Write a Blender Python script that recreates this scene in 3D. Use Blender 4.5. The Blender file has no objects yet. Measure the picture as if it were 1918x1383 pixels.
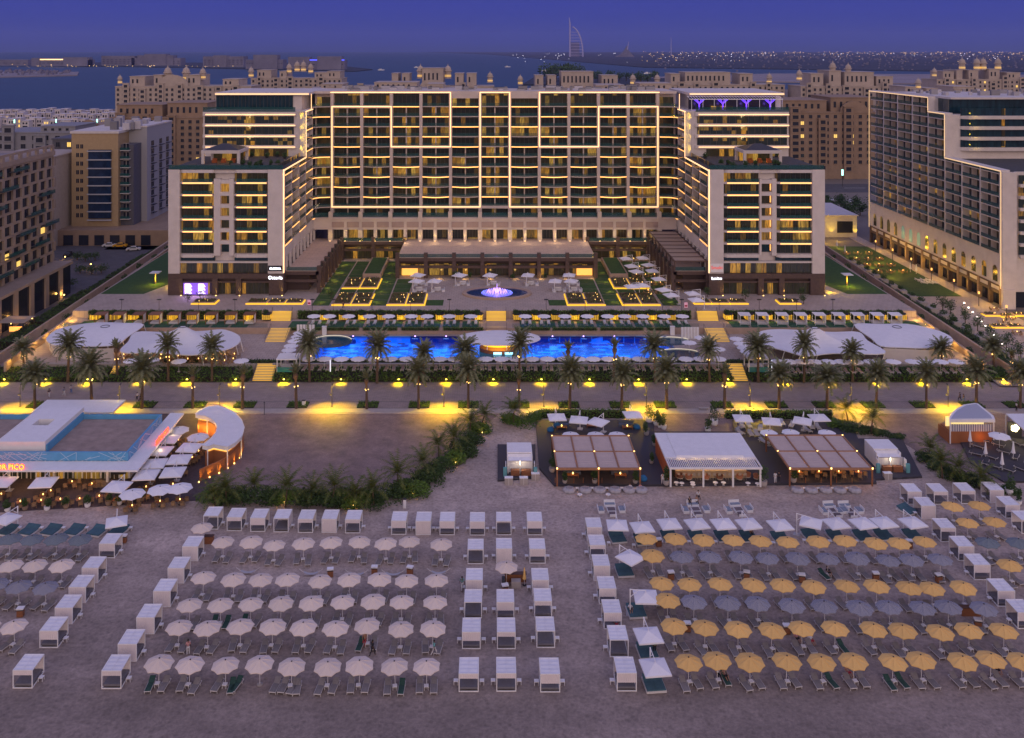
import bpy,math,random
from mathutils import Vector,Matrix
R=math.radians
rnd=random.Random(7)
scene=bpy.context.scene
# -- camera
FL,HC,PX,PY=1710.0,66.0,918.0,92.0
cam_d=bpy.data.cameras.new("camera");cam=bpy.data.objects.new("camera",cam_d)
scene.collection.objects.link(cam);scene.camera=cam
cam.location=(0,0,HC);cam.rotation_euler=(R(90),0,0)
cam_d.sensor_width=36.0;cam_d.lens=36.0 *FL/1918.0
cam_d.shift_x=(959 -PX)/1918.0;cam_d.shift_y=-(691.5 -PY)/1918.0
cam_d.clip_start=1.0;cam_d.clip_end=60000.0
# -- view, world (dusk sky), soft afterglow sun
vs=scene.view_settings
vs.view_transform='Standard';vs.look='None';vs.gamma=1.0;vs.exposure=0.0;vs.use_curve_mapping=False
world=bpy.data.worlds.new("World");scene.world=world;world.use_nodes=True
wn,wl=world.node_tree.nodes,world.node_tree.links
wn.clear()
wo=wn.new('ShaderNodeOutputWorld');bg=wn.new('ShaderNodeBackground');bg.inputs[1].default_value=1.0
tc=wn.new('ShaderNodeTexCoord');sx=wn.new('ShaderNodeSeparateXYZ');wl.new(tc.outputs['Generated'],sx.inputs[0])
def wramp(stops):
 r=wn.new('ShaderNodeValToRGB');e=r.color_ramp.elements
 while len(e)<len(stops):e.new(0.5)
 for i,(p,c) in enumerate(stops):e[i].position=p;e[i].color=(*c,1)
 return r
mz=wn.new('ShaderNodeMath');mz.operation='MULTIPLY_ADD';mz.inputs[1].default_value=0.5;mz.inputs[2].default_value=0.5
wl.new(sx.outputs[2],mz.inputs[0])
rf=wramp([(0.0,(.02,.025,.07)),(0.499,(.036,.052,.19)),(0.505,(.036,.055,.30)),(0.53,(.042,.056,.35)),(0.65,(.09,.11,.42)),(1.0,(.37,.37,.66))])
rb=wramp([(0.0,(.05,.04,.07)),(0.49,(.10,.07,.10)),(0.51,(1.16,.78,.64)),(0.60,(.90,.67,.62)),(0.78,(.52,.45,.56)),(1.0,(.37,.37,.66))])
wl.new(mz.outputs[0],rf.inputs[0]);wl.new(mz.outputs[0],rb.inputs[0])
mr=wn.new('ShaderNodeMapRange');mr.interpolation_type='SMOOTHSTEP'
mr.inputs[1].default_value=0.55;mr.inputs[2].default_value=-0.55
wl.new(sx.outputs[1],mr.inputs[0])
mx=wn.new('ShaderNodeMixRGB');wl.new(mr.outputs[0],mx.inputs[0]);wl.new(rf.outputs[0],mx.inputs[1]);wl.new(rb.outputs[0],mx.inputs[2])
wl.new(mx.outputs[0],bg.inputs[0]);wl.new(bg.outputs[0],wo.inputs[0])
sd=bpy.data.lights.new("sun",'SUN');sun=bpy.data.objects.new("sun",sd);scene.collection.objects.link(sun)
sd.energy=0.36;sd.angle=R(25);sd.color=(1,.74,.60);sun.rotation_euler=(R(70),0,R(14))
# -- helpers
def at(px,py,z=0.0):
 Y=FL *(HC -z)/(py -PY)
 return Vector(((px -PX)*Y/FL,Y,z))
MATS={}
def mat(name,col,rough=.7,metal=0.,var=0.,vscale=1.,bump=0.,bscale=8.,emit=None,es=0.,spec=.5,vcol=None,objrand=0.,stretch=None):
 if name in MATS:return MATS[name]
 m=bpy.data.materials.new(name);m.use_nodes=True;MATS[name]=m
 n,l=m.node_tree.nodes,m.node_tree.links
 b=n['Principled BSDF']
 b.inputs['Base Color'].default_value=(*col,1);b.inputs['Roughness'].default_value=rough
 b.inputs['Metallic'].default_value=metal;b.inputs['Specular IOR Level'].default_value=spec
 c=None
 if var or bump:
  t=n.new('ShaderNodeTexCoord');src=t.outputs['Object']
  if stretch:
   mp=n.new('ShaderNodeMapping');mp.inputs['Scale'].default_value=stretch;l.new(src,mp.inputs[0]);src=mp.outputs[0]
 if var:
  nz=n.new('ShaderNodeTexNoise');nz.inputs['Scale'].default_value=vscale;nz.inputs['Detail'].default_value=6;nz.inputs['Roughness'].default_value=.62
  l.new(src,nz.inputs['Vector'])
  mr=n.new('ShaderNodeMapRange');mr.inputs[1].default_value=.3;mr.inputs[2].default_value=.7;l.new(nz.outputs[0],mr.inputs[0])
  mx=n.new('ShaderNodeMixRGB');lo=vcol or tuple(x *(1 -var) for x in col);hi=tuple(min(1,x *(1+var *.6)) for x in col)
  mx.inputs[1].default_value=(*lo,1);mx.inputs[2].default_value=(*hi,1)
  l.new(mr.outputs[0],mx.inputs[0]);c=mx.outputs[0]
 if objrand:
  oi=n.new('ShaderNodeObjectInfo');hs=n.new('ShaderNodeHueSaturation');mr2=n.new('ShaderNodeMapRange')
  mr2.inputs[3].default_value=1 -objrand;mr2.inputs[4].default_value=1+objrand;l.new(oi.outputs['Random'],mr2.inputs[0])
  l.new(mr2.outputs[0],hs.inputs['Value'])
  if c:l.new(c,hs.inputs['Color'])
  else:hs.inputs['Color'].default_value=(*col,1)
  c=hs.outputs[0]
 if c:l.new(c,b.inputs['Base Color'])
 if bump:
  n2=n.new('ShaderNodeTexNoise');n2.inputs['Scale'].default_value=bscale;n2.inputs['Detail'].default_value=4
  l.new(src,n2.inputs['Vector'])
  bp=n.new('ShaderNodeBump');bp.inputs['Strength'].default_value=bump;bp.inputs['Distance'].default_value=.05
  l.new(n2.outputs[0],bp.inputs['Height']);l.new(bp.outputs[0],b.inputs['Normal'])
 if emit:
  b.inputs['Emission Color'].default_value=(*emit,1);b.inputs['Emission Strength'].default_value=es
 return m
def stripe_mat(name,c1,c2,axis,scale,duty=.5,rough=.8,objrand=.05):
 """two colours alternating along one object axis (0 x, 1 y, 2 z)"""
 m=mat(name,c1,rough);n,l=m.node_tree.nodes,m.node_tree.links;b=n['Principled BSDF']
 t=n.new('ShaderNodeTexCoord');s=n.new('ShaderNodeSeparateXYZ');l.new(t.outputs['Object'],s.inputs[0])
 a=n.new('ShaderNodeMath');a.operation='MULTIPLY';a.inputs[1].default_value=scale;l.new(s.outputs[axis],a.inputs[0])
 fr=n.new('ShaderNodeMath');fr.operation='FRACT';l.new(a.outputs[0],fr.inputs[0])
 g=n.new('ShaderNodeMath');g.operation='GREATER_THAN';g.inputs[1].default_value=duty;l.new(fr.outputs[0],g.inputs[0])
 mx=n.new('ShaderNodeMixRGB');mx.inputs[1].default_value=(*c1,1);mx.inputs[2].default_value=(*c2,1);l.new(g.outputs[0],mx.inputs[0])
 oi=n.new('ShaderNodeObjectInfo');hs=n.new('ShaderNodeHueSaturation');mr2=n.new('ShaderNodeMapRange')
 mr2.inputs[3].default_value=1 -objrand;mr2.inputs[4].default_value=1+objrand;l.new(oi.outputs['Random'],mr2.inputs[0])
 l.new(mr2.outputs[0],hs.inputs['Value']);l.new(mx.outputs[0],hs.inputs['Color']);l.new(hs.outputs[0],b.inputs['Base Color'])
 return m
def brick_mat(name,c1,c2,mortar,sx,bw=.5,rh=.25,ms=.012,rough=.75,noise=.25,bump=.15,rot=0.):
 m=mat(name,c1,rough);n,l=m.node_tree.nodes,m.node_tree.links;b=n['Principled BSDF']
 t=n.new('ShaderNodeTexCoord');mp=n.new('ShaderNodeMapping');mp.inputs['Rotation'].default_value=(0,0,rot);l.new(t.outputs['Object'],mp.inputs[0])
 br=n.new('ShaderNodeTexBrick');br.inputs['Scale'].default_value=sx;br.inputs['Color1'].default_value=(*c1,1);br.inputs['Color2'].default_value=(*c2,1)
 br.inputs['Mortar'].default_value=(*mortar,1);br.inputs['Brick Width'].default_value=bw;br.inputs['Row Height'].default_value=rh;br.inputs['Mortar Size'].default_value=ms
 l.new(mp.outputs[0],br.inputs['Vector'])
 nz=n.new('ShaderNodeTexNoise');nz.inputs['Scale'].default_value=.35;nz.inputs['Detail'].default_value=8;nz.inputs['Roughness'].default_value=.7;l.new(t.outputs['Object'],nz.inputs['Vector'])
 mr=n.new('ShaderNodeMapRange');mr.inputs[1].default_value=.3;mr.inputs[2].default_value=.7;mr.inputs[3].default_value=1 -noise;mr.inputs[4].default_value=1+noise;l.new(nz.outputs[0],mr.inputs[0])
 hs=n.new('ShaderNodeHueSaturation');l.new(mr.outputs[0],hs.inputs['Value']);l.new(br.outputs[0],hs.inputs['Color']);l.new(hs.outputs[0],b.inputs['Base Color'])
 if bump:
  bp=n.new('ShaderNodeBump');bp.inputs['Strength'].default_value=bump;bp.inputs['Distance'].default_value=.02;l.new(br.outputs['Fac'],bp.inputs['Height']);bp.invert=True;l.new(bp.outputs[0],b.inputs['Normal'])
 return m
def leaf_mat(name,c1,c2,rough=.6):
 m=mat(name,c1,rough);n,l=m.node_tree.nodes,m.node_tree.links;b=n['Principled BSDF']
 g=n.new('ShaderNodeNewGeometry');mx=n.new('ShaderNodeMixRGB');mx.inputs[1].default_value=(*c1,1);mx.inputs[2].default_value=(*c2,1)
 l.new(g.outputs['Random Per Island'],mx.inputs[0]);l.new(mx.outputs[0],b.inputs['Base Color']);b.inputs['Specular IOR Level'].default_value=.25
 return m
def room_mat(name,dark,lit,es,thresh,scale=None,curtain=True):
 """room seen through glass: dark pane, some bays with lit curtains behind them"""
 m=mat(name,dark,.12,spec=.6);n,l=m.node_tree.nodes,m.node_tree.links;b=n['Principled BSDF']
 def M(op,a,c=None,d=None):
  k=n.new('ShaderNodeMath');k.operation=op
  for i,v in enumerate((a,c,d)):
   if v is None:continue
   if isinstance(v,(int,float)):k.inputs[i].default_value=v
   else:l.new(v,k.inputs[i])
  return k.outputs[0]
 t=n.new('ShaderNodeTexCoord');oi=n.new('ShaderNodeObjectInfo');s=n.new('ShaderNodeSeparateXYZ');l.new(t.outputs['Object'],s.inputs[0])
 u=M('FLOOR',M('MULTIPLY',M('ADD',s.outputs[0],s.outputs[1]),.78));w=M('FLOOR',M('MULTIPLY',s.outputs[2],.34));cb=n.new('ShaderNodeCombineXYZ')
 l.new(u,cb.inputs[0]);l.new(w,cb.inputs[1]);l.new(M('MULTIPLY',oi.outputs['Random'],97.),cb.inputs[2])
 wn_=n.new('ShaderNodeTexWhiteNoise');l.new(cb.outputs[0],wn_.inputs['Vector']);sp=n.new('ShaderNodeSeparateColor');l.new(wn_.outputs['Color'],sp.inputs[0])
 g=M('GREATER_THAN',sp.outputs[0],thresh)
 n2=n.new('ShaderNodeTexNoise');n2.inputs['Scale'].default_value=1.;n2.inputs['Detail'].default_value=3;mp=n.new('ShaderNodeMapping');mp.inputs['Scale'].default_value=(5,5,.8);l.new(t.outputs['Object'],mp.inputs[0]);l.new(mp.outputs[0],n2.inputs['Vector'])
 r2=n.new('ShaderNodeMapRange');r2.inputs[1].default_value=.3;r2.inputs[2].default_value=.7;r2.inputs[3].default_value=.25;r2.inputs[4].default_value=1.1;l.new(n2.outputs[0],r2.inputs[0])
 e=M('MULTIPLY',M('MULTIPLY',M('ADD',M('MULTIPLY',g,M('MULTIPLY_ADD',sp.outputs[1],.8,.25)),.05),r2.outputs[0]),es)
 mx=n.new('ShaderNodeMixRGB');l.new(sp.outputs[2],mx.inputs[0]);mx.inputs[1].default_value=(1,.40,.035,1);mx.inputs[2].default_value=(1.,.58,.10,1)
 l.new(mx.outputs[0],b.inputs['Emission Color']);l.new(e,b.inputs['Emission Strength'])
 return m
def glass_mat(name,col,a=.45,rough=.08):
 m=mat(name,col,rough,spec=.7);m.node_tree.nodes['Principled BSDF'].inputs['Alpha'].default_value=a
 return m
class MB:
 def __init__(s):s.v=[];s.f=[];s.m=[]
 def face(s,pts,m=0):
  i=len(s.v);s.v+=[tuple(p) for p in pts];s.f.append(tuple(range(i,i+len(pts))));s.m.append(m)
 def box(s,x0,x1,y0,y1,z0,z1,m=0):
  i=len(s.v);s.v+=[(x0,y0,z0),(x1,y0,z0),(x1,y1,z0),(x0,y1,z0),(x0,y0,z1),(x1,y0,z1),(x1,y1,z1),(x0,y1,z1)]
  for q in ((0,3,2,1),(4,5,6,7),(0,1,5,4),(1,2,6,5),(2,3,7,6),(3,0,4,7)):
   s.f.append(tuple(i+k for k in q));s.m.append(m)
  return s
 def prism(s,poly,z0,z1,m=0,mt=None):
  i=len(s.v);n=len(poly)
  a=sum(poly[k][0]*poly[(k+1)%n][1]-poly[(k+1)%n][0]*poly[k][1] for k in range(n))
  if a<0:poly=poly[::-1]
  s.v+=[(p[0],p[1],z0) for p in poly]+[(p[0],p[1],z1) for p in poly]
  for k in range(n):
   s.f.append((i+k,i+(k+1)%n,i+n+(k+1)%n,i+n+k));s.m.append(m)
  s.f.append(tuple(i+n+k for k in range(n)));s.m.append(m if mt is None else mt)
  s.f.append(tuple(i+n -1 -k for k in range(n)));s.m.append(m)
  return s
 def tube(s,p0,p1,r0,r1=None,n=6,m=0,cap=True):
  r1=r0 if r1 is None else r1;p0,p1=Vector(p0),Vector(p1);d=(p1 -p0).normalized()
  u=d.orthogonal().normalized();w=d.cross(u);i=len(s.v)
  for p,r in ((p0,r0),(p1,r1)):
   for k in range(n):
    a=2 *math.pi *k/n;s.v.append(tuple(p+u *math.cos(a)*r+w *math.sin(a)*r))
  for k in range(n):
   s.f.append((i+k,i+(k+1)%n,i+n+(k+1)%n,i+n+k));s.m.append(m)
  if cap:s.f.append(tuple(i+n -1 -k for k in range(n)));s.m.append(m);s.f.append(tuple(i+n+k for k in range(n)));s.m.append(m)
  return s
 def chain(s,pts,r,n=6,m=0):
  for a,b in zip(pts,pts[1:]):s.tube(a,b,r,r,n,m)
  return s
 def lathe(s,prof,n=12,c=(0,0,0),m=0):
  i=len(s.v)
  for r,z in prof:
   for k in range(n):
    a=2 *math.pi *k/n;s.v.append((c[0]+r *math.cos(a),c[1]+r *math.sin(a),c[2]+z))
  for j in range(len(prof)-1):
   for k in range(n):
    s.f.append((i+j *n+k,i+j *n+(k+1)%n,i+(j+1)*n+(k+1)%n,i+(j+1)*n+k));s.m.append(m)
  return s
 def data(s,name,mats,smooth=False,off=(0,0,0)):
  me=bpy.data.meshes.new(name);o=off
  me.from_pydata([(v[0]-o[0],v[1]-o[1],v[2]-o[2]) for v in s.v],[],s.f)
  for m in (mats if isinstance(mats,(list,tuple)) else [mats]):me.materials.append(m)
  me.polygons.foreach_set('material_index',s.m)
  if smooth:me.polygons.foreach_set('use_smooth',[True]*len(s.f))
  me.update();return me
WL={}
def link(name,data,parent=None,loc=(0,0,0)):
 """loc is in world space (parents are never rotated while being built)"""
 o=bpy.data.objects.new(name,data);scene.collection.objects.link(o);loc=Vector(loc)
 if parent is not None:o.parent=parent;o.location=loc -WL[parent.name]
 else:o.location=loc
 WL[o.name]=loc
 return o
def put(mb,name,mats,parent=None,smooth=False,loc=None):
 """mesh given in world coordinates; object origin at loc (default: the parent's, or 0)"""
 if loc is None:loc=WL[parent.name] if parent is not None else Vector((0,0,0))
 return link(name,mb.data(name,mats,smooth,loc),parent,loc)
def tag(o,label,cat,group=None,kind=None):
 if label:o['label']=label
 if cat:o['category']=cat
 if group:o['group']=group
 if kind:o['kind']=kind
 return o
def empty(name,loc,label,cat,group=None):
 o=bpy.data.objects.new(name,None);scene.collection.objects.link(o);o.location=loc;WL[o.name]=Vector(loc)
 o.empty_display_size=.3
 return tag(o,label,cat,group)
def struct(mb,name,m,**k):
 o=put(mb,name,m,**k);o['kind']='structure';return o
KIDS={}
def kids(o):
 if o.name not in KIDS:KIDS[o.name]=[c for c in bpy.data.objects if c.parent==o]
 return KIDS[o.name]
def copy_tree(o,parent=None,ch=None):
 c=o.copy();scene.collection.objects.link(c)
 if parent is not None:c.parent=parent
 for k in kids(o):copy_tree(k,c)
 return c
USED=set()
def inst(proto,loc,rz=0.,label=None,group=None,sc=None):
 """the first call moves the prototype itself, later ones copy it with its parts"""
 if proto.name in USED:o=copy_tree(proto)
 else:kids(proto);[kids(k) for k in kids(proto)];USED.add(proto.name);o=proto
 o.location=loc;o.rotation_euler=(0,0,rz)
 if sc is not None:o.scale=(sc,sc,sc) if not isinstance(sc,tuple) else sc
 if label:o['label']=label
 if group:o['group']=group
 return o
def lamp(kind,name,loc,col,e,size=.1,rot=None,spot=None,blend=.6,parent=None):
 d=bpy.data.lights.new(name,kind);d.energy=e;d.color=col
 if kind=='AREA':d.size=size
 else:d.shadow_soft_size=size
 if kind=='SPOT':d.spot_size=R(spot or 90);d.spot_blend=blend
 o=bpy.data.objects.new(name,d);scene.collection.objects.link(o)
 if parent is not None:o.parent=parent;o.location=Vector(loc)-WL[parent.name]
 else:o.location=loc
 if rot:o.rotation_euler=rot
 return o
ORD="first second third fourth fifth sixth seventh eighth ninth tenth eleventh twelfth thirteenth fourteenth fifteenth sixteenth seventeenth eighteenth nineteenth twentieth".split()
def nth(i):
 if i<20:return ORD[i]
 t={2:'twenty',3:'thirty',4:'forty',5:'fifty',6:'sixty'}[(i+1)//10];u=(i+1)%10
 return t+'-'+ORD[u -1] if u else t[:-1]+'ieth'
YEL=(1.,.66,.04);WARM=(1.,.72,.33);LEDC=(1.,.70,.30)
M_white=mat('white_render',(.62,.57,.55),.8,var=.10,vscale=.5)
M_white2=mat('white_paint',(.80,.80,.82),.6,var=.06,vscale=1.)
M_fabric=mat('white_fabric',(.78,.78,.82),.9,var=.07,vscale=1.5,bump=.15,bscale=5,objrand=.05)
M_teal=glass_mat('rail_glass',(.02,.10,.10),.55)
M_brownst=mat('brown_stone',(.095,.060,.050),.7,var=.25,vscale=2.)
M_dark=mat('dark_metal',(.03,.03,.035),.5)
M_wood=mat('wood',(.28,.11,.045),.6,var=.3,vscale=3,stretch=(1,1,6))
M_led=mat('led_strip',(.9,.7,.4),.5,emit=(1.,.41,.085),es=2.1)
M_ledb=mat('led_bright',(.9,.8,.6),.5,emit=(1.,.52,.21),es=1.8)
M_yel=mat('yellow_led',(.9,.6,.1),.5,emit=(1.,.56,.012),es=.95)
M_bulb=mat('warm_bulb',(.9,.7,.4),.5,emit=(1.,.6,.16),es=5.)
M_wbulb=mat('white_bulb',(.9,.9,.9),.5,emit=(1.,.9,.8),es=10.)
HAZE=0.00004
# == SETTING: ground, water, terraces
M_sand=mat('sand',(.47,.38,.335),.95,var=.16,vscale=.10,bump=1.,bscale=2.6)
def sand_detail():
 m=M_sand;n,l=m.node_tree.nodes,m.node_tree.links;b=n['Principled BSDF']
 src=b.inputs['Base Color'].links[0].from_socket
 t=n.new('ShaderNodeTexCoord');nz=n.new('ShaderNodeTexNoise');nz.inputs['Scale'].default_value=2.6;nz.inputs['Detail'].default_value=9;nz.inputs['Roughness'].default_value=.75
 l.new(t.outputs['Object'],nz.inputs['Vector'])
 mr=n.new('ShaderNodeMapRange');mr.inputs[1].default_value=.3;mr.inputs[2].default_value=.7;mr.inputs[3].default_value=.66;mr.inputs[4].default_value=1.24;l.new(nz.outputs[0],mr.inputs[0])
 mp=n.new('ShaderNodeMapping');mp.inputs['Scale'].default_value=(.05,.16,1);l.new(t.outputs['Object'],mp.inputs[0])
 n3=n.new('ShaderNodeTexNoise');n3.inputs['Scale'].default_value=1.;n3.inputs['Detail'].default_value=5;l.new(mp.outputs[0],n3.inputs['Vector'])
 m3=n.new('ShaderNodeMapRange');m3.inputs[1].default_value=.42;m3.inputs[2].default_value=.62;m3.inputs[3].default_value=.84;m3.inputs[4].default_value=1.04;l.new(n3.outputs[0],m3.inputs[0])
 mu=n.new('ShaderNodeMath');mu.operation='MULTIPLY';l.new(mr.outputs[0],mu.inputs[0]);l.new(m3.outputs[0],mu.inputs[1])
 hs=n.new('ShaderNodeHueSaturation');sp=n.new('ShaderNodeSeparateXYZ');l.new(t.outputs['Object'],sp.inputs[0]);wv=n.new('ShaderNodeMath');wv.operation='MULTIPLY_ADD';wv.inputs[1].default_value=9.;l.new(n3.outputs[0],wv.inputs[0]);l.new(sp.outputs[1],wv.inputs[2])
 vig=n.new('ShaderNodeMapRange');vig.interpolation_type='SMOOTHSTEP';vig.inputs[1].default_value=90.;vig.inputs[2].default_value=132.;vig.inputs[3].default_value=.62;vig.inputs[4].default_value=1.;l.new(wv.outputs[0],vig.inputs[0])  # vignette-style darkening put into the sand colour toward the camera
 vo=n.new('ShaderNodeTexVoronoi');vo.inputs['Scale'].default_value=1.5;l.new(t.outputs['Object'],vo.inputs['Vector']);vr_=n.new('ShaderNodeMapRange');vr_.inputs[1].default_value=.05;vr_.inputs[2].default_value=.5;vr_.inputs[3].default_value=.80;vr_.inputs[4].default_value=1.06;l.new(vo.outputs['Distance'],vr_.inputs[0])
 n5=n.new('ShaderNodeTexNoise');n5.inputs['Scale'].default_value=.42;n5.inputs['Detail'].default_value=7;n5.inputs['Roughness'].default_value=.7;n5.inputs['Distortion'].default_value=1.2;l.new(t.outputs['Object'],n5.inputs['Vector']);v5=n.new('ShaderNodeMapRange');v5.inputs[1].default_value=.36;v5.inputs[2].default_value=.64;v5.inputs[3].default_value=.84;v5.inputs[4].default_value=1.1;l.new(n5.outputs[0],v5.inputs[0])
 m5=n.new('ShaderNodeMath');m5.operation='MULTIPLY';l.new(vr_.outputs[0],m5.inputs[0]);l.new(v5.outputs[0],m5.inputs[1]);m6=n.new('ShaderNodeMath');m6.operation='MULTIPLY';l.new(m5.outputs[0],m6.inputs[0]);l.new(mu.outputs[0],m6.inputs[1])
 m4=n.new('ShaderNodeMath');m4.operation='MULTIPLY';l.new(m6.outputs[0],m4.inputs[0]);l.new(vig.outputs[0],m4.inputs[1]);l.new(m4.outputs[0],hs.inputs['Value']);l.new(src,hs.inputs['Color']);l.new(hs.outputs[0],b.inputs['Base Color'])
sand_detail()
M_soil=mat('dry_soil',(.18,.15,.13),.95,var=.4,vscale=.01,bump=.3)
M_sea=mat('sea_water',(.006,.045,.070),.45,var=.35,vscale=.004,spec=.5,stretch=(1,3,1),bump=.5,bscale=.25)
M_asph=mat('asphalt',(.085,.08,.09),.9,var=.25,vscale=.4)
M_pave=brick_mat('promenade_paving',(.36,.29,.265),(.30,.24,.22),(.15,.12,.12),1.0,.9,.22,.02,noise=.16)
M_pave2=brick_mat('terrace_paving',(.45,.37,.325),(.40,.33,.29),(.23,.19,.17),1.0,1.2,1.2,.03,noise=.10)
M_gravel=brick_mat('brown_gravel',(.30,.215,.195),(.225,.16,.148),(.15,.11,.105),2.6,.5,.25,.03,noise=.35,bump=.3)
M_lawn=mat('lawn_grass',(.034,.092,.020),.95,var=.35,vscale=1.3,bump=.5,bscale=14)
M_turf=mat('dark_turf',(.030,.105,.052),.95,var=.25,vscale=2,bump=.4,bscale=14)
M_decking=stripe_mat('black_decking',(.040,.038,.048),(.060,.056,.070),1,5.,.5)
M_tanwall=mat('tan_wall',(.42,.31,.24),.85,var=.15,vscale=.6)
M_kerb=mat('pale_kerb',(.40,.36,.34),.8,var=.12,vscale=1)
g=MB();g.box(-700,900,40,1000,-3,0);g.box(-40,260,1000,1180,-3,0);g.box(200,900,1000,1500,-3,0);struct(g,'ground',M_soil)
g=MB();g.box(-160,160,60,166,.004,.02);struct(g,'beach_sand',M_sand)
g=MB();g.box(-15900,21900,900,19800,-6,-2.0);struct(g,'sea',M_sea)
g=MB();g.prism([(200,2000),(900,1700),(4000,1500),(4000,1900),(1500,2300),(760,2450)],-2,.4)
struct(g,'sand_spit',mat('spit_sand',(.28,.24,.26),.95,var=.2,vscale=.01))
g=MB();g.prism([(560,3300),(1400,2700),(9000,2000),(21000,19700),(-1500,19700),(0,11000)],-2,.2)
struct(g,'far_coast_land',mat('far_land',(.026,.034,.055),.95,var=.5,vscale=.002))
g=MB();g.prism([(-1600,2150),(-1180,2120),(-1040,2300),(-1180,2620),(-1700,2700)],-2,.5);struct(g,'island_sandbank',MATS['spit_sand'])
g=MB();g.prism([(-1000,3200),(-400,2700),(-380,2950),(-820,4300),(-2600,4600),(-2500,4100)],-2,.5);struct(g,'breakwater_land',MATS['far_land'])
g=MB();g.prism([(60,1700),(190,1650),(420,1800),(420,2050),(100,2100)],-2,.6);struct(g,'park_island_land',MATS['far_land'])
g=MB();g.box(-125,125,167.4,180.5,.0,.05);struct(g,'promenade_pavement',M_pave)
g=MB();g.box(-125,125,165.4,167.4,.0,.09);struct(g,'promenade_kerb',M_kerb)
g=MB();g.box(-125,125,170.6,170.72,.05,.056);g.box(-125,125,167.55,167.67,.05,.056);struct(g,'pavement_joint_line',M_dark)
def gpoly(pts,z=0):return [(at(x,y,z).x,at(x,y,z).y) for x,y in pts]
g=MB();g.prism(gpoly([(395,915),(440,776),(935,776),(905,800),(872,868),(760,915),(560,925)]),.0,.06);struct(g,'gravel_court_ground',M_gravel)
g=MB();g.prism(gpoly([(1215,776),(1376,776),(1372,812),(1225,812)]),.0,.06);g.prism(gpoly([(1610,776),(1918,776),(2050,776),(2050,905),(1830,905),(1770,880),(1705,838)]),.0,.06)
struct(g,'brown_paved_ground',M_gravel)
g=MB();g.prism(gpoly([(-60,776),(440,776),(395,915),(382,938),(-60,964)]),.0,.07);struct(g,'restaurant_terrace_floor',mat('dark_pavers',(.085,.062,.066),.85,var=.3,vscale=1.5))
g=MB();g.prism(gpoly([(1003,790),(1225,790),(1225,912),(1038,912),(1010,880)]),.0,.35);g.prism(gpoly([(1225,812),(1372,812),(1372,790),(1555,790),(1600,808),(1642,908),(1225,912)]),.0,.35)
g.prism(gpoly([(932,836),(1003,836),(1003,897),(932,903)]),.0,.32);g.prism(gpoly([(1600,825),(1690,825),(1727,896),(1640,901)]),.0,.32)
struct(g,'bar_deck_floor',M_decking)
g=MB();g.prism(gpoly([(1795,822),(2000,822),(2000,905),(1880,905),(1818,870)]),.0,.3);struct(g,'lounge_deck_floor',M_decking)
PZ=2.0
g=MB()
for a in ((-97,-37,186.5,205),(39.5,99,186.5,205),(-37,39.5,186.5,188.8),(-37,39.5,203.6,205)):g.box(a[0],a[1],a[2],a[3],-.5,PZ)
g.box(-37,39.5,188.8,203.6,-.5,.3)
struct(g,'pool_terrace_floor',M_pave2)
M_tile=brick_mat('pool_tile',(.05,.26,.62),(.04,.22,.56),(.06,.30,.66),.5,.9,.55,.01,rough=.3,noise=.05,bump=0)
def tile_nodes():
 n,l=M_tile.node_tree.nodes,M_tile.node_tree.links;b=n['Principled BSDF'];src=b.inputs['Base Color'].links[0].from_socket
 t=n.new('ShaderNodeTexCoord');mp=n.new('ShaderNodeMapping');mp.inputs['Scale'].default_value=(.42,.95,1);l.new(t.outputs['Object'],mp.inputs[0])
 br=n.new('ShaderNodeTexBrick');br.inputs['Scale'].default_value=1;br.inputs['Brick Width'].default_value=1.;br.inputs['Row Height'].default_value=1.;br.inputs['Mortar Size'].default_value=.035
 br.inputs['Color1'].default_value=(0,0,0,1);br.inputs['Color2'].default_value=(1,1,1,1);br.inputs['Mortar'].default_value=(0,0,0,1);l.new(mp.outputs[0],br.inputs['Vector'])
 nz=n.new('ShaderNodeTexNoise');nz.inputs['Scale'].default_value=.085;nz.inputs['Detail'].default_value=1;l.new(t.outputs['Object'],nz.inputs['Vector'])
 mr=n.new('ShaderNodeMapRange');mr.inputs[1].default_value=.38;mr.inputs[2].default_value=.60;mr.inputs[3].default_value=-.1;mr.inputs[4].default_value=.95;l.new(nz.outputs[0],mr.inputs[0])
 sp=n.new('ShaderNodeSeparateColor');l.new(br.outputs[0],sp.inputs[0]);lt=n.new('ShaderNodeMath');lt.operation='LESS_THAN';l.new(mr.outputs[0],lt.inputs[0]);l.new(sp.outputs[0],lt.inputs[1])
 mxx=n.new('ShaderNodeMixRGB');l.new(lt.outputs[0],mxx.inputs[0]);l.new(src,mxx.inputs[1]);mxx.inputs[2].default_value=(.006,.02,.16,1);l.new(mxx.outputs[0],b.inputs['Base Color'])
tile_nodes()
g=MB();g.box(-36.4,38.9,189.3,203.1,.31,.62)
for a in ((-37,-36.4,188.8,203.6),(38.9,39.5,188.8,203.6),(-36.4,38.9,188.8,189.3),(-36.4,38.9,203.1,203.6)):g.box(a[0],a[1],a[2],a[3],.3,1.99)
struct(g,'pool_basin_floor',M_tile)
tq=random.Random(12);g=MB()
for r_ in range(14):
 for c_ in range(41):
  x_,y_=-36+c_ *1.82+(r_%2)*.9,189.6+r_ *.96;d_=.5+.5 *math.sin(x_ *.33+1.1 *math.sin(y_ *.5))*math.cos(x_ *.11+y_ *.25)
  if x_<37 and tq.random()<d_ *.95 -.12:g.box(x_,x_+1.66,y_,y_+.8,.62,.632)
struct(g,'pool_tile_pattern_surface',mat('dark_pool_tile',(.004,.02,.13),.4))
M_water=mat('pool_water',(.4,.7,.9),.06)
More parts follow.
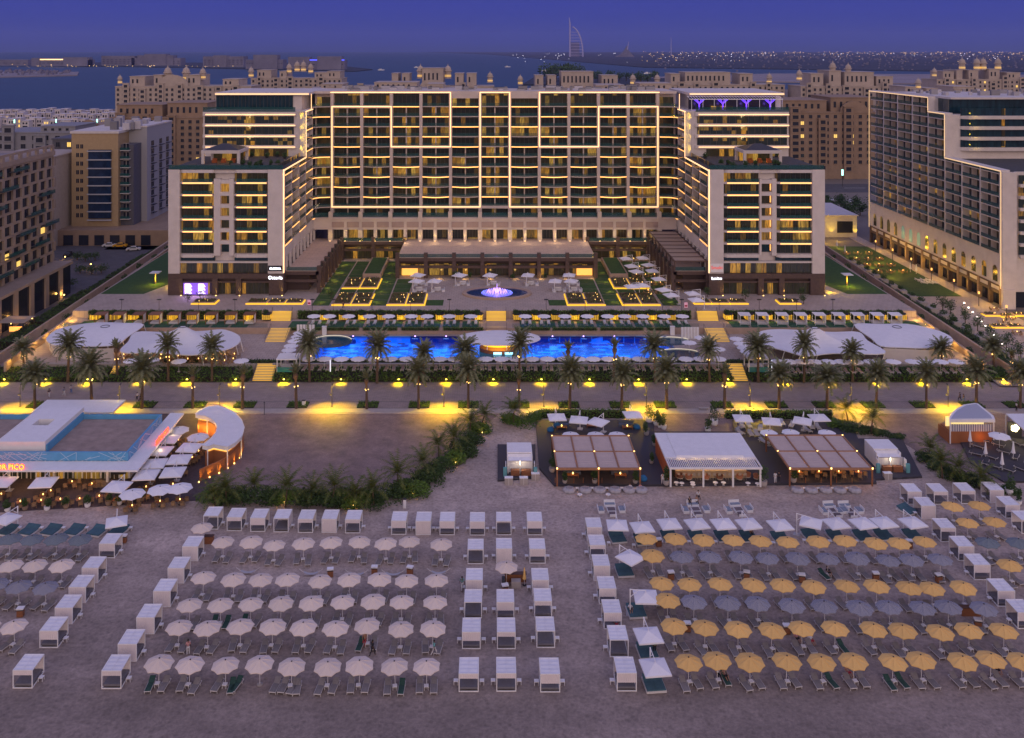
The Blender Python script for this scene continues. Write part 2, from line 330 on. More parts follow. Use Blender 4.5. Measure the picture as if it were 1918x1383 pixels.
def water_nodes():
 n,l=M_water.node_tree.nodes,M_water.node_tree.links;b=n['Principled BSDF'];o=n['Material Output']
 tr=n.new('ShaderNodeBsdfTransparent');tr.inputs[0].default_value=(.62,.86,1,1);gl=n.new('ShaderNodeBsdfGlossy');gl.inputs['Roughness'].default_value=.08
 fr=n.new('ShaderNodeFresnel');fr.inputs[0].default_value=1.33;mx=n.new('ShaderNodeMixShader')
 t=n.new('ShaderNodeTexCoord');nz=n.new('ShaderNodeTexNoise');nz.inputs['Scale'].default_value=1.2;nz.inputs['Detail'].default_value=3;l.new(t.outputs['Object'],nz.inputs['Vector'])
 bp=n.new('ShaderNodeBump');bp.inputs['Strength'].default_value=.25;bp.inputs['Distance'].default_value=.1;l.new(nz.outputs[0],bp.inputs['Height']);l.new(bp.outputs[0],gl.inputs['Normal']);l.new(bp.outputs[0],fr.inputs['Normal'])
 l.new(fr.outputs[0],mx.inputs[0]);l.new(tr.outputs[0],mx.inputs[1]);l.new(gl.outputs[0],mx.inputs[2]);l.new(mx.outputs[0],o.inputs['Surface'])
water_nodes()
g=MB();g.face([(-36.4,189.3,1.85),(38.9,189.3,1.85),(38.9,203.1,1.85),(-36.4,203.1,1.85)]);struct(g,'pool_water',M_water)
for i in range(10):
 x=-29+i *6.9+(1.5 if i>4 else -1.5)
 lamp('AREA','pool_light',(x,202.6,1.5),(.16,.42,1),14,1.2,rot=(R(-62),0,0))
 t=MB();t.lathe([(.0,.12),(.14,.08),(.16,0)],8,(x,203.35,2.0));tag(put(t,'pool_edge_lamp',mat('violet_bulb',(.6,.5,1),.4,emit=(.55,.35,1),es=6)),'small violet lamp on the far pool edge, %s from the tent side'%nth(i),'lamp','violet lamps along the far pool edge')
for i in range(2):
 o=lamp('AREA','pool_floor_light',(-17.6+i *37.6,196.2,1.78),(.035,.33,1),5400,13,rot=(0,0,0));o.data.shape='RECTANGLE';o.data.size=36.5;o.data.size_y=13.2
LZ,GZ=3.4,5.2
g=MB();g.box(-97,99,205,212,1.9,LZ -.02);struct(g,'lawn_terrace_wall_slab',M_tanwall)
g=MB();g.box(-97,99,209.9,211.2,LZ -.02,LZ+.02);struct(g,'lawn_terrace_path',M_pave2)
for i in range(44):
 x0=-93.3+i *4.35
 if any(abs(x0+2.1 -c)<w for c,w in ((-48.7,3.4),(1.3,3.9),(50.6,3.6))):continue
 g=MB();g.box(x0,x0+3.7,205.25,209.8,LZ -.02,LZ+.05);struct(g,'turf_panel_lawn',M_turf)
g=MB();g.box(-97,99,212.0,300,0,GZ);struct(g,'plaza_pavement',M_pave2)
g=MB();g.box(-127,-108,182,420,.0,.03);g.box(-150,-127,258,300,.0,.03);g.box(-170,-105,300,312,.0,.03);struct(g,'service_road',M_asph)
g=MB();g.box(111,129.4,165.4,243,.0,.14);g.box(125.5,129.4,243,420,.0,.14);struct(g,'east_path',M_pave2)
g=MB();g.box(111,125.5,243,304,.0,.25);struct(g,'event_lawn',M_lawn)
g=MB();g.prism([(-96.6,226.5),(-86.0,226.5),(-80.4,244),(-80.4,290),(-96.6,290)],GZ,GZ+.05)
g.prism([(88.6,226.5),(98.6,226.5),(98.6,285),(83.6,285),(83.6,246)],GZ,GZ+.05);struct(g,'side_lawn',M_lawn)
g=MB();g.box(-700,900,420,446,.0,.06);struct(g,'main_road',M_asph)
g=MB()
for k in range(40):g.box(-600+k *32,-590+k *32,432.8,433.2,.06,.07)
struct(g,'road_marking',mat('road_paint',(.6,.6,.6),.8))
# == VEGETATION
L_palm=leaf_mat('palm_leaf',(.11,.128,.058),(.235,.235,.125))
L_coco=leaf_mat('coconut_leaf',(.050,.085,.018),(.150,.160,.035))
L_bush=leaf_mat('bush_leaf',(.022,.050,.014),(.062,.108,.026))
L_hedge=leaf_mat('hedge_leaf',(.045,.100,.014),(.110,.190,.030))
M_bark=mat('palm_bark',(.13,.085,.055),.95,var=.5,vscale=6,bump=1.,bscale=10,stretch=(1,1,2))
M_soilbed=mat('bed_soil',(.022,.018,.013),1.,var=.3,vscale=3)
def frond(mb,base,az,el,length,droop,rr,nl=19,lw=.105,ll=.72,m=0):
 """arching midrib with a leaflet pair at each step"""
 d=Vector((math.cos(az),math.sin(az),0));s=Vector((-math.sin(az),math.cos(az),0));pts=[]
 a=el;p=Vector(base);st=length/nl
 for k in range(nl+1):
  pts.append((p.copy(),a));p=p+(d *math.cos(a)+Vector((0,0,math.sin(a))))*st;a-=droop/nl *(.4+1.2 *k/nl)
 for k in range(nl):
  p0,a0=pts[k];p1,_=pts[k+1];w=.035 *(1 -k/nl)+.008
  mb.face([p0 -s *w,p0+s *w,p1+s *w *.8,p1 -s *w *.8],m)
  if k<1:continue
  t=k/nl;L=ll *(math.sin(math.pi *min(1,.18+t *.78))**.7)*rr.uniform(.8,1.15)
  fw=d *math.cos(a0)+Vector((0,0,math.sin(a0)));up=Vector((0,0,1))
  for sg in (-1,1):
   tip=p0+s *sg *L *.80+fw *L *.55 -up *L *rr.uniform(.05,.45)
   q=p0+fw *lw *2.2
   mb.face([p0,q,tip],m)
def palm_crown(mb,top,n,length,rr,el=(-.35,1.35),droop=1.25,**k):
 for i in range(n):
  az=i *2.39996+rr.uniform(-.2,.2);e=el[0]+(el[1]-el[0])*((i+.5)/n)**.85
  frond(mb,top+Vector((0,0,.25 *(e+.3))),az,e,length *rr.uniform(.82,1.1),droop *rr.uniform(.8,1.2)*(1.1 -.25 *e),rr,**k)
def make_date_palm(seed,h,n=34,fl=3.1):
 rr=random.Random(seed);o=empty('date_palm',(0,0,0),None,'palm tree')
 b=MB();bend=rr.uniform(-.15,.15);prev=Vector((0,0,0));r0=.30
 for k in range(1,9):
  p=Vector((bend *(k/8)**2,0,h *k/8));b.tube(prev,p,r0 -.012 *(k -1),r0 -.012 *k -.02,8);prev=p
 b.lathe([(.22,-.6),(.42,-.2),(.46,.15),(.20,.5)],9,tuple(prev))
 put(b,'trunk',M_bark,o)
 c=MB();palm_crown(c,prev+Vector((0,0,.2)),n,fl,rr);put(c,'crown',L_palm,o)
 l=MB()
 for k in range(3):
  a=k *2.1+3.9;l.box(.36 *math.cos(a)-.06,.36 *math.cos(a)+.06,.36 *math.sin(a)-.06,.36 *math.sin(a)+.06,h -1.55,h -1.42)
 put(l,'trunk_lamp',M_bulb,o)
 r=MB();r.lathe([(.34,h -1.62),(.37,h -1.6),(.37,h -1.52),(.34,h -1.5)],10);put(r,'lamp_ring',M_dark,o)
 return o
palms=[make_date_palm(s,5.6,n,f) for s,n,f in ((1,56,3.3),(2,62,3.5),(3,50,3.1))]
young=make_date_palm(9,4.8,13,1.7)
for ob in kids(young):
 if ob.name.startswith('crown'):
  rr=random.Random(5);c=MB();palm_crown(c,Vector((0,0,4.9)),15,1.7,rr,el=(.5,1.45),droop=.7,ll=.4);ob.data=c.data('crown',L_palm)
def bush_mesh(seed,rx,ry,rz,n=900,leaf=.16,mt=None,lumps=5):
 rr=random.Random(seed);b=MB();cs=[(rr.uniform(-.55,.55)*rx,rr.uniform(-.55,.55)*ry,rr.uniform(.25,.75)*rz,rr.uniform(.45,.8)) for _ in range(lumps)]
 for k in range(n):
  cx,cy,cz,s=cs[k%lumps]
  v=Vector((rr.gauss(0,1),rr.gauss(0,1),rr.gauss(0,1))).normalized()*rr.uniform(.55,1.02)*s
  p=Vector((cx+v.x *rx,cy+v.y *ry,max(.02,cz+v.z *rz *.75)))
  u=Vector((rr.gauss(0,1),rr.gauss(0,1),rr.gauss(0,.6))).normalized();w=u.orthogonal().normalized();L=leaf *rr.uniform(.6,1.5)
  b.face([p -u *L,p -w *L *.45,p+u *L,p+w *L *.45])
 return b
def hedge(x0,x1,y0,y1,z0,z1,label,cat='hedge',group=None,dens=14,leaf=.15,m=None,back=None,seed=0,name='hedge',mats=None):
 """clipped hedge: dark core and leaf faces over its skin; z1 at the front, back (optional) at the rear"""
 rr=random.Random(seed+int(x0 *7));b=MB();bk=z1 if back is None else back
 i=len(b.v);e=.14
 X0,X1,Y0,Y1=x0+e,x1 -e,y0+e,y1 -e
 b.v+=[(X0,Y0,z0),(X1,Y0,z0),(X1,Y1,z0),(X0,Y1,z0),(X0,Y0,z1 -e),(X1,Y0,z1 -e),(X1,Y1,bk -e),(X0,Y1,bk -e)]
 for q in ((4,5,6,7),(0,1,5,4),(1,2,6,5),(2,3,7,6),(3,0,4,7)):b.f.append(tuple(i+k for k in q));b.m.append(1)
 A=(x1 -x0)*(y1 -y0);F=(x1 -x0)*(z1 -z0);S=(y1 -y0)*(z1 -z0)*2;n=int((A+F+S)*dens);n=min(n,9000)
 for k in range(n):
  t=rr.random()*(A+F+S);x,y=rr.uniform(x0,x1),rr.uniform(y0,y1)
  if t<A:z=z1+(bk -z1)*(y -y0)/(y1 -y0)+rr.gauss(0,.07)
  elif t<A+F:y=y0+rr.gauss(0,.07);z=rr.uniform(z0,z1)
  else:x=(x0 if rr.random()<.5 else x1)+rr.gauss(0,.06);z=rr.uniform(z0,z1)
  u=Vector((rr.gauss(0,1),rr.gauss(0,1),rr.gauss(0,.8))).normalized();w=u.orthogonal().normalized();L=leaf *rr.uniform(.6,1.5);p=Vector((x,y,z))
  b.face([p -u *L,p -w *L *.5,p+u *L,p+w *L *.5])
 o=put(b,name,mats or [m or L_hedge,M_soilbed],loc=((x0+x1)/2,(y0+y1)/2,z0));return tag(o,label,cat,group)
 # == THE HOTEL
XC=1.4;FY=266.0;FH=2.92;Z0=20.0;TZ=10.7;PITCH=8.63
hotel=empty('resort_hotel',(XC,262,GZ),'wide cream hotel outlined with bright light lines, two stepped wings around the fountain garden','hotel')
G_dark=mat('facade_glass',(.010,.026,.032),.10,var=.5,vscale=.5,spec=.6)
G_blue=mat('facade_glass_blue',(.012,.040,.060),.10,var=.5,vscale=.4,spec=.7,stretch=(3,3,.5))
Rm=[room_mat('room_dim',(.010,.026,.030),0,.50,.68),room_mat('room_lit',(.012,.024,.026),0,.58,.55),room_mat('room_off',(.010,.024,.032),0,.22,.93)]
M_cream=mat('hotel_cream',(.60,.52,.47),.8,var=.10,vscale=.4)
M_roofg=mat('roof_gravel',(.26,.23,.24),.95,var=.3,vscale=.6)
M_mull=mat('mullion',(.06,.065,.07),.5)
M_pale=brick_mat('pale_terrace_paving',(.62,.48,.38),(.57,.44,.35),(.34,.26,.21),1.0,2.4,1.2,.03,noise=.10)
cx=[XC+(i -5.5)*PITCH for i in range(12)]
HB=WL[hotel.name]
b=MB();b.box(cx[0]-1.2,cx[11]+1.2,268.2,284,TZ,53.0);put(b,'central_block',[M_cream],hotel)
b=MB();b.box(cx[0]-5,cx[11]+5,266.4,285,53.0,53.7);put(b,'roof',[M_cream],hotel)
for i,x in enumerate(cx):
 b=MB();b.box(x -.45,x+.45,265.9,268.2,17.4,53.0);put(b,'pillar',M_cream,hotel)
def led_path(pts,y,name='light_strip',r=.13,m=None,par=hotel):
 b=MB()
 for (x0,z0),(x1,z1) in zip(pts,pts[1:]):
  if x0==x1:b.box(x0 -r,x0+r,y -.12,y,min(z0,z1)+r,max(z0,z1)-r)
  else:b.box(min(x0,x1)-r,max(x0,x1)+r,y -.12,y,z0 -r,z0+r)
 return put(b,name,m or M_ledb,par)
zk=lambda k:Z0+FH *(10 -k)
TOP=53.35
def mir(p):return [(2 *XC -x,z) for x,z in p]
pathA=[(cx[0],zk(0)),(cx[0],zk(10)),(cx[5],zk(10)),(cx[5],TOP),(cx[6],TOP)]
pathA=[(cx[2],zk(0)),(cx[0],zk(0)),(cx[0],zk(10)),(cx[5],zk(10)),(cx[5],TOP),(cx[6],TOP)]
pathB=[(cx[0]-3.9,TOP),(cx[4],TOP),(cx[4],zk(4)),(cx[2],zk(4)),(cx[2],zk(0))]
led_path(pathA,265.88);led_path(pathB,265.88)
led_path([(cx[6],TOP),(cx[6],zk(10)),(cx[11],zk(10)),(cx[11],zk(0)),(cx[9],zk(0))],265.88)
led_path([(cx[11]+3.9,TOP),(cx[7],TOP),(cx[7],zk(4)),(cx[9],zk(4)),(cx[9],zk(0))],265.88)
for (x0,x1,z) in ((cx[0],cx[5],zk(10)),(cx[6],cx[11],zk(10)),(cx[5],cx[6],zk(10)),(cx[2],cx[4],zk(4)),(cx[7],cx[9],zk(4)),(cx[0],cx[2],zk(0)),(cx[9],cx[11],zk(0))):
 b=MB();b.box(x0+.45,x1 -.45,265.95,268.2,z -.45,z+.30);put(b,'frame_ledge',M_cream,hotel)
b=MB();b.box(cx[4]+.45,cx[5]-.45,266.1,268.2,51.6,53.0);b.box(cx[6]+.45,cx[7]-.45,266.1,268.2,51.6,53.0);put(b,'parapet_wall',M_cream,hotel)
def win_mesh(w,h,mm,nx=6):
 b=MB();b.box(-w/2,w/2,-.05,.05,0,h,0)
 for k in range(nx+1):
  x=-w/2+w *k/nx;b.box(x -.035,x+.035,-.11,-.05,0,h,1)
 b.box(-w/2+.04,w/2 -.04,-.10,-.052,h -.5,h -.44,1)
 return b.data('window',[mm,M_mull])
W_=[win_mesh(7.7,FH -.35,m) for m in Rm];WT=[win_mesh(7.7,3.5,m) for m in Rm]
def slab_mesh(w,sag,lit,flat=.0):
 """curved balcony slab with its parapet edge; local x along the facade, -y outward"""
 n=8;b=MB();pts=[(-w/2+w *k/n,-1.9 -sag *math.sin(math.pi *k/n)) for k in range(n+1)]
 poly=pts+[(w/2,.1),(-w/2,.1)];b.prism(poly,-.14,.10,0)
 return b.data('balcony',[M_cream])
def rail_mesh(w,sag):
 n=8;b=MB();pts=[(-w/2+w *k/n,-1.84 -sag *math.sin(math.pi *k/n)) for k in range(n+1)]
 for a,c in zip(pts,pts[1:]):b.face([(a[0],a[1],.1),(c[0],c[1],.1),(c[0],c[1],1.0),(a[0],a[1],1.0)],0)
 for a,c in zip(pts,pts[1:]):b.tube((a[0],a[1],1.02),(c[0],c[1],1.02),.025,None,4,1)
 return b.data('railing',[M_teal,M_mull])
def strip_mesh(w,sag):
 n=8;b=MB();pts=[(-w/2+w *k/n,-1.92 -sag *math.sin(math.pi *k/n)) for k in range(n+1)]
 for a,c in zip(pts,pts[1:]):
  b.face([(a[0],a[1],-.16),(c[0],c[1],-.16),(c[0],c[1],.06),(a[0],a[1],.06)]);b.face([(a[0],a[1]-.1,-.16),(c[0],c[1]-.1,-.16),(c[0],c[1],-.16),(a[0],a[1],-.16)])
 return b.data('light_strip',[M_led])
cache={}
def cm(key,fn):
 if key not in cache:cache[key]=fn()
 return cache[key]
wr=random.Random(21)
for i in range(11):
 xm=(cx[i]+cx[i+1])/2
 for k in range(11):
  z=zk(k)
  sag=0. if (k<=3 and (2<=i<=3 or 7<=i<=8)) or i==5 else min(1.25,.25+.16 *k)
  frame=(k==10) or (k==4 and i in (2,3,7,8)) or (k==0 and i in (0,1,9,10))
  if not frame:
   lit=(i%2)==(k%2)
   o=link('lit_balcony' if lit else 'balcony',cm(('s',sag),lambda:slab_mesh(7.72,sag,lit)),hotel,(xm,268.1,z))
   link('railing',cm(('r',sag),lambda:rail_mesh(7.72,sag)),o,(xm,268.1,z))
   if lit:link('light_strip',cm(('l',sag),lambda:strip_mesh(7.72,sag)),o,(xm,268.1,z))
  else:
   b=MB();b.face([(xm -3.85,265.96,z+.3),(xm+3.85,265.96,z+.3),(xm+3.85,265.96,z+1.1),(xm -3.85,265.96,z+1.1)]);put(b,'frame_railing',M_teal,hotel)
  if k==0:
   if i in (4,6):continue
   ww=WT[wr.choice((0,0,2,2))]
   link('upper_window',ww,hotel,(xm,268.0,z+.15))
  else:
   r=wr.random();link('lit_window' if r<.17 else ('dim_window' if r<.5 else 'window'),W_[1] if r<.17 else (W_[0] if r<.50 else W_[2]),hotel,(xm,268.0,z+.12))
 for k0,k1 in (((0,10),) if i!=5 else ((1,10),)):
  b=MB();b.box(xm -.16,xm+.16,266.7,267.9,Z0+.3,zk(1)+FH -.3 if i not in (4,6) else zk(4));put(b,'partition_wall',M_cream,hotel)
 b=MB();b.box(xm -3.8,xm -.2,268.0,268.15,17.3,19.6);b.box(xm+.2,xm+3.8,268.0,268.15,17.3,19.6);put(b,'ground_window',[Rm[0] if i in (3,7,9,10) else Rm[2]],hotel)
for i,x in enumerate((4,6)):
 xm=(cx[x]+cx[x+1])/2;link('upper_window',win_mesh(7.7,2.3,Rm[1]),hotel,(xm,268.0,zk(0)+.1))
b=MB();b.box(cx[0]-5,cx[11]+5,263.6,268.2,13.9,17.2);put(b,'gallery_cornice',M_cream,hotel)
b=MB();b.box(cx[0]-5,cx[11]+5,263.3,263.6,16.9,17.1);b.box(cx[0]-5,cx[11]+5,263.35,263.6,13.9,14.15);put(b,'cornice_moulding',M_cream,hotel)
for i in range(22):
 x=cx[0]+(i+.5)*PITCH/2
 b=MB();b.box(x -1.75,x+1.75,263.4,263.59,14.5,16.1);put(b,'cornice_panel',mat('cornice_panel',(.36,.27,.25),.8,var=.1),hotel)
 b=MB();b.box(x -1.8,x+1.8,265.9,266.1,10.75,13.6);b2=b
 for q in range(5):b.box(x -1.8+q *.87,x -1.74+q *.87,265.82,265.9,10.75,13.6,1)
 put(b,'gallery_window',[wr.choice((Rm[0],Rm[1],Rm[0],Rm[2])),M_mull],hotel)
M_up=(1.,.66,.12)
for i in range(23):
 x=cx[0]+i *PITCH/2;w=.62 if i%2==0 else .45
 b=MB();b.box(x -w,x+w,263.0,266.2,10.7,13.9);put(b,'pilaster',M_cream,hotel)
 b=MB();b.box(x -.1,x+.1,262.5,262.7,10.7,10.8);put(b,'uplight',M_bulb,hotel)
 lamp('SPOT','uplight_beam',(x,262.35,10.95),M_up,210,.1,rot=(R(172),0,0),spot=70,parent=hotel)
b=MB();b.box(cx[0]-5,cx[11]+5,264.9,265.0,17.25,18.5);put(b,'terrace_railing',M_teal,hotel)
for i,x in enumerate(cx):
 b=MB();b.box(x -.55,x+.55,263.2,264.6,17.1,18.9);put(b,'parapet_post',M_cream,hotel)
 # ---- podium (brown stone arcade) and its terrace
def podium(x0,x1,y0,y1,nb,lights=True,arc=True,depth=3.2,name='podium',ztop=TZ):
 b=MB();b.box(x0,x1,y0+depth,y1,GZ,ztop -.1);put(b,name,[mat('podium_core',(.07,.045,.04),.7)],hotel)
 b=MB();b.box(x0,x1,y0,y1,ztop -.1,ztop);put(b,'podium_terrace',[M_pale],hotel)
 b=MB();b.box(x0,x1,y0,y0+.9,ztop -1.0,ztop -.1);b.box(x0,x1,y0+.2,y0+.7,ztop -2.9,ztop -2.2)
 put(b,'podium_beam',[M_brownst],hotel)
 w=(x1 -x0)/nb
 for k in range(nb+1):
  x=x0+k *w
  b=MB();b.box(x -.5,x+.5,y0 -.12,y0+1.0,GZ,ztop+1.15);put(b,'podium_column',M_brownst,hotel)
  if k<nb:
   b=MB();b.box(x+.5,x+w -.5,y0+.1,y0+.16,ztop,ztop+.95);put(b,'podium_railing',M_teal,hotel)
   b=MB();b.box(x+.6,x+w -.6,y0+depth -.12,y0+depth -.02,GZ+.1,ztop -2.3)
   for q in range(5):b.box(x+.6+(w -1.25)*q/4,x+.66+(w -1.25)*q/4,y0+depth -.2,y0+depth -.12,GZ+.1,ztop -2.3,1)
   put(b,'podium_window',[Rm[0] if (k+int(x))%3 else Rm[1],M_mull],hotel)
podium(-24.6,28.0,242,266,7)
podium(-42.7,-24.6,262.6,266.2,2,depth=2.2)
podium(28.0,45.6,262.6,266.2,2,depth=2.2)
for x0,nm in ((-24.4,1),(22.4,2)):
 b=MB();b.box(x0+.8,x0+5.0,244.9,245.05,GZ+.1,GZ+2.5);put(b,'lit_entrance',mat('orange_lobby',(.9,.5,.2),.5,emit=(1.,.45,.08),es=1.3,var=.4,vscale=1),hotel)
def side_podium(xi,xo,front):
 """terrace slab along a wing; the garden side is the brown arcade"""
 lo,hi=min(xi,xo),max(xi,xo)
 b=MB();b.box(lo,hi,front+.1,266.3,TZ -.1,TZ+.003);put(b,'wing_terrace',M_pale,hotel)
 s=1 if xo>xi else -1;core=xo -s *3
 b=MB();b.box(min(xi,core),max(xi,core),front+3,262.5,GZ,TZ -.11);put(b,'terrace_core',MATS['podium_core'],hotel)
 b=MB();b.box(min(xo,xo -s *.8),max(xo,xo -s *.8),front,263,TZ -1.0,TZ -.1);b.box(min(xo -s *.2,xo -s *.6),max(xo -s *.2,xo -s *.6),front,263,TZ -2.9,TZ -2.2);b.box(lo,hi,front,front+.8,TZ -1.,TZ -.1);b.box(lo,hi,front+.2,front+.6,TZ -2.9,TZ -2.2);put(b,'terrace_beam',M_brownst,hotel)
 for k in range(8):
  y=front+.5+k *5.1;b=MB();b.box(xo -.5,xo+.5,y -.5,y+.5,GZ,TZ+1.15);put(b,'terrace_column',M_brownst,hotel)
  if k<7:
   b=MB();b.box(xo -.05,xo+.02,y+.5,y+4.6,TZ,TZ+.95);put(b,'terrace_railing',M_teal,hotel)
 b=MB();b.box(lo+.3,hi -.3,front+.1,front+.15,TZ,TZ+.95);put(b,'terrace_railing',M_teal,hotel)
side_podium(-51,-42.7,227.5)
side_podium(54,45.7,227.5)
# ---- wings
def wing(xo,xi,xw,shaft,xg,side):
 """xo outer wall x, xi inner (garden side) wall x; window groups xw and xg, shaft between"""
 s=1 if xi>xo else -1;lo,hi=min(xo,xi),max(xo,xi);Yf,Yb,Ym=225.5,290.,253.
 rec=s *1.7;lo2,hi2=(lo,hi -1.7) if s>0 else (lo+1.7,hi)
 core=mat('wing_core',(.42,.36,.33),.8,var=.1)
 b=MB();b.box(lo2,hi2,Yf+1.6,Ym,TZ,36.1);b.box(lo2,hi2,Ym,Yb,TZ,48.9);put(b,'wing_block',[M_white],hotel)
 p=MB()
 zt=36.2
 segs=sorted([xw,xg]);sh=shaft
 p.box(lo,segs[0][0],Yf,Yf+1.6,TZ -.2,zt);p.box(segs[1][1],hi,Yf,Yf+1.6,TZ -.2,zt)
 p.box(segs[0][1],sh[0],Yf+.15,Yf+1.6,14.9,33.9);p.box(sh[1],segs[1][0],Yf+.15,Yf+1.6,14.9,33.9)
 p.box(segs[0][0],segs[1][1],Yf+.5,Yf+1.6,35.3,zt);put(p,'wing_frame',[M_white],hotel)
 for (a,c) in segs:
  p=MB();p.prism([(a,Yf+1.5),(a,Yf+.6),(a+.9,Yf -.2),(c -.3,Yf -.2),(c,Yf+.1),(c,Yf+1.5)],35.4,36.15);p.prism([(a,Yf+1.5),(a,Yf+.5),(a+.9,Yf -.3),(c -.3,Yf -.3),(c,Yf+.1),(c,Yf+1.5)],14.5,15.3);put(p,'bay_ledge',[M_white],hotel)
  for q in range(6):
   z=18.0+q *3.0
   p=MB();p.prism([(a,Yf+1.5),(a,Yf+.4),(a+.8,Yf -.2),(c -.25,Yf -.2),(c -.25,Yf+1.5)],z -.35,z+.1)
   o=put(p,'bay_balcony',[M_white],hotel)
   p=MB();p.box(a+.85,c -.3,Yf -.34,Yf -.2,z -.22,z+.02);put(p,'light_strip',M_led,o)
   p=MB();p.box(a+.8,c -.3,Yf -.12,Yf -.08,z+.1,z+.95);put(p,'railing',M_teal,o)
  for q in range(7):
   z=15.3+q *3.0+(.0 if q==0 else -.2);h=2.35 if q else 2.3
   p=MB();p.box(a,c,Yf+1.35,Yf+1.5,z,z+h,0)
   nn=max(4,int((c -a)/1.25))
   for t in range(nn+1):xx=a+(c -a)*t/nn;p.box(xx -.04,xx+.04,Yf+1.27,Yf+1.35,z,z+h,1)
   put(p,'bay_window',[wr.choice((Rm[0],Rm[1],Rm[2])),M_mull],hotel,loc=((a+c)/2,Yf+1.4,z))
  p=MB();p.box(a,c,Yf+.9,Yf+1.45,13.5,14.45);put(p,'band_window',G_blue,hotel)
 for q in range(6):
  z=15.6+q *3.0
  p=MB();p.box(sh[0],sh[1],Yf+.2,Yf+1.6,z+2.1,z+3.0);put(p,'shaft_beam',M_white,hotel)
  p=MB();p.box(sh[0],sh[1],Yf+1.3,Yf+1.5,z,z+2.1);put(p,'shaft_window',Rm[1] if q else G_blue,hotel,loc=(sh[0],Yf,z))
  p=MB();p.box(sh[0]+.05,sh[1]-.05,Yf+1.2,Yf+1.3,z+1.96,z+2.08);p.box(sh[1]-.2,sh[1]-.06,Yf+1.2,Yf+1.3,z+.3,z+1.9);put(p,'shaft_light',M_led,hotel)
 p=MB();p.box(segs[0][0],segs[1][1],Yf+.9,Yf+1.5,10.5,13.1);put(p,'restaurant_window',[Rm[0]],hotel,loc=(lo,Yf,10.5))
 p=MB()
 for t in range(14):xx=segs[0][0]+(segs[1][1]-segs[0][0])*t/13;p.box(xx -.05,xx+.05,Yf+.8,Yf+.9,10.5,13.1)
 put(p,'restaurant_mullion',M_mull,hotel)
 p=MB();p.box(segs[0][0],segs[1][1],Yf+.05,Yf+1.55,13.1,13.5);put(p,'band_ledge',M_white,hotel)
 p=MB();p.box(lo,hi,Yf+1.2,Yb,GZ,10.45);put(p,'wing_base',M_brownst,hotel)
 p=MB();p.box(lo,hi,Yf -.1,Yf+1.2,9.3,10.45);p.box(lo,hi,Yf+.1,Yf+.8,8.2,8.6);put(p,'base_beam',M_brownst,hotel)
 for xa,wd in ((lo,3.6),(segs[0][1]-.4,1.4),(segs[1][0]+.6,1.3),(hi -3.6,3.6)):
  p=MB();p.box(xa,xa+wd,Yf -.2,Yf+1.2,GZ,9.3);put(p,'base_pier',M_brownst,hotel)
  p=MB();p.box(xa+wd -.35,xa+wd -.15,Yf -.7,Yf -.5,GZ,GZ+.12);put(p,'uplight',M_bulb,hotel)
  lamp('SPOT','pier_beam',(xa+wd -.25,Yf -.6,GZ+.3),M_up,240,.1,rot=(R(170),0,0),spot=60,parent=hotel)
 for xa,xb in ((lo+3.6,segs[0][1]-.4),(segs[0][1]+1.0,segs[1][0]+.6),(segs[1][0]+1.9,hi -3.6)):
  p=MB();p.box(xa,xb,Yf+1.05,Yf+1.18,GZ+.1,8.1);
  for t in range(6):xx=xa+(xb -xa)*t/5;p.box(xx -.05,xx+.05,Yf+.95,Yf+1.05,GZ+.1,8.1,1)
  put(p,'shop_window',[Rm[0],M_mull],hotel)
 for part,(ya,yb,nb,ztop) in enumerate(((Yf+.8,Ym,3,36.2),(Ym,262.5,1,48.9))):
  w=(yb -ya)/nb;fl=[z for z in [Z0+FH *q for q in range(-1,11)] if z<ztop -1]
  for q in range(nb+(1 if part else 0)):
   y=ya+q *w
   p=MB();p.box(min(xi,xi -rec),max(xi,xi -rec),y -.18,y+.18,TZ+3,ztop -.5);put(p,'side_fin',M_white,hotel)
  for q in range(nb):
   y=ya+q *w
   for fi,z in enumerate(fl):
    p=MB();p.box(min(xi,xi -rec),max(xi,xi -rec),y+.18,y+w -.18,z -.14,z+.1)
    o=put(p,'side_balcony',M_cream,hotel)
    p=MB();p.box(xi -s *.08 -.02,xi -s *.08+.02,y+.2,y+w -.2,z+.1,z+1.0);put(p,'railing',M_teal,o)
    if (fi+q+part)%2==0:
     p=MB();p.box(min(xi,xi+s *.1),max(xi,xi+s *.1),y+.2,y+w -.2,z -.12,z+.06);put(p,'light_strip',M_led,o)
    p=MB();xx=xi -rec;p.box(min(xx,xx+s *.08),max(xx,xx+s *.08),y+.25,y+w -.25,z+.12,z+FH -.2);put(p,'side_window',[wr.choice(Rm+[Rm[2]])],hotel,loc=(xi,y,z))
  p=MB();p.box(min(xi,xi -rec),max(xi,xi -rec),ya -.8 if part else Yf+1.65,yb,ztop -.5,ztop);put(p,'side_cornice',M_white,hotel)
  p=MB();p.box(min(xi,xi+s *.14),max(xi,xi+s *.14),ya -.8,yb,ztop -.35,ztop -.1);put(p,'outline_light',M_ledb,hotel)
 p=MB();p.box(xi -s *.02 -.1+.0,xi -s *.02+.2,Yf -.1,Yf -.0,10.7,36.2);p.box(min(xi,xi+s *.14),max(xi,xi+s *.14),Ym -.2,Ym,36.2,48.6);p.box(min(xi,xi+s *.14),max(xi,xi+s *.14),260,260.2,48.9,53.2)
 put(p,'outline_light',M_ledb,hotel)
 p=MB();p.box(min(xi,xi -rec),max(xi,xi -rec),Yf+1.62,266,14.2,16.9);put(p,'side_frieze',M_white,hotel)
 for q in range(9):
  y=Yf+3+q *4.5;p=MB();p.box(xi -.3 if s<0 else xi -.3,xi+.3,y -.3,y+.3,TZ,14.2);put(p,'arcade_column',M_white,hotel)
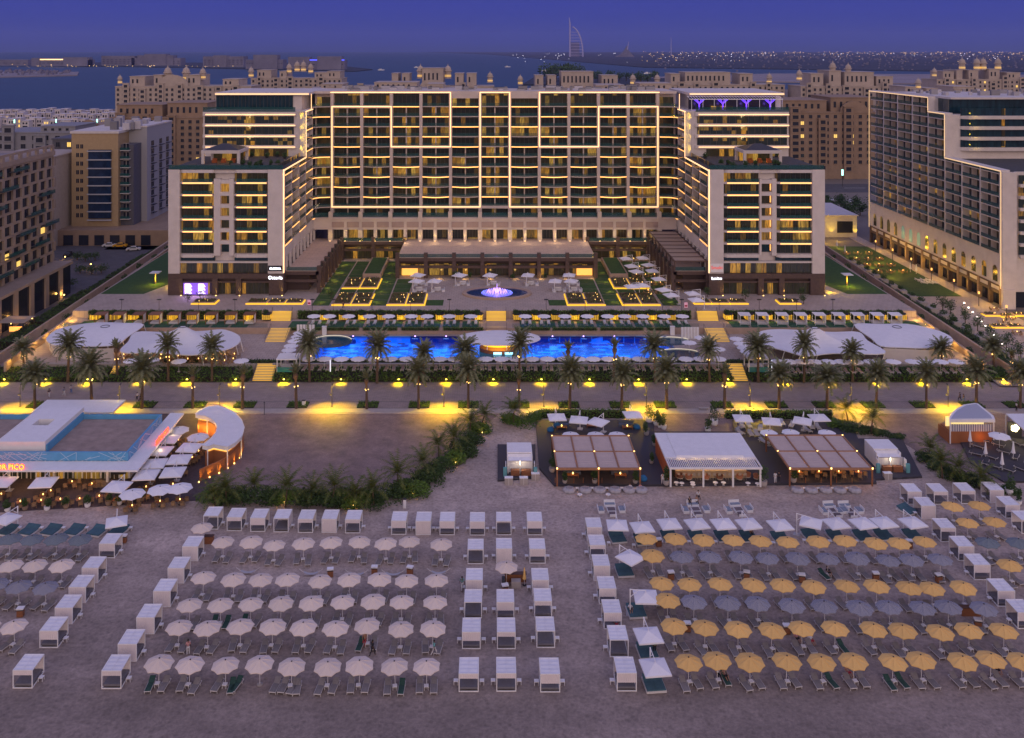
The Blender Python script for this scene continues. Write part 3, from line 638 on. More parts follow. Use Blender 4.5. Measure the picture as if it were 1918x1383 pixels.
 xin=xi -s *2.9;lo3,hi3=min(xo,xin),max(xo,xin)
 for q in range(4):
  z=38.9+q *3.0
  p=MB();p.prism([(xo,Ym -.5),(xin,Ym -.5),(xi,Ym+3.),(xi,Ym+4),(xo,Ym+4)],z -.45,z+.45+(.25 if q==3 else 0));o=put(p,'tower_band',M_white,hotel)
  p=MB();p.box(lo3+.8,hi3,Ym -.66,Ym -.5,z -.15,z+.05);put(p,'light_strip',M_ledb,o)
  if q<3:
   p=MB();p.box(lo3+.5,hi3 -.5,Ym -.1,Ym -.02,z+.45,z+2.55)
   for t in range(15):xx=lo3+.5+(hi3 -lo3 -1)*t/14;p.box(xx -.05,xx+.05,Ym -.16,Ym -.1,z+.45,z+2.55,1)
   put(p,'tower_window',[room_mat('tower_glass',(.010,.032,.045),0,.34,.80),M_mull],hotel)
   xm=(lo3+hi3)/2;p=MB();p.box(xm -1.4,xm+1.4,Ym -.2,Ym -.17,z+.5,z+2.5);put(p,'corridor_window',Rm[1],hotel)
   lamp('POINT','corridor_lamp',(xm,Ym -.9,z+2.2),WARM,25,.2,parent=hotel)
  lamp('SPOT','corner_beam',(xin+s *.6,Ym -.9,z -.2),YEL,240,.2,rot=(R(80),0,R(90 if s<0 else -90)),spot=110,parent=hotel)
 xm=(lo3+hi3)/2;p=MB();p.box(lo3+3,hi3 -2,Ym -.2,Ym -.05,36.3,38.3);put(p,'rooftop_bar_window',Rm[1],hotel,loc=(lo3,Ym,36))
 p=MB();p.box(lo2+2,hi2 -.5,258,284,48.9,53.0);put(p,'penthouse',[M_white],hotel)
 p=MB();p.box(lo+2,hi,256.8,286,53.0,53.7);o=put(p,'penthouse_roof',M_white,hotel)
 p=MB();p.box(lo+2.2,hi,256.62,256.8,53.2,53.42);put(p,'light_strip',M_ledb,o)
 if side<0:
  p=MB();p.box(lo2+2.2,hi2 -3,257.8,257.98,49.0,52.9)
  for t in range(22):xx=lo2+2.2+(hi2 -5.2 -lo2)*t/21;p.box(xx -.04,xx+.04,257.7,257.8,49,52.9,1)
  put(p,'penthouse_glass',[G_blue,M_mull],hotel)
 else:
  p=MB();p.box(lo+2,hi -2.2,257.6,257.98,49.0,52.9);put(p,'penthouse_glass',[mat('night_glass',(.015,.015,.03),.2)],hotel)
 p=MB();p.box(lo,hi -(0 if s<0 else 2),Ym -.3,Ym -.25,48.9,50.0) if False else p.box(lo3,hi3,Ym -.35,Ym -.3,48.2,49.9);put(p,'penthouse_railing',M_teal,hotel)
 p=MB();p.box(lo,hi,Yf+.0,Ym -.5,36.2,36.3);put(p,'roof_terrace',[mat('dark_roof_deck',(.06,.06,.065),.9,var=.3)],hotel)
 p=MB();p.box(lo+.2,hi -.2,Yf+.1,Yf+.14,36.3,37.3);put(p,'roof_railing',M_teal,hotel)
wing(-79.5,-51.0,(-76.7,-68.3),(-66.7,-64.5),(-63.4,-54.9),-1)
wing(82.7,54.0,(57.7,66.6),(67.1,69.7),(70.8,79.6),1)
for s,xw,xm in ((1,-51.0,cx[0]-.45),(-1,54.0,cx[11]+.45)):
 pth=[Vector((xw,262.3,0)),Vector((xw+s *.5,263.6,0)),Vector((xw+s *1.6,264.8,0)),Vector((xm -s *.9,265.2,0)),Vector((xm,265.4,0))]
 for k in range(0,12):
  z=zk(k);lit=k%2==1
  b=MB();b.prism([(p.x,p.y) for p in pth]+[(xm,268.3),(xw -s *.5,268.3),(xw -s *.5,262.3)],z -.14,z+.1)
  o=put(b,'corner_balcony',M_cream,hotel)
  b=MB()
  for p,q in zip(pth,pth[1:]):b.face([(p.x,p.y,z+.1),(q.x,q.y,z+.1),(q.x,q.y,z+1),(p.x,p.y,z+1)])
  put(b,'railing',M_teal,o)
  if lit:
   b=MB()
   for p,q in zip(pth,pth[1:]):b.face([(p.x,p.y -.04,z -.16),(q.x,q.y -.04,z -.16),(q.x,q.y -.04,z+.08),(p.x,p.y -.04,z+.08)])
   put(b,'light_strip',M_led,o)
  b=MB();xa,xb=sorted((xw+s *.2,xm -s *.05));b.box(xa,xb,267.9,268.1,z+.1,z+2.7);put(b,'corner_window',[wr.choice(Rm)],hotel,loc=(xa,268,z))
 b=MB();xa,xb=sorted((xw -s *.4,xm));b.box(xa,xb,268.1,284,17,53.0);put(b,'corner_block',M_cream,hotel)
 b=MB();xa,xb=sorted((xw -s *.3,xm));b.box(xa,xb,265.5,266.3,53.0,53.7);put(b,'corner_cornice',M_cream,hotel)
rr=random.Random(3)
for k in range(70):
 x=rr.uniform(cx[0],cx[11]);y=rr.uniform(270,283);w,d,h=rr.uniform(.6,3.2),rr.uniform(.6,2),rr.uniform(.4,1.3)
 b=MB();b.box(x -w/2,x+w/2,y -d/2,y+d/2,53.7,53.7+h);b.box(x -w/2+.1,x+w/2 -.1,y -d/2+.1,y+d/2 -.1,53.7+h,53.78+h,1)
 put(b,'rooftop_unit',[mat('unit_grey',(.34,.33,.36),.7,objrand=.5),M_dark],hotel)
 # ---- rooftop pavilions: things standing on the wing roofs
def pavilion(xc,side):
 o=empty('rooftop_pavilion',(xc,240,36.3),'white framed rooftop pavilion with dark hipped roof on the %s'%('block with the purple shop window' if side<0 else 'block above the parasol courtyard'),'pavilion','rooftop pavilions')
 b=MB()
 for dx in (-4.6,4.6):
  for dy in (-4,4):b.box(xc+dx -.35,xc+dx+.35,240+dy -.35,240+dy+.35,36.3,39.6)
 b.box(xc -5,xc+5,235.6,236.4,39.0,39.8);b.box(xc -5,xc+5,243.6,244.4,39.0,39.8);b.box(xc -5,xc -4.2,236.4,243.6,39.0,39.8);b.box(xc+4.2,xc+5,236.4,243.6,39,39.8);put(b,'frame',M_white,o)
 b=MB();b.face([(xc -4.6,236,39.85),(xc+4.6,236,39.85),(xc+.8,240,41.2),(xc -.8,240,41.2)]);b.face([(xc -4.6,244,39.85),(xc -.8,240,41.2),(xc+.8,240,41.2),(xc+4.6,244,39.85)])
 b.face([(xc -4.6,236,39.85),(xc -.8,240,41.2),(xc -4.6,244,39.85)]);b.face([(xc+4.6,236,39.85),(xc+4.6,244,39.85),(xc+.8,240,41.2)]);put(b,'roof',M_dark,o)
 b=MB();b.box(xc -4,xc+4,243,243.2,36.3,39);put(b,'back_wall',[Rm[1]],o)
 for k in range(3):
  b=MB();b.box(xc -3+k *2.4,xc -1.8+k *2.4,238,238.8,36.3,37.0);b.box(xc -3+k *2.4,xc -1.8+k *2.4,238.7,238.9,37,37.4);put(b,'sofa',mat('rust_fabric',(.35,.10,.03),.9),o)
 lamp('POINT','pavilion_lamp',(xc,240,38.4),(1,.5,.15),260,.3,parent=o)
pavilion(-69.6,-1);pavilion(70.4,1)
lab=['on the roof terrace above the purple shop window','on the roof terrace above the parasol courtyard']
for si,(x0,x1) in enumerate(((-77,-53),(56,81))):
 for k in range(14):
  x=rr.uniform(x0,x1);y=rr.choice((rr.uniform(227.5,233),rr.uniform(246,251)))
  bb=bush_mesh(200+k+si *20,.7,.7,1.1,160,.2);pl=MB();
  o=empty('potted_shrub',(x,y,36.3),'%s leafy shrub in a dark pot %s'%(nth(k),lab[si]),'potted plant','potted shrubs on the roof terraces')
  pl.lathe([(.0,0),(.38,0),(.48,.55),(.42,.56),(.0,.5)],10);link('pot',pl.data('pot',M_dark),o,(x,y,36.3))
  link('foliage',bb.data('foliage',L_bush),o,(x,y,36.7))
 for k in range(5):
  x=x0+2.2+k *5.2;y=229.5+(k%2)*3
  if abs(x -(-69.6 if si==0 else 70.4))<4:y=228.6
  o=empty('rooftop_sofa',(x,y,36.3),'dark low sofa, %s along %s'%(nth(k),lab[si][3:]),'sofa','sofas on the roof terraces')
  b=MB();b.box(x -1,x+1,y -.4,y+.4,36.3,36.75);put(b,'seat',mat('sofa_grey',(.10,.10,.12),.9),o);b=MB();b.box(x -1,x+1,y+.4,y+.6,36.3,37.15);put(b,'backrest',MATS['sofa_grey'],o)
o=empty('rooftop_pergola',(69,255,49),'rooftop pergola with slanting slats and purple lit branching columns','pergola')
b=MB();b.box(55.5,81.5,254.0,254.2,51.9,52.1);b.box(55.5,81.5,257.2,257.4,52.6,52.8)
for k in range(34):b.face([(55.6+k *.78,254.0,52.12),(55.75+k *.78,254,52.12),(55.45+k *.78,257.4,52.85),(55.3+k *.78,257.4,52.85)])
put(b,'slat_roof',M_white2,o)
for k in range(9):
 b=MB();b.box(56+k *3.15,56.12+k *3.15,253.9,254.02,49,51.9);put(b,'post',M_white2,o)
for k in range(4):
 x=58.5+k *6.6;b=MB();b.tube((x,255.4,49),(x,255.4,50.9),.16)
 for a in range(6):b.tube((x,255.4,50.6),(x+1.6 *math.cos(a *1.05),255.4+1.1 *math.sin(a *1.05),52.0),.09)
 put(b,'branching_column',mat('purple_lit',(.3,.1,.9),.5,emit=(.13,.05,1.),es=1.5),o)
 lamp('POINT','purple_lamp',(x,254.6,50.4),(.24,.10,1),45,.3,parent=o)
b=MB();b.box(62,68,255.6,256.4,49,50.0);put(b,'bar_counter',Rm[1],o)
o=empty('terrace_pergola',(50,244,TZ),'long brown slatted pergola on the terrace beside the parasol courtyard','pergola')
b=MB()
for x in (45.8,53.8):
 for k in range(8):b.box(x -.15,x+.15,226.4+k *5.2,226.7+k *5.2,TZ if k or x<50 else GZ,13.4)
put(b,'frame',M_brownst,o)
b=MB()
for k in range(9):b.box(45.6,54.0,226.2+k *4.6,226.5+k *4.6,13.2,13.5)
b.box(45.6,45.9,226.5,263,13.2,13.5);b.box(53.5,53.95,226.5,263,13.2,13.5);put(b,'beam',M_brownst,o)
for k in range(8):
 b=MB()
 for q in range(14):b.box(45.95,53.45,226.6+k *4.6+q *.31,226.8+k *4.6+q *.31,13.3,13.36)
 put(b,'slat_panel',mat('pale_slat',(.38,.31,.27),.8),o)
 # ---- signs on the hotel blocks
def text_obj(s,size,loc,rot,m,parent=None,ext=.03,name='lettering',align='CENTER',bold=0.):
 cu=bpy.data.curves.new(name,'FONT');cu.body=s;cu.size=size;cu.extrude=ext;cu.align_x=align;cu.offset=bold;cu.materials.append(m);cu.resolution_u=2
 t_=bpy.data.objects.new(name,cu);scene.collection.objects.link(t_);me=bpy.data.meshes.new_from_object(t_.evaluated_get(bpy.context.evaluated_depsgraph_get()));me.name=name;bpy.data.objects.remove(t_)
 o=bpy.data.objects.new(name,me);scene.collection.objects.link(o);o.rotation_euler=rot
 WL[o.name]=Vector(loc)
 if parent is not None:o.parent=parent;o.location=Vector(loc)-WL[parent.name]
 else:o.location=loc
 return o
M_sgn=mat('white_lettering',(.9,.9,.95),.5,emit=(.85,.88,1),es=5)
M_sgr=mat('red_lettering',(.5,.03,.03),.5,emit=(1,.08,.04),es=.6)
o=empty('wall_sign',(-53.0,225.3,12),'dark plate sign with small white lettering low on the cream block corner','sign');b=MB();b.box(-54.8,-51.3,225.3,225.42,11.2,12.5);put(b,'sign_board',M_dark,o)
text_obj('CUCINA',.75,(-53.05,225.27,11.55),(R(90),0,0),M_sgn,o)
o=empty('wall_sign',(-53.0,225.1,9.6),'white script lettering on the brown stone corner under the dark plate sign','sign');text_obj('Osteria',1.15,(-53.0,225.2,9.2),(R(90),0,0),M_sgn,o)
o=empty('wall_sign',(55.9,225.3,12),'white plate sign with red script lettering on the cream block','sign');b=MB();b.box(54.4,57.5,225.3,225.42,10.9,13.0);put(b,'sign_board',M_white2,o)
text_obj('Smoki',1.15,(55.95,225.27,11.65),(R(90),0,0),M_sgr,o)
o=empty('wall_sign',(56,225.1,9.4),'glowing white lettering on brown stone under the red script sign','sign');text_obj('Luvino',.95,(55.9,225.2,9.1),(R(90),0,0),M_sgn,o)
o=empty('shop_display',(-72.5,225.2,GZ),'purple lit shop window with stacked white glowing shelves','shop window')
b=MB();b.box(-75.6,-69.6,225.0,225.1,GZ+.3,GZ+3.1);put(b,'display_panel',mat('violet_panel',(.2,.1,.5),.4,emit=(.30,.12,.9),es=.8,var=.3),o)
for x in (-75.2,-71.9):
 for k in range(9):b=MB();b.box(x,x+1.7 -(k%3)*.2,224.85,225.0,GZ+.5+k *.28,GZ+.66+k *.28);put(b,'shelf',mat('shelf_glow',(.9,.9,1),.5,emit=(.8,.65,1),es=3.5),o)
lamp('AREA','shop_lamp',(-72.5,224.6,GZ+2),(.6,.3,1),120,2.5,rot=(R(-60),0,0),parent=o)
# == NEIGHBOURS
M_beige=mat('beige_render',(.31,.245,.20),.85,var=.12,vscale=.4)
M_tan=mat('tan_stone',(.30,.21,.145),.85,var=.16,vscale=.3)
M_cream2=mat('pale_stone',(.46,.385,.33),.85,var=.14,vscale=.2)
M_slate=mat('slate_cladding',(.10,.10,.125),.7,var=.2)
M_bluegl=mat('blue_glass',(.012,.03,.075),.12,var=.5,vscale=.5,spec=.7)
M_warmwin=mat('warm_window',(.4,.3,.1),.4,emit=(1.,.62,.14),es=1.1,var=.5,vscale=1.)
M_dkwin=mat('dark_window',(.018,.022,.035),.2,spec=.5)
br=random.Random(11)
# --- east residence with side balconies (X = 130)
e=empty('apartment_hotel',(150,270,0),'cream balcony block outlined by a light line, arched openings along its base','building')
b=MB();b.box(131.8,172,232.5,261,13.5,34.7);b.box(131.8,172,261,271,13.5,47.2);b.box(131.8,172,271,312,13.5,51.4);put(b,'main_block',M_white,e)
b=MB();b.box(130.3,172,232.2,313,4.2,13.5);put(b,'base_wall',M_white,e)
b=MB();b.box(131.5,172,233,313,0,4.2);put(b,'shop_wall',M_dkwin,e)
b=MB();b.box(130.1,131.5,232,313,3.4,4.2);b.box(130.1,131.5,232,313,5.2,5.6);put(b,'brown_band',M_brownst,e)
for k in range(16):
 b=MB();y=232.6+k *5.3;b.box(129.9,130.9,y -.4,y+.4,0,5.6);put(b,'shop_column',M_brownst if k%2 else M_tan,e)
ystops=[232.5,242.2,251.6,261,271,281.2,291.4,301.8,312]
for k,(ya,yb) in enumerate(zip(ystops,ystops[1:])):
 zt=34.7 if yb<=261 else (47.2 if yb<=271 else 51.4);n=int((zt -13.6)/2.93)
 b=MB();b.box(130,131.8,ya -.3,ya+.3,13.5,zt);put(b,'fin',M_white,e)
 for q in range(n+1):
  z=13.6+q *2.93
  b=MB();b.box(130.02,131.8,ya+.3,yb -.3,z -.15,z+.12)
  o=put(b,'balcony',M_cream,e)
  b=MB();b.box(130.03,130.08,ya+.3,yb -.3,z+.12,z+1.05);put(b,'railing',M_teal,o)
  if z+2.5<zt:
   b=MB();b.box(131.7,131.78,ya+.6,ya+(yb -ya)*.5,z+.15,z+2.5,0);b.box(130.4,131.79,ya+(yb -ya)*.52,ya+(yb -ya)*.52+.15,z+.12,z+2.7,1);b.box(131.7,131.78,ya+(yb -ya)*.6,yb -.7,z+.15,z+2.5,0)
   put(b,'window',[br.choice((M_dkwin,M_dkwin,Rm[0],Rm[2])),M_cream],e)
for (y0,y1,z) in ((232.2,261.0,34.7),(261,271,47.2),(271,313,51.4)):
 b=MB();b.box(129.9,132.2,y0,y1,z,z+.5);put(b,'cornice',M_white,e)
 b=MB();b.box(129.78,129.9,y0,y1,z+.1,z+.32);put(b,'outline_light',mat('led_soft',(.9,.8,.6),.5,emit=(1.,.62,.26),es=.85),e)
b=MB();b.box(129.8,129.92,260.9,261.05,35.2,47.2);b.box(129.8,129.92,270.9,271.05,47.7,51.4);b.box(129.85,129.98,232.2,232.4,5,34.7);b.box(129.85,130,312.9,313.0,5,51.4);put(b,'outline_light',mat('led_soft',(.9,.8,.6),.5,emit=(1.,.62,.26),es=.85),e)
for k in range(15):
 y=235.5+k *5.25;b=MB();pts=[(y -1.1,6.2),(y+1.1,6.2),(y+1.1,9.2)]+[(y+1.1 *math.cos(a *math.pi/6),9.2+1.1 *math.sin(a *math.pi/6)) for a in range(1,6)]+[(y -1.1,9.2)]
 b.face([(130.25,p[0],p[1]) for p in pts]);b.face([(130.28,p[0]+.0,p[1]) for p in pts])
 put(b,'arched_window',[Rm[0] if k not in (8,9,10) else mat('teal_lit',(.1,.3,.3),.3,emit=(.3,.8,.8),es=.13)],e)
 b=MB()
 for a in range(12):
  t0,t1=math.pi *a/12,math.pi *(a+1)/12;b.face([(130.2,y+1.1 *math.cos(t0),9.2+1.1 *math.sin(t0)),(130.2,y+1.35 *math.cos(t0),9.2+1.35 *math.sin(t0)),(130.2,y+1.35 *math.cos(t1),9.2+1.35 *math.sin(t1)),(130.2,y+1.1 *math.cos(t1),9.2+1.1 *math.sin(t1))])
 put(b,'arch_trim',M_cream,e)
b=MB();b.box(130,133.6,231.6,233.2,5,34.7);b.box(130,133.2,231.3,233,0,5);put(b,'corner_pier',M_white,e)
for q in range(7):
 z=13.4+q *3
 b=MB();b.box(134.4,172,231.2,232.6,z -.5,z+.25);put(b,'front_balcony',M_white,e)
 b=MB();b.box(134.4,172,232.0,232.2,z+.3,z+2.5);put(b,'front_window',[room_mat('tower_glass',(.010,.032,.045),0,.34,.80)],e)
for q in range(4):
 z=37.5+q *3
 b=MB();b.prism([(133,262),(136,259.4),(172,259.4),(172,262)],z -.5,z+.45);put(b,'tower_band',M_white,e)
 b=MB();b.box(134.4,172,260.6,260.9,z+.45,z+2.55);put(b,'tower_window',G_blue,e)
 lamp('POINT','tower_lamp',(138,258.6,z+1.0),YEL,30,.15,parent=e)
 b=MB();b.box(146,146.9,260.4,260.6,z+.5,z+2.5);put(b,'corridor_window',Rm[1],e)
b=MB();b.box(133,172,264.6,272,47.4,51.4);put(b,'penthouse_glass',G_blue,e)
b=MB();b.box(133,172,263.6,300,51.45,52.0);put(b,'penthouse_roof',M_white,e)
b=MB();b.box(131,172,233,259,34.75,34.85);put(b,'roof_terrace',MATS['dark_roof_deck'],e)
for k in range(26):
 x,y=br.uniform(134,170),br.uniform(273,300);w=br.uniform(.8,3);b=MB();b.box(x,x+w,y,y+w *.6,52,52+br.uniform(.5,1.6));put(b,'rooftop_unit',MATS['unit_grey'],e)
 # ---- generic block with window grid on front (-y) and one side
def winmesh(w,h,arch=False,m=None,ledge=True,mul=2):
 b=MB();b.box(-w/2,w/2,-.06,.1,0,h,0)
 if arch:
  b.lathe([(0,0)],3) if False else None
  pts=[(w/2 *math.cos(a *math.pi/8),h+w/2 *math.sin(a *math.pi/8)*.7) for a in range(9)];b.face([(p[0],-.06,p[1]) for p in pts])
 for k in range(1,mul):x=-w/2+w *k/mul;b.box(x -.05,x+.05,-.1,-.06,0,h,1)
 if ledge:b.box(-w/2 -.15,w/2+.15,-.3,.05,-.2,0,2)
 b.box(-w/2 -.12,-w/2,-.14,.05,0,h,2);b.box(w/2,w/2+.12,-.14,.05,0,h,2)
 return b.data('window',m)
def turret(x,y,z,s,m,par,lit=True):
 b=MB();b.lathe([(.9 *s,0),(.9 *s,.2 *s),(.75 *s,.25 *s),(.75 *s,1.6 *s),(1.0 *s,1.7 *s),(1.0 *s,1.9 *s),(.8 *s,1.95 *s),(.76 *s,2.3 *s),(.55 *s,2.75 *s),(.15 *s,3.0 *s),(.05 *s,3.4 *s),(0,3.6 *s)],10,(x,y,z));o=put(b,'domed_turret',m,par,smooth=False)
 if lit:
  b=MB();b.lathe([(.78 *s,.4 *s),(.78 *s,.9 *s)],10,(x,y,z));put(b,'turret_light',mat('turret_glow',(.9,.7,.3),.5,emit=(1,.55,.12),es=.4),o)
def residence(label,x0,x1,y0,y1,zt,m,wings=(),dz=3.4,dx=4.2,turrets=(),z0=0.,side=None,steps=(),litp=.05,gables=(),cat='apartment building',group='apartment blocks behind the hotel',arch_every=3):
 o=empty('residence_block',((x0+x1)/2,(y0+y1)/2,z0),label,cat,group)
 b=MB();b.box(x0,x1,y0,y1,z0,zt);put(b,'block',m,o)
 b=MB();b.box(x0 -.3,x1+.3,y0 -.3,y1+.3,zt,zt+.5);b.box(x0+1,x1 -1,y0+1,y1 -1,zt+.5,zt+.55);put(b,'roof',[m],o)
 nx=max(2,int((x1 -x0)/dx));nz=int((zt -z0 -2)/dz);ms=[[winmesh(dx *.42,dz *.52,False,[w,M_mull,m]) for w in (M_dkwin,M_warmwin)],[winmesh(dx *.42,dz *.42,True,[w,M_mull,m]) for w in (M_dkwin,M_warmwin)]]
 cnt=0
 for q in range(nz):
  for k in range(nx):
   if cnt>=96:break
   z=zt -(q+1)*dz+.6;arch=arch_every and (k%arch_every==1) and (q%3==1);cnt+=1
   link('window',ms[1 if arch else 0][1 if br.random()<litp else 0],o,(x0+(k+.5)*(x1 -x0)/nx,y0 -.02,z))
 if side:
  nyy=int((y1 -y0)/dx);sx_=x0 if side<0 else x1;c2=0
  for q in range(nz):
   for k in range(nyy):
    if c2>=60:break
    c2+=1;w=link('side_window',ms[0][0],o,(sx_,y0+(k+.5)*(y1 -y0)/nyy,zt -(q+1)*dz+.6));w.rotation_euler=(0,0,R(90 *side))
 for i_ in range(int((x1 -x0)/13)):
  a_=x0+3+i_ *13+br.uniform(0,3);w_=br.uniform(3.4,5.2);h_=br.uniform(-3,2.4) if i_%2 else br.uniform(.8,3.4)
  b=MB();b.box(a_,a_+w_,y0 -1.5,y0 -.35,z0,zt+h_);b.box(a_ -.3,a_+w_+.3,y0 -1.8,y0+.0,zt+h_,zt+h_+.4)
  nf=int((zt+h_ -z0 -1)/dz)
  for q_ in range(nf):zz=zt+h_ -(q_+1)*dz+.7;b.box(a_+w_ *.22,a_+w_ *.78,y0 -1.56,y0 -1.5,zz,zz+dz *.55,1);b.box(a_+w_ *.12,a_+w_ *.88,y0 -2.0,y0 -1.5,zz -.35,zz,0)
  put(b,'projecting_bay',[m,M_dkwin],o)
 for (a,c,h) in steps:
  b=MB();b.box(a,c,y0+3,y1 -2,zt+.5,zt+h);b.box(a -.3,c+.3,y0+2.7,y1 -1.7,zt+h,zt+h+.4);[b.box(t_,t_+1.2,y0+2.85,y0+3,zt+h *.35,zt+h *.75,1) for t_ in [a+1.5+3.2 *i_ for i_ in range(int((c -a -2)/3.2))]];put(b,'penthouse',[m,M_dkwin],o)
 for (tx,tz,s) in turrets:turret(tx,y0+2.2 *s,tz,s *.82,m,o)
 for (gx,gw,gh) in gables:
  b=MB();pts=[(gx+gw *math.cos(a *math.pi/10),zt+.5+gh *math.sin(a *math.pi/10)) for a in range(11)]
  i=len(b.v);b.v+=[(p[0],y0 -.1,p[1]) for p in pts]+[(p[0],y0+1.2,p[1]) for p in pts];n=len(pts);b.f.append(tuple(i+k for k in range(n))[::-1]);b.m.append(0)
  for k in range(n -1):b.f.append((i+k,i+k+1,i+n+k+1,i+n+k));b.m.append(0)
  put(b,'curved_gable',m,o)
 return o
def wx(px,Y):return (px -PX)*Y/FL
def wz(py,Y):return HC -(py -PY)*Y/FL
Y=470.;residence('tan stone block behind the cream wing beside the dark grey apartments',wx(205,Y),wx(392,Y),Y,Y+30,wz(222,Y),M_tan,steps=((wx(215,Y),wx(300,Y),6.5),(wx(310,Y),wx(385,Y),7.5)),dz=3.2,dx=3.9,side=-1)
Y=452.;residence('lower tan stone wing with arches beside the slate grey apartments',wx(180,Y),wx(262,Y),Y -20,Y+10,wz(232,Y),M_tan,dz=3.2,dx=3.6,gables=((wx(198,Y),3.5,3),))
Y=464.;residence('large tan stone block with arched windows between the two lit hotels',wx(1464,Y),wx(1650,Y),Y,Y+34,wz(212,Y),M_tan,steps=((wx(1470,Y),wx(1552,Y),6),(wx(1560,Y),wx(1640,Y),7.5)),dz=3.3,dx=3.9,gables=((wx(1600,Y),7,5.5),),litp=.04)
def ornate(label,p0,p1,Y,ytop,towers=(),steps=(),gables=(),**k):
 return residence(label,wx(p0,Y),wx(p1,Y),Y,Y+28,wz(ytop,Y),M_cream2,steps=[(wx(a,Y),wx(c,Y),h) for a,c,h in steps],turrets=[(wx(t,Y),wz(ty,Y),s) for t,ty,s in towers],gables=[(wx(g_,Y),w,h) for g_,w,h in gables],dz=3.5,dx=3.8,**k)
ornate('pale ornate palace block with three domed towers and twin arches',216,470,640,163,towers=((219,158,2.4),(306,153,4.),(341,153,4.),(374,150,3.2)),steps=((240,268,7),(285,300,8),(346,372,8),(415,445,5)),gables=((323,11,8),),litp=.02)
ornate('distant pale block with a row of four domed towers and warm roof lights',470,640,760,148,towers=((538,138,3.2),(553,135,3.4),(565,135,3.4),(579,138,3.2),(466,146,3.4)),steps=((480,506,7),(522,535,6),(588,612,5),(612,636,6)),litp=.04)
ornate('pale ornate block with rounded towers above the hotel roof centre',660,925,700,163,towers=((786,148,4.),(838,148,4.),(918,156,3.2)),steps=((733,745,10),(752,766,10),(790,830,14),(852,868,10),(874,892,10)),gables=((811,10,5),),litp=.05)
ornate('low pale block with plain roofs beside the dark tree island',1000,1180,720,166,towers=((975,160,3.),),steps=((1003,1018,10),(1026,1042,10),(1052,1112,13),(1128,1158,10)),litp=.05)
ornate('pale ornate block beyond the purple lit roof terrace',1255,1470,660,160,towers=((1188,160,3.),(1234,160,3.),(1446,158,3.)),steps=((1258,1275,8),(1285,1370,9),(1388,1412,8)),litp=.04)
ornate('tall pale ornate block with warm lit base near the bay',1500,1700,640,163,towers=((1503,152,3.),(1567,140,3.4),(1596,142,3.2)),steps=((1522,1545,9),(1556,1578,11),(1585,1640,10),(1645,1676,7)),litp=.06)
ornate('remote pale block with four domed towers beyond the balcony block',1755,1960,780,150,towers=((1757,145,3.),(1812,132,4.),(1840,132,4.),(1852,132,4.),(1880,132,4.)),steps=((1770,1790,7),(1795,1806,8),(1818,1836,8),(1856,1876,9),(1890,1915,6)),litp=.06)
ornate('long low pale block just behind the balcony block roof',1690,1860,560,176,towers=((1728,168,2.6),),steps=((1700,1720,4),(1740,1760,3),(1790,1830,4)),litp=.05)
ornate('low pale roofscape just behind the hotel roof above its middle',560,860,560,168,steps=((600,640,3),(700,780,4),(800,830,3)),litp=.04)
ornate('low pale roofscape just behind the hotel roof beside the purple terrace',1100,1290,560,170,steps=((1120,1170,3),(1200,1260,4)),litp=.04)
# --- near-left office block, mid-left apartments
a=empty('office_building',(-130,225,0),'beige grid facade block with diagonal glass balconies beside the service road','building')
b=MB();b.box(-160,-118.3,190,246,8.5,38);put(b,'tower_block',M_dkwin,a)
b=MB();b.box(-160,-113.3,190,246.5,0,8.5);put(b,'base_block',M_dkwin,a)
b=MB();b.box(-160,-112.8,189,247,8.0,8.7);put(b,'base_roof',M_beige,a)
b=MB();b.box(-160,-117.6,189,247,37.3,38.5);put(b,'roof',M_beige,a)
for k in range(11):
 z=8.7+k *2.87;b=MB();b.box(-118.3,-117.9,190,246.6,z -.1+2.35,z+2.87);put(b,'floor_band',M_beige,a)
 for q in range(14):
  y=191+q *4.2+(k%2)*.9
  b=MB();b.box(-118.3,-117.8,y,y+1.25,z -.1,z+2.35);put(b,'wall_panel',M_beige,a)
for k in range(7):
 y=194+k *7.6;b=MB();b.box(-113.3,-112.9,y,y+1.8,0,8.0);put(b,'base_pier',M_beige,a)
for k in range(22):
 z=11+(k%7)*4.1;y=192+(k *5.3)%50;b=MB();b.box(-118,-116.6,y,y+7.5,z,z+.15);b.box(-116.65,-116.6,y,y+7.5,z+.15,z+1.0,1);put(b,'glass_balcony',[M_mull,M_teal],a)
for (y,z) in ((214,22.6),(207,14),(222,14),(228,11),(240,17)):
 b=MB();b.box(-118.25,-118.15,y,y+2.2,z,z+1.8);put(b,'lit_window',M_warmwin,a)
b=MB();b.box(-150,-124,200,240,38.5,38.6);put(b,'roof_deck',M_roofg,a)
for k in range(12):
 x,y=br.uniform(-150,-126),br.uniform(202,238);b=MB();b.box(x,x+2,y,y+1.6,38.6,39.8);put(b,'rooftop_unit',MATS['unit_grey'],a)
o2=empty('apartment_building',(-133,330,0),'yellow ochre apartment tower with dark glass bands and slate side','building')
b=MB();b.box(-143.5,-127.5,313,346,5,37);put(b,'main_block',mat('ochre_render',(.40,.29,.165),.85,var=.1),o2)
b=MB();b.box(-127.5,-123,315,344,5,33);put(b,'slate_wall',M_slate,o2)
b=MB();b.box(-127.4,-121,322,347,5,38.4);put(b,'white_block',mat('cool_render',(.34,.335,.36),.8),o2)
b=MB();b.box(-146,-105,306,352,0,5.2);put(b,'base_wall',M_tan,o2)
b=MB();b.box(-137.5,-129.8,312.3,313,8,31.5);put(b,'glass_bay',M_bluegl,o2)
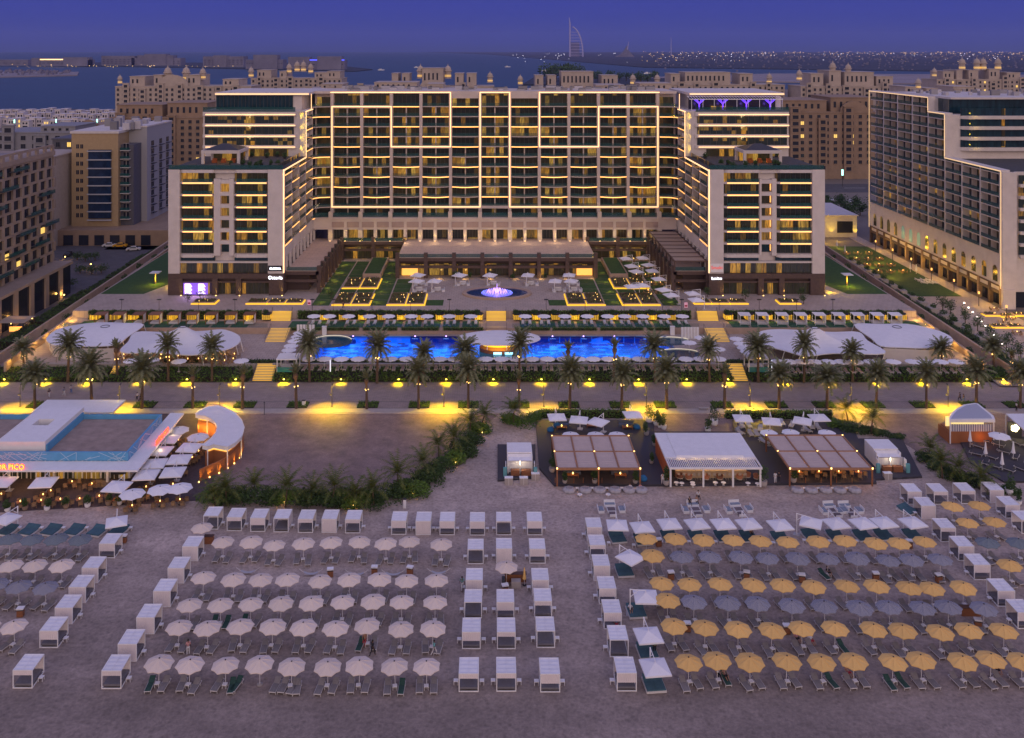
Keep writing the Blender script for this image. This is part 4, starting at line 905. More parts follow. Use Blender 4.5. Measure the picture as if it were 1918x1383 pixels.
for k in range(9):
 z=7.6+k *2.95
 b=MB();b.box(-137.8,-129.6,311.9,312.8,z -.35,z);put(b,'bay_band',mat('cool_band',(.42,.42,.46),.7),o2)
 for x in (-141.4,-140.0):b=MB();b.box(x -.45,x+.45,312.85,312.99,z+.7,z+2.1);b.box(x -.03,x+.03,312.8,312.85,z+.7,z+2.1,1);put(b,'window',[M_dkwin,M_beige],o2)
 b=MB();b.box(-127.2,-123.9,313.6,315,z -.2,z);b.box(-127.2,-123.9,313.6,313.66,z,z+.9,1);put(b,'balcony',[M_white,M_teal],o2)
 b=MB();b.box(-126.4,-124.6,314.85,314.99,z+.2,z+2.2);b.box(-126.5,-124.5,314.8,314.85,z+2.2,z+2.3,1);b.box(-125.55,-125.45,314.8,314.86,z+.2,z+2.2,1);put(b,'balcony_window',[M_dkwin,M_white],o2)
 for y in (326,334,341):b=MB();b.box(-121,-120.86,y,y+2.4,z+.3,z+2);b.box(-121,-119.8,y -.3,y+2.8,z -.2,z);put(b,'side_window',[M_dkwin],o2)
for k in range(6):b=MB();b.box(-143+k *5.2,-139.8+k *5.2,305.85,305.99,.2,3.6);put(b,'shop_window',M_dkwin,o2)
b=MB();b.box(-143.9,-127.2,312.7,346,37,37.8);b.box(-127.4,-120.8,321.8,347,38.4,38.9);put(b,'roof',M_white,o2)
for k in range(14):x,y=br.uniform(-142,-124),br.uniform(318,344);b=MB();b.box(x,x+2.4,y,y+1.8,37.8,40+br.random());put(b,'rooftop_unit',MATS['unit_grey'],o2)
Y=345.
o3=residence('dark slate building with white balconies behind the beige grid block',wx(98,Y),wx(140,Y),Y,Y+30,wz(262,Y),M_slate,dz=3.3,dx=3.5,litp=.1,group=None)
Y=400.
residence('low grey building with glass storeys behind the ochre tower',wx(-10,Y),wx(140,Y),Y,Y+26,wz(250,Y),mat('grey_render',(.24,.24,.27),.85,var=.1),dz=3.6,dx=5,litp=.02,group=None,steps=((wx(70,Y),wx(135,Y),2.6),),arch_every=0)
Y=300.
residence('low pale box building with blue roof panels behind the beige grid block',wx(-30,Y),wx(92,Y),Y,Y+24,wz(298,Y),mat('pale_render',(.42,.36,.31),.85,var=.1),dz=3.6,dx=5,litp=.02,group=None,arch_every=0)
o=empty('gate_house',(112,330,0),'low beige gate house with a dark screen and uplit walls','small building')
b=MB();b.box(96,128.6,320,345,0,7.4);put(b,'wall',M_white,o);b=MB();b.box(95.6,129,319.6,345.5,7.4,7.8);put(b,'roof',M_white,o);b=MB();b.box(121.6,127,319.7,319.99,1.6,5.6);put(b,'screen',M_dkwin,o)
lamp('SPOT','wall_beam',(119.6,318.6,.4),YEL,700,.2,rot=(R(165),0,0),spot=60,parent=o);lamp('SPOT','wall_beam',(128,318.6,.4),YEL,700,.2,rot=(R(165),0,0),spot=70,parent=o)
lamp('POINT','entry_glow',(112.5,309,2.6),(1,.6,.03),900,.3,parent=o);lamp('POINT','entry_glow',(119,313,2.6),(1,.6,.03),500,.3,parent=o)
# ---- villas across the road
vr=random.Random(17);Mv=mat('villa_white',(.62,.58,.60),.85,objrand=.12)
n=0
for row in range(3):
 for k in range(17):
  Yv=760+row *58+vr.uniform(-8,8);px=-6+k *13.2+row *4
  if px>212:continue
  x=wx(px,Yv);w,d,h=vr.uniform(4.2,6),8,vr.uniform(6,9)
  o=empty('villa',(x,Yv,0),'small white villa, %s along the %s row behind the main road'%(nth(k),('front','middle','back')[row]),'house','white villas behind the main road')
  b=MB();b.box(x -w/2,x+w/2,Yv,Yv+d,0,h);b.box(x -w/2 -1.8,x -w/2,Yv+1,Yv+d,0,h *.65);put(b,'wall',Mv,o)
  b=MB();b.box(x -w/2 -.4,x+w/2+.4,Yv -.4,Yv+d,h,h+.3);put(b,'roof',Mv,o)
  b=MB();b.box(x -w/3,x -w/10,Yv -.12,Yv,h *.55,h *.8);b.box(x+w/10,x+w/3,Yv -.12,Yv,h *.55,h *.8);b.box(x -w/3,x+w/3,Yv -.12,Yv,h *.12,h *.35);put(b,'window',[M_dkwin if vr.random()<.9 else M_warmwin],o)
o=tag(put(MB().box(-330,-90,446.5,447,0,1.2),'road_barrier',M_cream2),'pale concrete barrier along the far side of the main road','barrier')
def car(label,x,y,rz,col,z=.03,group='cars on the roads'):
 o=empty('parked_car',(0,0,0),label,'car',group)
 b=MB();prof=[(-2.2,.35),(-2.25,.75),(-1.9,.92),(-1.25,.98),(-.75,1.42),(.75,1.44),(1.35,1.0),(2.1,.88),(2.25,.6),(2.2,.35)]
 i=len(b.v);n=len(prof)
 for s in (-.88,.88):
  for (px_,z_) in prof:b.v.append((px_,s *(.8 if z_>1.2 else 1),z_))
 b.f.append(tuple(range(i,i+n)));b.f.append(tuple(range(i+n,i+2 *n))[::-1]);b.m+=[0,0]
 for k in range(n):b.f.append((i+k,i+n+k,i+n+(k+1)%n,i+(k+1)%n));b.m.append(0)
 put(b,'body',mat('car_'+col[0],col[1],.3,metal=.2),o)
 b=MB();b.face([(-1.27,-.72,1.0),(-1.27,.72,1.0),(-.8,.64,1.41),(-.8,-.64,1.41)]);b.face([(1.33,-.72,1.03),(.82,-.64,1.43),(.82,.64,1.43),(1.33,.72,1.03)])
 for s in (-1,1):b.face([(-1.1,.895 *s,.98),(1.2,.895 *s,.98),(.72,.73 *s,1.38),(-.72,.73 *s,1.38)])
 put(b,'window',M_dkwin,o)
 for wx_ in (-1.4,1.4):
  for s in (-1,1):b=MB();b.tube((wx_,s *.7,.33),(wx_,s *.92,.33),.33,.33,12);put(b,'wheel',M_dark,o)
 o.location=(x,y,z);o.rotation_euler=(0,0,rz);return o
p=at(205,463);car('white sedan parked left of the yellow taxi' if False else 'white sedan parked beside the yellow taxi',p.x,p.y,R(8),('white',(.7,.7,.72)))
p=at(225,463.5);car('yellow taxi parked beside a white sedan',p.x,p.y,R(8),('yellow',(.75,.38,.02)))
p=at(250,470);car('white pickup truck parked in the street behind the long hedge',p.x,p.y,R(12),('silver',(.6,.6,.62)))
p=at(128,480);car('dark car with a red tail light by the roadside hedge',p.x,p.y,R(95),('dark',(.03,.03,.035)));b=MB();b.box(p.x -.6,p.x+.6,p.y -2.4,p.y -2.3,.6,.75);
for k,(px,py) in enumerate(((20,237),(55,236),(105,236),(62,237.5),(108,237),(40,238))):p=at(px,py);car('small car driving on the main road, %s from the dark grey building'%nth(k),p.x,p.y,0,(('white',(.7,.7,.72)),('dark',(.03,.03,.035)))[k%2],.06)
for k,(px,py) in enumerate(((1556,377),(1575,373),(1592,380),(1560,386))):p=at(px,py);car('parked car under the trees between the two hotels, %s from the cream wing'%nth(k),p.x,p.y,R(90),(('white',(.7,.7,.72)),('dark',(.03,.03,.035)))[k%2])
for k,(px,py) in enumerate(((27,243),(105,242),(182,242),(1578,350))):
 p=at(px,py);o=empty('street_lamp',p,'tall road lamp with a glowing green-white head, %s along the main road'%nth(k),'street lamp','road lamps with green-white heads');b=MB();b.tube(p,p+Vector((0,0,7)),.12);put(b,'post',M_dark,o);b=MB();b.box(p.x -.35,p.x+.35,p.y -.3,p.y+.3,5.4,8.2);put(b,'lamp_head',mat('green_lamp',(.6,1,.8),.5,emit=(.35,1.,.75),es=3.),o)
 # ---- far shore: hotels, sail-shaped tower, lights
M_far=mat('far_facade',(.20,.19,.26),.9,var=.3,vscale=.02)
M_farl=mat('far_lights',(.9,.6,.3),.5,emit=(1,.62,.25),es=2.2);M_farw=mat('far_white',(.9,.9,1),.5,emit=(.9,.85,1),es=3.2);M_farb=mat('far_blue',(.1,.1,1),.5,emit=(.10,.12,1),es=1.2)
def farhotel(label,p0,p1,Y,yt,yb,lit=None,cols=8,steps=()):
 o=empty('far_hotel',(wx((p0+p1)/2,Y),Y,0),label,'hotel','hotels on the far shore')
 zt,zb=wz(yt,Y),max(.5,wz(yb,Y));b=MB();b.box(wx(p0,Y),wx(p1,Y),Y,Y+60,0,zt);put(b,'block',M_far,o)
 for i_,(a,c,y) in enumerate(steps):b=MB();b.box(wx(a,Y),wx(c,Y),Y -5 -i_ *4,Y+40,0,wz(y,Y));put(b,'tower',M_far,o)
 w=wx(p1,Y)-wx(p0,Y)
 for k in range(cols):
  x=wx(p0,Y)+w *(k+.3)/cols
  b=MB();[b.box(x,x+w/cols *.5,Y -.6,Y,zb+4+q_ *7,zb+6.5+q_ *7) for q_ in range(max(1,int((zt -zb -8)/7)))];put(b,'window_band',[mat('far_window',(.05,.05,.10))],o)
 if lit:b=MB();b.box(wx(p0,Y),wx(p1,Y),Y -1,Y -.2,zt -1.5,zt+2.5);put(b,'roof_light',lit,o)
 return o
farhotel('wide low far hotel with a bright roof line across the bay',59,165,3500,112,121,M_farl,12,((60,75,109),(120,165,107.5)))
farhotel('dark far hotel wing next to the reddish stepped far hotel',190,252,3600,105,121,None,8)
farhotel('reddish stepped far hotel across the bay',246,338,3600,109,121,None,10,((258,325,104),(272,312,101.5)))
farhotel('blocky far apartment towers beside the lit ship-like hotel',380,456,3300,106,123,None,10,((400,425,104),))
farhotel('lit white far hotel with a colonnade',460,530,3000,112,122,None,14,((475,520,103),))
farhotel('long blue lit far building on the breakwater',540,645,2900,113,124,M_farb,8,((540,580,107),(595,640,106)))
farhotel('small dark far resort with gold lights near the edge of the bay',-10,52,3600,112,121,None,5)
def lights(name,label,n,fx,fy,m,sz,seed,cat='city lights'):
 q=random.Random(seed);b=MB()
 for k in range(n):
  px,Y=fx(q),fy(q);x=wx(px,Y);s=sz *Y/FL *q.uniform(.6,1.3);z=q.uniform(1,8)
  b.box(x -s,x+s,Y -s,Y+s,z,z+1.7 *s)
 o=put(b,name,m);return tag(o,label,cat,kind='stuff')
lights('coast_city_lights','warm street lights scattered over the far coast',330,lambda q:q.uniform(1200,1918),lambda q:4500+q.random()*15000,M_farl,.36,1)
lights('coast_white_lights','white lights scattered over the far coast',110,lambda q:q.uniform(950,1900),lambda q:4200+q.random()*9000,M_farw,.34,2)
lights('shore_lights','small lights along the far shore hotels',90,lambda q:q.uniform(20,640),lambda q:q.uniform(3200,3400),M_farl,.34,3)
lights('far_houses','pale far houses and trees along the coast',420,lambda q:q.uniform(1230,1918),lambda q:2600+q.random()*5000,M_far,1.3,4,'distant houses')
lights('island_houses','dim houses on the sandbank island across the bay',110,lambda q:q.uniform(-10,130),lambda q:q.uniform(2250,2500),M_far,1.9,5,'distant houses')
Y=7600.;o=empty('sail_tower',(wx(1078,Y),Y,0),'tall sail-shaped tower with a mast standing in the sea far away','tower')
M_sail=mat('sail_white',(.42,.40,.60),.7,emit=(.35,.28,.75),es=.06)
b=MB();xm=wx(1067.5,Y);H_=250
b.tube((xm,Y,0),(xm,Y,275),7,5.5,8);b.tube((xm,Y,275),(xm -6,Y,330),6,1.5,6);put(b,'mast',M_sail,o)
b=MB();N=18;prev=None
for k in range(N+1):
 t=k/N;z=250 *t;x=xm+105 *math.sqrt(max(0,1 -(t *.985)**2.2))+3
 if prev:b.tube((prev[0],Y,prev[1]),(x,Y,z),5.5,5.5,6)
 prev=(x,z)
put(b,'curved_spine',M_sail,o)
b=MB()
for k in range(9):
 z=12+k *24;x1=xm+105 *math.sqrt(max(0,1 -(z/250 *.985)**2.2));b.box(xm+9,x1,Y -3,Y+3,z,z+3.5)
put(b,'floor_band',M_sail,o)
b=MB();b.prism([(xm+8,Y+6),(xm+80,Y+6),(xm+80,Y+12),(xm+8,Y+12)],0,120);put(b,'fabric_wall',mat('sail_fabric',(.16,.16,.30),.8),o)
o=empty('wave_hotel',(wx(1168,Y),Y,0),'low curved far building like a breaking wave beside the sail tower','building')
b=MB();pts=[(-60,0)]+[(-60+10 *k,8+85 *(k/10)**2.2) for k in range(11)]+[(48,60),(75,25),(100,0)]
i=len(b.v);cx_=wx(1166,Y);b.v+=[(cx_+x,Y,z) for x,z in pts]+[(cx_+x,Y+40,z) for x,z in pts];n=len(pts);b.f.append(tuple(range(i,i+n))[::-1]);b.m.append(0)
for k in range(n):b.f.append((i+k,i+(k+1)%n,i+n+(k+1)%n,i+n+k));b.m.append(0)
put(b,'hull',M_far,o);b=MB();b.tube((cx_+40,Y,60),(cx_+52,Y,130),4,1.5);put(b,'spire',M_sail,o)
p=Vector((wx(1257,9000.),9000,0));o=tag(put(MB().tube(p,p+Vector((0,0,180)),5,2),'radio_mast',M_sail),'thin lone mast on the far horizon beyond the wave building','mast')
def crown_tree(name,label,x,y,z0,h,r,seed,group,m=None,n=700,leaf=None):
 o=empty(name,(x,y,z0),label,'tree',group);rr=random.Random(seed)
 b=MB();b.tube((x,y,z0),(x,y,z0+h *.45),r *.09,r *.06);
 for k in range(4):a=k *1.6+seed;b.tube((x,y,z0+h *.35),(x+r *.5 *math.cos(a),y+r *.5 *math.sin(a),z0+h *.7),r *.05,r *.02)
 put(b,'trunk',M_bark,o)
 c=bush_mesh(seed,r,r,h *.75,n,leaf or r *.14,lumps=8);link('crown',c.data('crown',m or L_bush),o,(x,y,z0+h *.3));return o
tr=random.Random(5)
for k in range(16):
 px=1028+k *13.2;Y=1720+tr.uniform(0,200);h=(24 if k<5 else 15)*tr.uniform(.8,1.1);crown_tree('island_tree','dark tree on the low island above the hotel roof, %s from the tall clump'%nth(k),wx(px,Y),Y,.5,h *1.3,h *.8,300+k,'dark trees on the low island',n=320)
for k in range(14):
 px=10+k *16;Y=460+tr.uniform(0,60)
 if 195<px<260:px+=0
 crown_tree('roadside_tree','dark green tree along the main road, %s from the slate building'%nth(k),wx(px,Y),Y,0,7,4.2,330+k,'trees along the main road',n=380)
for k in range(8):p=at(1548+k *9,395+(k%3)*9);crown_tree('street_tree','street tree between the two hotels, %s from the cream wing'%nth(k),p.x,p.y,0,6,2.6,350+k,'trees between the two hotels',n=420)
for k,(px,Y) in enumerate(((713,2900),(780,3300),(1020,2800),(1212,2500),(950,3400))):
 x=wx(px,Y);o=empty('motor_boat',(x,Y,-2),'small white boat on the bay, %s counted from the tree island'%nth(k),'boat','boats on the bay');b=MB();b.prism([(x -9,Y),(x+7,Y -2.5),(x+12,Y),(x+7,Y+2.5)],-2,.6);put(b,'hull',M_white2,o);b=MB();b.box(x -4,x+3,Y -1.6,Y+1.6,.6,3);put(b,'cabin',M_white2,o)
 # == PLAZA, GARDEN, LAWN TERRACE, POOL
M_flower=leaf_mat('flower_bed_leaf',(.15,.05,.05),(.10,.17,.04))
rowsY=[216.3+5 *k for k in range(10)]
def in_planter(xa,r):
 u=abs(xa -XC)
 if r in (0,1):return 34.4<u<39 or 29.9<u<34.4 or 21.4<u<26 or 16.9<u<21.4
 if r in (3,4):return 34.4<u<39 or 29.9<u<34.4
 return False
b=MB()
for s in (-1,1):
 for c in range(7):
  u0=12.6+c *4.5;
  for r in range(9):
   y0=rowsY[r];uc=u0+2.1
   if c<3 and r in (5,6,7,8):continue
   if c<2 and 0<r:continue
   if c<1 and r>0:continue
   if c==2 and r>4:continue
   if in_planter(XC+s *uc,r):continue
   if c in (4,) and r>=5:continue
   xa,xb=sorted((XC+s *u0,XC+s *(u0+4.15)));b.box(xa,xb,y0,y0+4.7,GZ,GZ+.05)
struct(b,'garden_lawn',M_lawn)
def planter(x0,x1,y0,y1,z0,h,label,led_sides='fs',rows=1,seed=0,group='planters with a glowing base line',lx=None):
 o=empty('planter_bed',((x0+x1)/2,(y0+y1)/2,z0),label,'planter',group)
 b=MB();t=.22
 b.box(x0,x1,y0,y0+t,z0,z0+h);b.box(x0,x1,y1 -t,y1,z0,z0+h);b.box(x0,x0+t,y0+t,y1 -t,z0,z0+h);b.box(x1 -t,x1,y0+t,y1 -t,z0,z0+h)
 for k in range(1,rows):y=y0+(y1 -y0)*k/rows;b.box(x0+t,x1 -t,y -t/2,y+t/2,z0,z0+h -.003)
 put(b,'wall',M_tanwall,o)
 b=MB();b.box(x0 -.22,x1+.22,y0 -.3,y0 -.02,z0,z0+h *.55)
 if led_sides!='f':
  s=1 if x0<XC else -1;xx=x1 if s>0 else x0;b.box(xx -(.0 if s>0 else .28),xx+(.28 if s>0 else .0),y0,y1,z0,z0+h *.5)
 put(b,'base_light',M_yel,o)
 q=random.Random(seed);b=MB();b.box(x0+t,x1 -t,y0+t,y1 -t,z0+.1,z0+h -.12,1)
 for k in range(int((x1 -x0)*(y1 -y0)*22)):
  p=Vector((q.uniform(x0+.3,x1 -.3),q.uniform(y0+.3,y1 -.3),z0+h+q.uniform(-.1,.25)));u=Vector((q.gauss(0,1),q.gauss(0,1),q.gauss(0,.6))).normalized();w=u.orthogonal().normalized();b.face([p -u *.17,p -w *.09,p+u *.17,p+w *.09])
 put(b,'plants',[M_flower,M_soilbed],o)
 b=MB()
 for k in range(rows *3):x,y=q.uniform(x0+.5,x1 -.5),q.uniform(y0+.6,y1 -.6);b.box(x -.03,x+.03,y -.03,y+.03,z0+h,z0+h+.28)
 put(b,'spike_lamp',M_bulb,o)
 return o
side_lab={-1:'purple shop window side',1:'parasol courtyard side'}
for s in (-1,1):
 for u0,nm in ((34.6,'outer'),(30.1,'inner')):
  xa,xb=sorted((XC+s *u0,XC+s *(u0+4.15)))
  planter(xa,xb,216.3,225.9,GZ,.55,'planter with glowing base, %s of the front pair by the wing %s'%(nm,side_lab[s]),rows=2,seed=int(u0)+s)
  planter(xa,xb,231.3,240.9,GZ,.55,'planter with glowing base, %s of the rear pair %s'%(nm,side_lab[s]),rows=2,seed=int(u0)+s+9)
 for u0,nm in ((21.6,'outer'),(17.1,'inner')):
  xa,xb=sorted((XC+s *u0,XC+s *(u0+4.15)))
  planter(xa,xb,216.3,225.9,GZ,.55,'planter with glowing base, %s of the pair nearest the fountain %s'%(nm,side_lab[s]),rows=2,seed=int(u0)+s)
 xa,xb=sorted((XC+s *30.3,XC+s *35.2));o=empty('raised_lawn_bed',((xa+xb)/2,250,GZ),'raised rectangular lawn bed behind the rear planters %s'%side_lab[s],'lawn bed','raised lawn beds')
 b=MB();b.box(xa,xb,242,261,GZ,GZ+1.2);put(b,'wall',M_tanwall,o);b=MB();b.box(xa+.4,xb -.4,242.4,260.6,GZ+1.2,GZ+1.26);put(b,'turf',M_lawn,o)
for px0,px1,nm in ((345,388,'single planter in front of the purple shop window'),(450,488,'first of three planters in front of the cream block'),(490,522,'middle of three planters in front of the cream block'),(525,556,'third of three planters, the one by the lawn stairs')):
 planter(wx(px0,217)*.976,wx(px1,217)*.976,217.4,220.6,GZ,.5,nm+', glowing base',seed=px0,rows=1)
for px0,px1,nm in ((1312,1343,'planter next to the parasols before the second block'),(1345,1378,'middle one of three planters before the second block'),(1380,1413,'outermost of three planters before the second block'),(1476,1514,'lone planter near the outer corner of the second block')):
 planter(wx(px0,217)*.976,wx(px1,217)*.976,217.4,220.6,GZ,.5,nm+', glowing base',seed=px0,rows=1)
fc=Vector((1.7,226.6,GZ));o=empty('fountain',fc,'large oval fountain with purple and blue lit jets in the plaza centre','fountain')
def ell(rx,ry,n=48):return [(fc.x+rx *math.cos(2 *math.pi *k/n),fc.y+ry *math.sin(2 *math.pi *k/n)) for k in range(n)]
b=MB();a,c=ell(8.6,5.7),ell(7.6,4.8);n=48
for k in range(n):
 k2=(k+1)%n
 b.face([(*a[k],GZ),(*a[k2],GZ),(*a[k2],GZ+.45),(*a[k],GZ+.45)]);b.face([(*a[k],GZ+.45),(*a[k2],GZ+.45),(*c[k2],GZ+.45),(*c[k],GZ+.45)]);b.face([(*c[k],GZ+.45),(*c[k2],GZ+.45),(*c[k2],GZ+.02),(*c[k],GZ+.02)])
put(b,'basin_rim',M_tanwall,o)
b=MB();b.face([(p[0],p[1],GZ+.25) for p in ell(7.62,4.82)]);put(b,'water',mat('fountain_water',(.01,.05,.16),.08,spec=.8,bump=.4,bscale=3),o)
b=MB();q=random.Random(2);M_jet=mat('lit_jet',(.8,.7,1),.4,emit=(.60,.32,1.),es=1.3);M_jetb=mat('lit_jet_blue',(.5,.6,1),.4,emit=(.14,.22,1.),es=1.2)
for r0,nn,h,m_ in ((2.6,22,.8,0),(3.9,26,.35,1),(1.2,10,1.2,0)):
 for k in range(nn):
  t=2 *math.pi *k/nn;x,y=fc.x+r0 *math.cos(t),fc.y+r0 *.72 *math.sin(t);x2,y2=fc.x+(r0 -.8)*math.cos(t),fc.y+(r0 -.8)*.72 *math.sin(t)
  b.tube((x,y,GZ+.25),((x+x2)/2,(y+y2)/2,GZ+.3+h),.06,.035,4,m_);b.tube(((x+x2)/2,(y+y2)/2,GZ+.3+h),(x2,y2,GZ+.3),.035,.05,4,m_)
b.tube((fc.x,fc.y,GZ+.2),(fc.x,fc.y,GZ+2.6),.12,.03,6,0)
put(b,'water_jet',[M_jet,M_jetb],o)
b=MB();b.lathe([(3.9,.27),(3.6,.31),(.1,.33)],24,(fc.x,fc.y,GZ));put(b,'foam_ring',mat('foam_glow',(.3,.3,.9),.4,emit=(.14,.12,.95),es=.5,var=.6,vscale=1.5),o)
lamp('POINT','fountain_lamp',(fc.x,fc.y -1,GZ+1.3),(.45,.25,1),110,.8,parent=o)
# ---- round parasol builder
def make_parasol(name,cat,rad,zr,zt,sides,m_can,base=True,tilt=0,pole_col=None,rib=True):
 o=empty(name,(0,0,0),None,cat);b=MB();n=sides
 rim=[(rad *math.cos(2 *math.pi *k/n),rad *math.sin(2 *math.pi *k/n)) for k in range(n)]
 for k in range(n):
  a,c=rim[k],rim[(k+1)%n];mx_,my_=(a[0]+c[0])/2 *.97,(a[1]+c[1])/2 *.97
  b.face([(a[0],a[1],zr),(mx_,my_,zr+.05),(mx_ *.5,my_ *.5,(zr+zt)/2+.0),(0,0,zt),(a[0]*.5,a[1]*.5,(zr+zt)/2+.05)])
  b.face([(mx_,my_,zr+.05),(c[0],c[1],zr),(c[0]*.5,c[1]*.5,(zr+zt)/2+.05),(0,0,zt),(mx_ *.5,my_ *.5,(zr+zt)/2)])
  b.face([(a[0],a[1],zr),(a[0],a[1],zr -.07),(mx_,my_,zr -.02),(c[0],c[1],zr -.07),(c[0],c[1],zr),(mx_,my_,zr+.05)])
 put(b,'canopy',m_can,o)
 b=MB();b.tube((0,0,0),(0,0,zt),.028,.024,6);
 if rib:
  for k in range(n):b.tube((0,0,zt -.35),(rim[k][0]*.6,rim[k][1]*.6,zr+(zt -zr)*.4 -.03),.012,None,3)
 put(b,'pole',pole_col or M_white2,o)
 b=MB();b.lathe([(0,zt),(.075,zt),(.07,zt+.06),(0,zt+.1)],8);put(b,'finial',M_dark,o)
 if base:b=MB();b.lathe([(0,.02),(.3,.02),(.3,.08),(.08,.14),(0,.14)],10);put(b,'base',mat('concrete_base',(.35,.33,.32),.9),o)
 return o
M_canw=mat('white_canopy',(.80,.80,.84),.85,var=.05,vscale=1.,objrand=.05)
pool_par=make_parasol('pool_parasol','parasol',1.55,2.05,2.5,10,M_canw)
# ---- lounger builder (head end at +y, foot at -y)
M_alu=mat('pale_frame',(.62,.60,.60),.5)
M_sling=mat('grey_sling',(.235,.22,.225),.95,var=.15,vscale=4,objrand=.12)
def make_lounger(name,m_sl,w=.62,ang=24,cat='sun lounger'):
 o=empty(name,(0,0,0),None,cat);b=MB();t=.022
 for s in (-1,1):
  b.box(s *w/2 -t,s *w/2+t,-.98,.98,.27,.33)
  for y in (-.86,.62):b.box(s *w/2 -t,s *w/2+t,y -t,y+t,0,.27)
 b.box(-w/2,w/2,-1.0,-.95,.27,.33);b.box(-w/2,w/2,.95,1.0,.27,.33);put(b,'frame',M_alu,o)
 b=MB();b.box(-w/2+.03,w/2 -.03,-.96,.3,.335,.37);put(b,'seat',m_sl,o)
 b=MB();c,s_=math.cos(R(ang)),math.sin(R(ang));y0,z0=.3,.345;L=.72
 for (a0,a1,m_) in ((0,L,0),):
  i=len(b.v)
  for x in (-w/2+.03,w/2 -.03):
   for (u,v) in ((0,0),(L,0),(L,.04),(0,.04)):b.v.append((x,y0+u *c -v *s_,z0+u *s_+v *c))
  for q in ((0,1,2,3),(7,6,5,4),(0,4,5,1),(3,2,6,7),(1,5,6,2),(0,3,7,4)):b.f.append(tuple(i+k for k in q));b.m.append(0)
 put(b,'backrest',m_sl,o)
 return o
lawn_lounger=make_lounger('lawn_lounger',mat('white_cushion',(.66,.65,.66),.95),.66)
lx=[588,617,653,692,728,770,800,841.5,882,983.8,1019,1058,1100,1138,1170,1204,1244,1278]
n=0
for k,px in enumerate(lx):
 p=at(px,595,LZ+2.2);p=Vector((wx(px,206.7),206.7,0));side='purple shop side' if k<9 else 'courtyard side'
 o=inst(pool_par,(p.x,p.y,LZ+.02),rnd.random(),'white parasol on the lawn above the pool, %s from the outer stairs, %s'%(nth(k if k<9 else 17 -k),side),'white parasols on the lawn terrace')
 for d in (-.8,.8):
  l=inst(lawn_lounger,(p.x+d+.3,p.y+.9,LZ+.05),rnd.uniform(-.06,.06),'white cushioned lounger on the %s side of the %s lawn parasol, %s'%('shop' if d<0 else 'courtyard',nth(k if k<9 else 17 -k),side),'white loungers on the lawn terrace')
hedge(-93,-53,211.3,212.0,LZ,5.35,'planted strip with low greenery along the plaza edge before the purple shop','planting','planted strips along the plaza edge',dens=26,seed=1,name='plaza_hedge')
hedge(-44.5,-3,211.3,212.0,LZ,5.35,'planted strip along the plaza edge between the side stairs and centre stairs, purple shop half','planting','planted strips along the plaza edge',dens=26,seed=2,name='plaza_hedge')
hedge(5.5,46.5,211.3,212.0,LZ,5.35,'planted strip along the plaza edge between centre stairs and courtyard side stairs','planting','planted strips along the plaza edge',dens=26,seed=3,name='plaza_hedge')
hedge(55,94,211.3,212.0,LZ,5.35,'planted strip along the plaza edge above the white lawn cabanas','planting','planted strips along the plaza edge',dens=26,seed=4,name='plaza_hedge')
bowlx=[608,643.4,679.5,715.4,751.9,788,824.2,859.9,896.8,968.8,1004.6,1040.5,1077,1112.7,1149.6,1185.7,1221.5,1257,178.6,216,250,288,323,360,392,431,465,500,1364,1403,1437.5,1474,1508,1546,1581,1616,1650,1688]
pb=empty('lit_shrub_planter',(0,0,0),None,'planter')
b=MB();b.box(-.85,.85,-.85,.85,0,.35);put(b,'planter_base',M_tanwall,pb)
b=MB();b.box(-.9,.9,-.98,-.87,.05,.95);b.box(.87,.98,-.9,.9,.05,.95);b.box(-.98,-.87,-.9,.9,.05,.95);put(b,'lit_side',mat('amber_panel',(.9,.6,.1),.5,emit=(1.,.50,.02),es=.62,var=.5,vscale=3),pb)
b=MB();b.box(-.8,.8,-.8,.8,.35,.95);put(b,'inner_box',M_tanwall,pb)
b=MB();b.lathe([(.75,.93),(1.12,1.12),(1.12,1.2),(.95,1.2),(.7,1.05),(0,1.05)],12);put(b,'bowl',M_dark,pb)
b=MB();[b.box(-1.0,1.0,-1.02,-.981,z_,z_+.07) for z_ in (.28,.52,.76)];[b.box(x_,x_+.06,-1.03,-.982,.05,.95) for x_ in (-.95,-.5,-.05,.42,.88)];put(b,'lattice',M_brownst,pb)
link('shrub',bush_mesh(44,1.0,1.0,.9,420,.13).data('shrub',L_bush),pb,(0,0,1.05))
for k,px in enumerate(sorted(bowlx)):
 Y=210.6;z=LZ+.02;x=wx(px,Y);
 inst(pb,(x,Y,z+.4),0,'round shrub in amber lit planter, %s along plaza edge from the tent-side ramp'%nth(k),'amber lit shrub planters along the plaza edge')
 if k%2==0:lamp('POINT','planter_glow',(x,Y -1.6,z+.9),YEL,34,.3)
tp=empty('torch_post',(0,0,0),None,'torch')
b=MB();b.tube((0,0,0),(0,0,2.5),.05);b.box(-.5,.5,-.05,.05,2.35,2.43);b.box(-.5,.5,-.3,.3,2.5,2.55);put(b,'post',M_dark,tp);b=MB();b.lathe([(.0,2.5),(.12,2.5),(.16,2.62),(0,2.64)],8);put(b,'bowl',M_dark,tp)
for k,px in enumerate([228,298,372,440,585,624,696.6,768.5,841.5,1023,1096,1169,1241,1277,1347,1422,1492,1560]):
 inst(tp,(wx(px,212.5),212.5,GZ),0,'slim dark torch post with crossbar, %s along the plaza edge from the purple shop end'%nth(k),'torch posts along the plaza edge')
M_step=mat('lit_stair',(.55,.42,.25),.7)
M_stepl=mat('stair_light',(.9,.6,.1),.5,emit=(1.,.56,.02),es=.62)
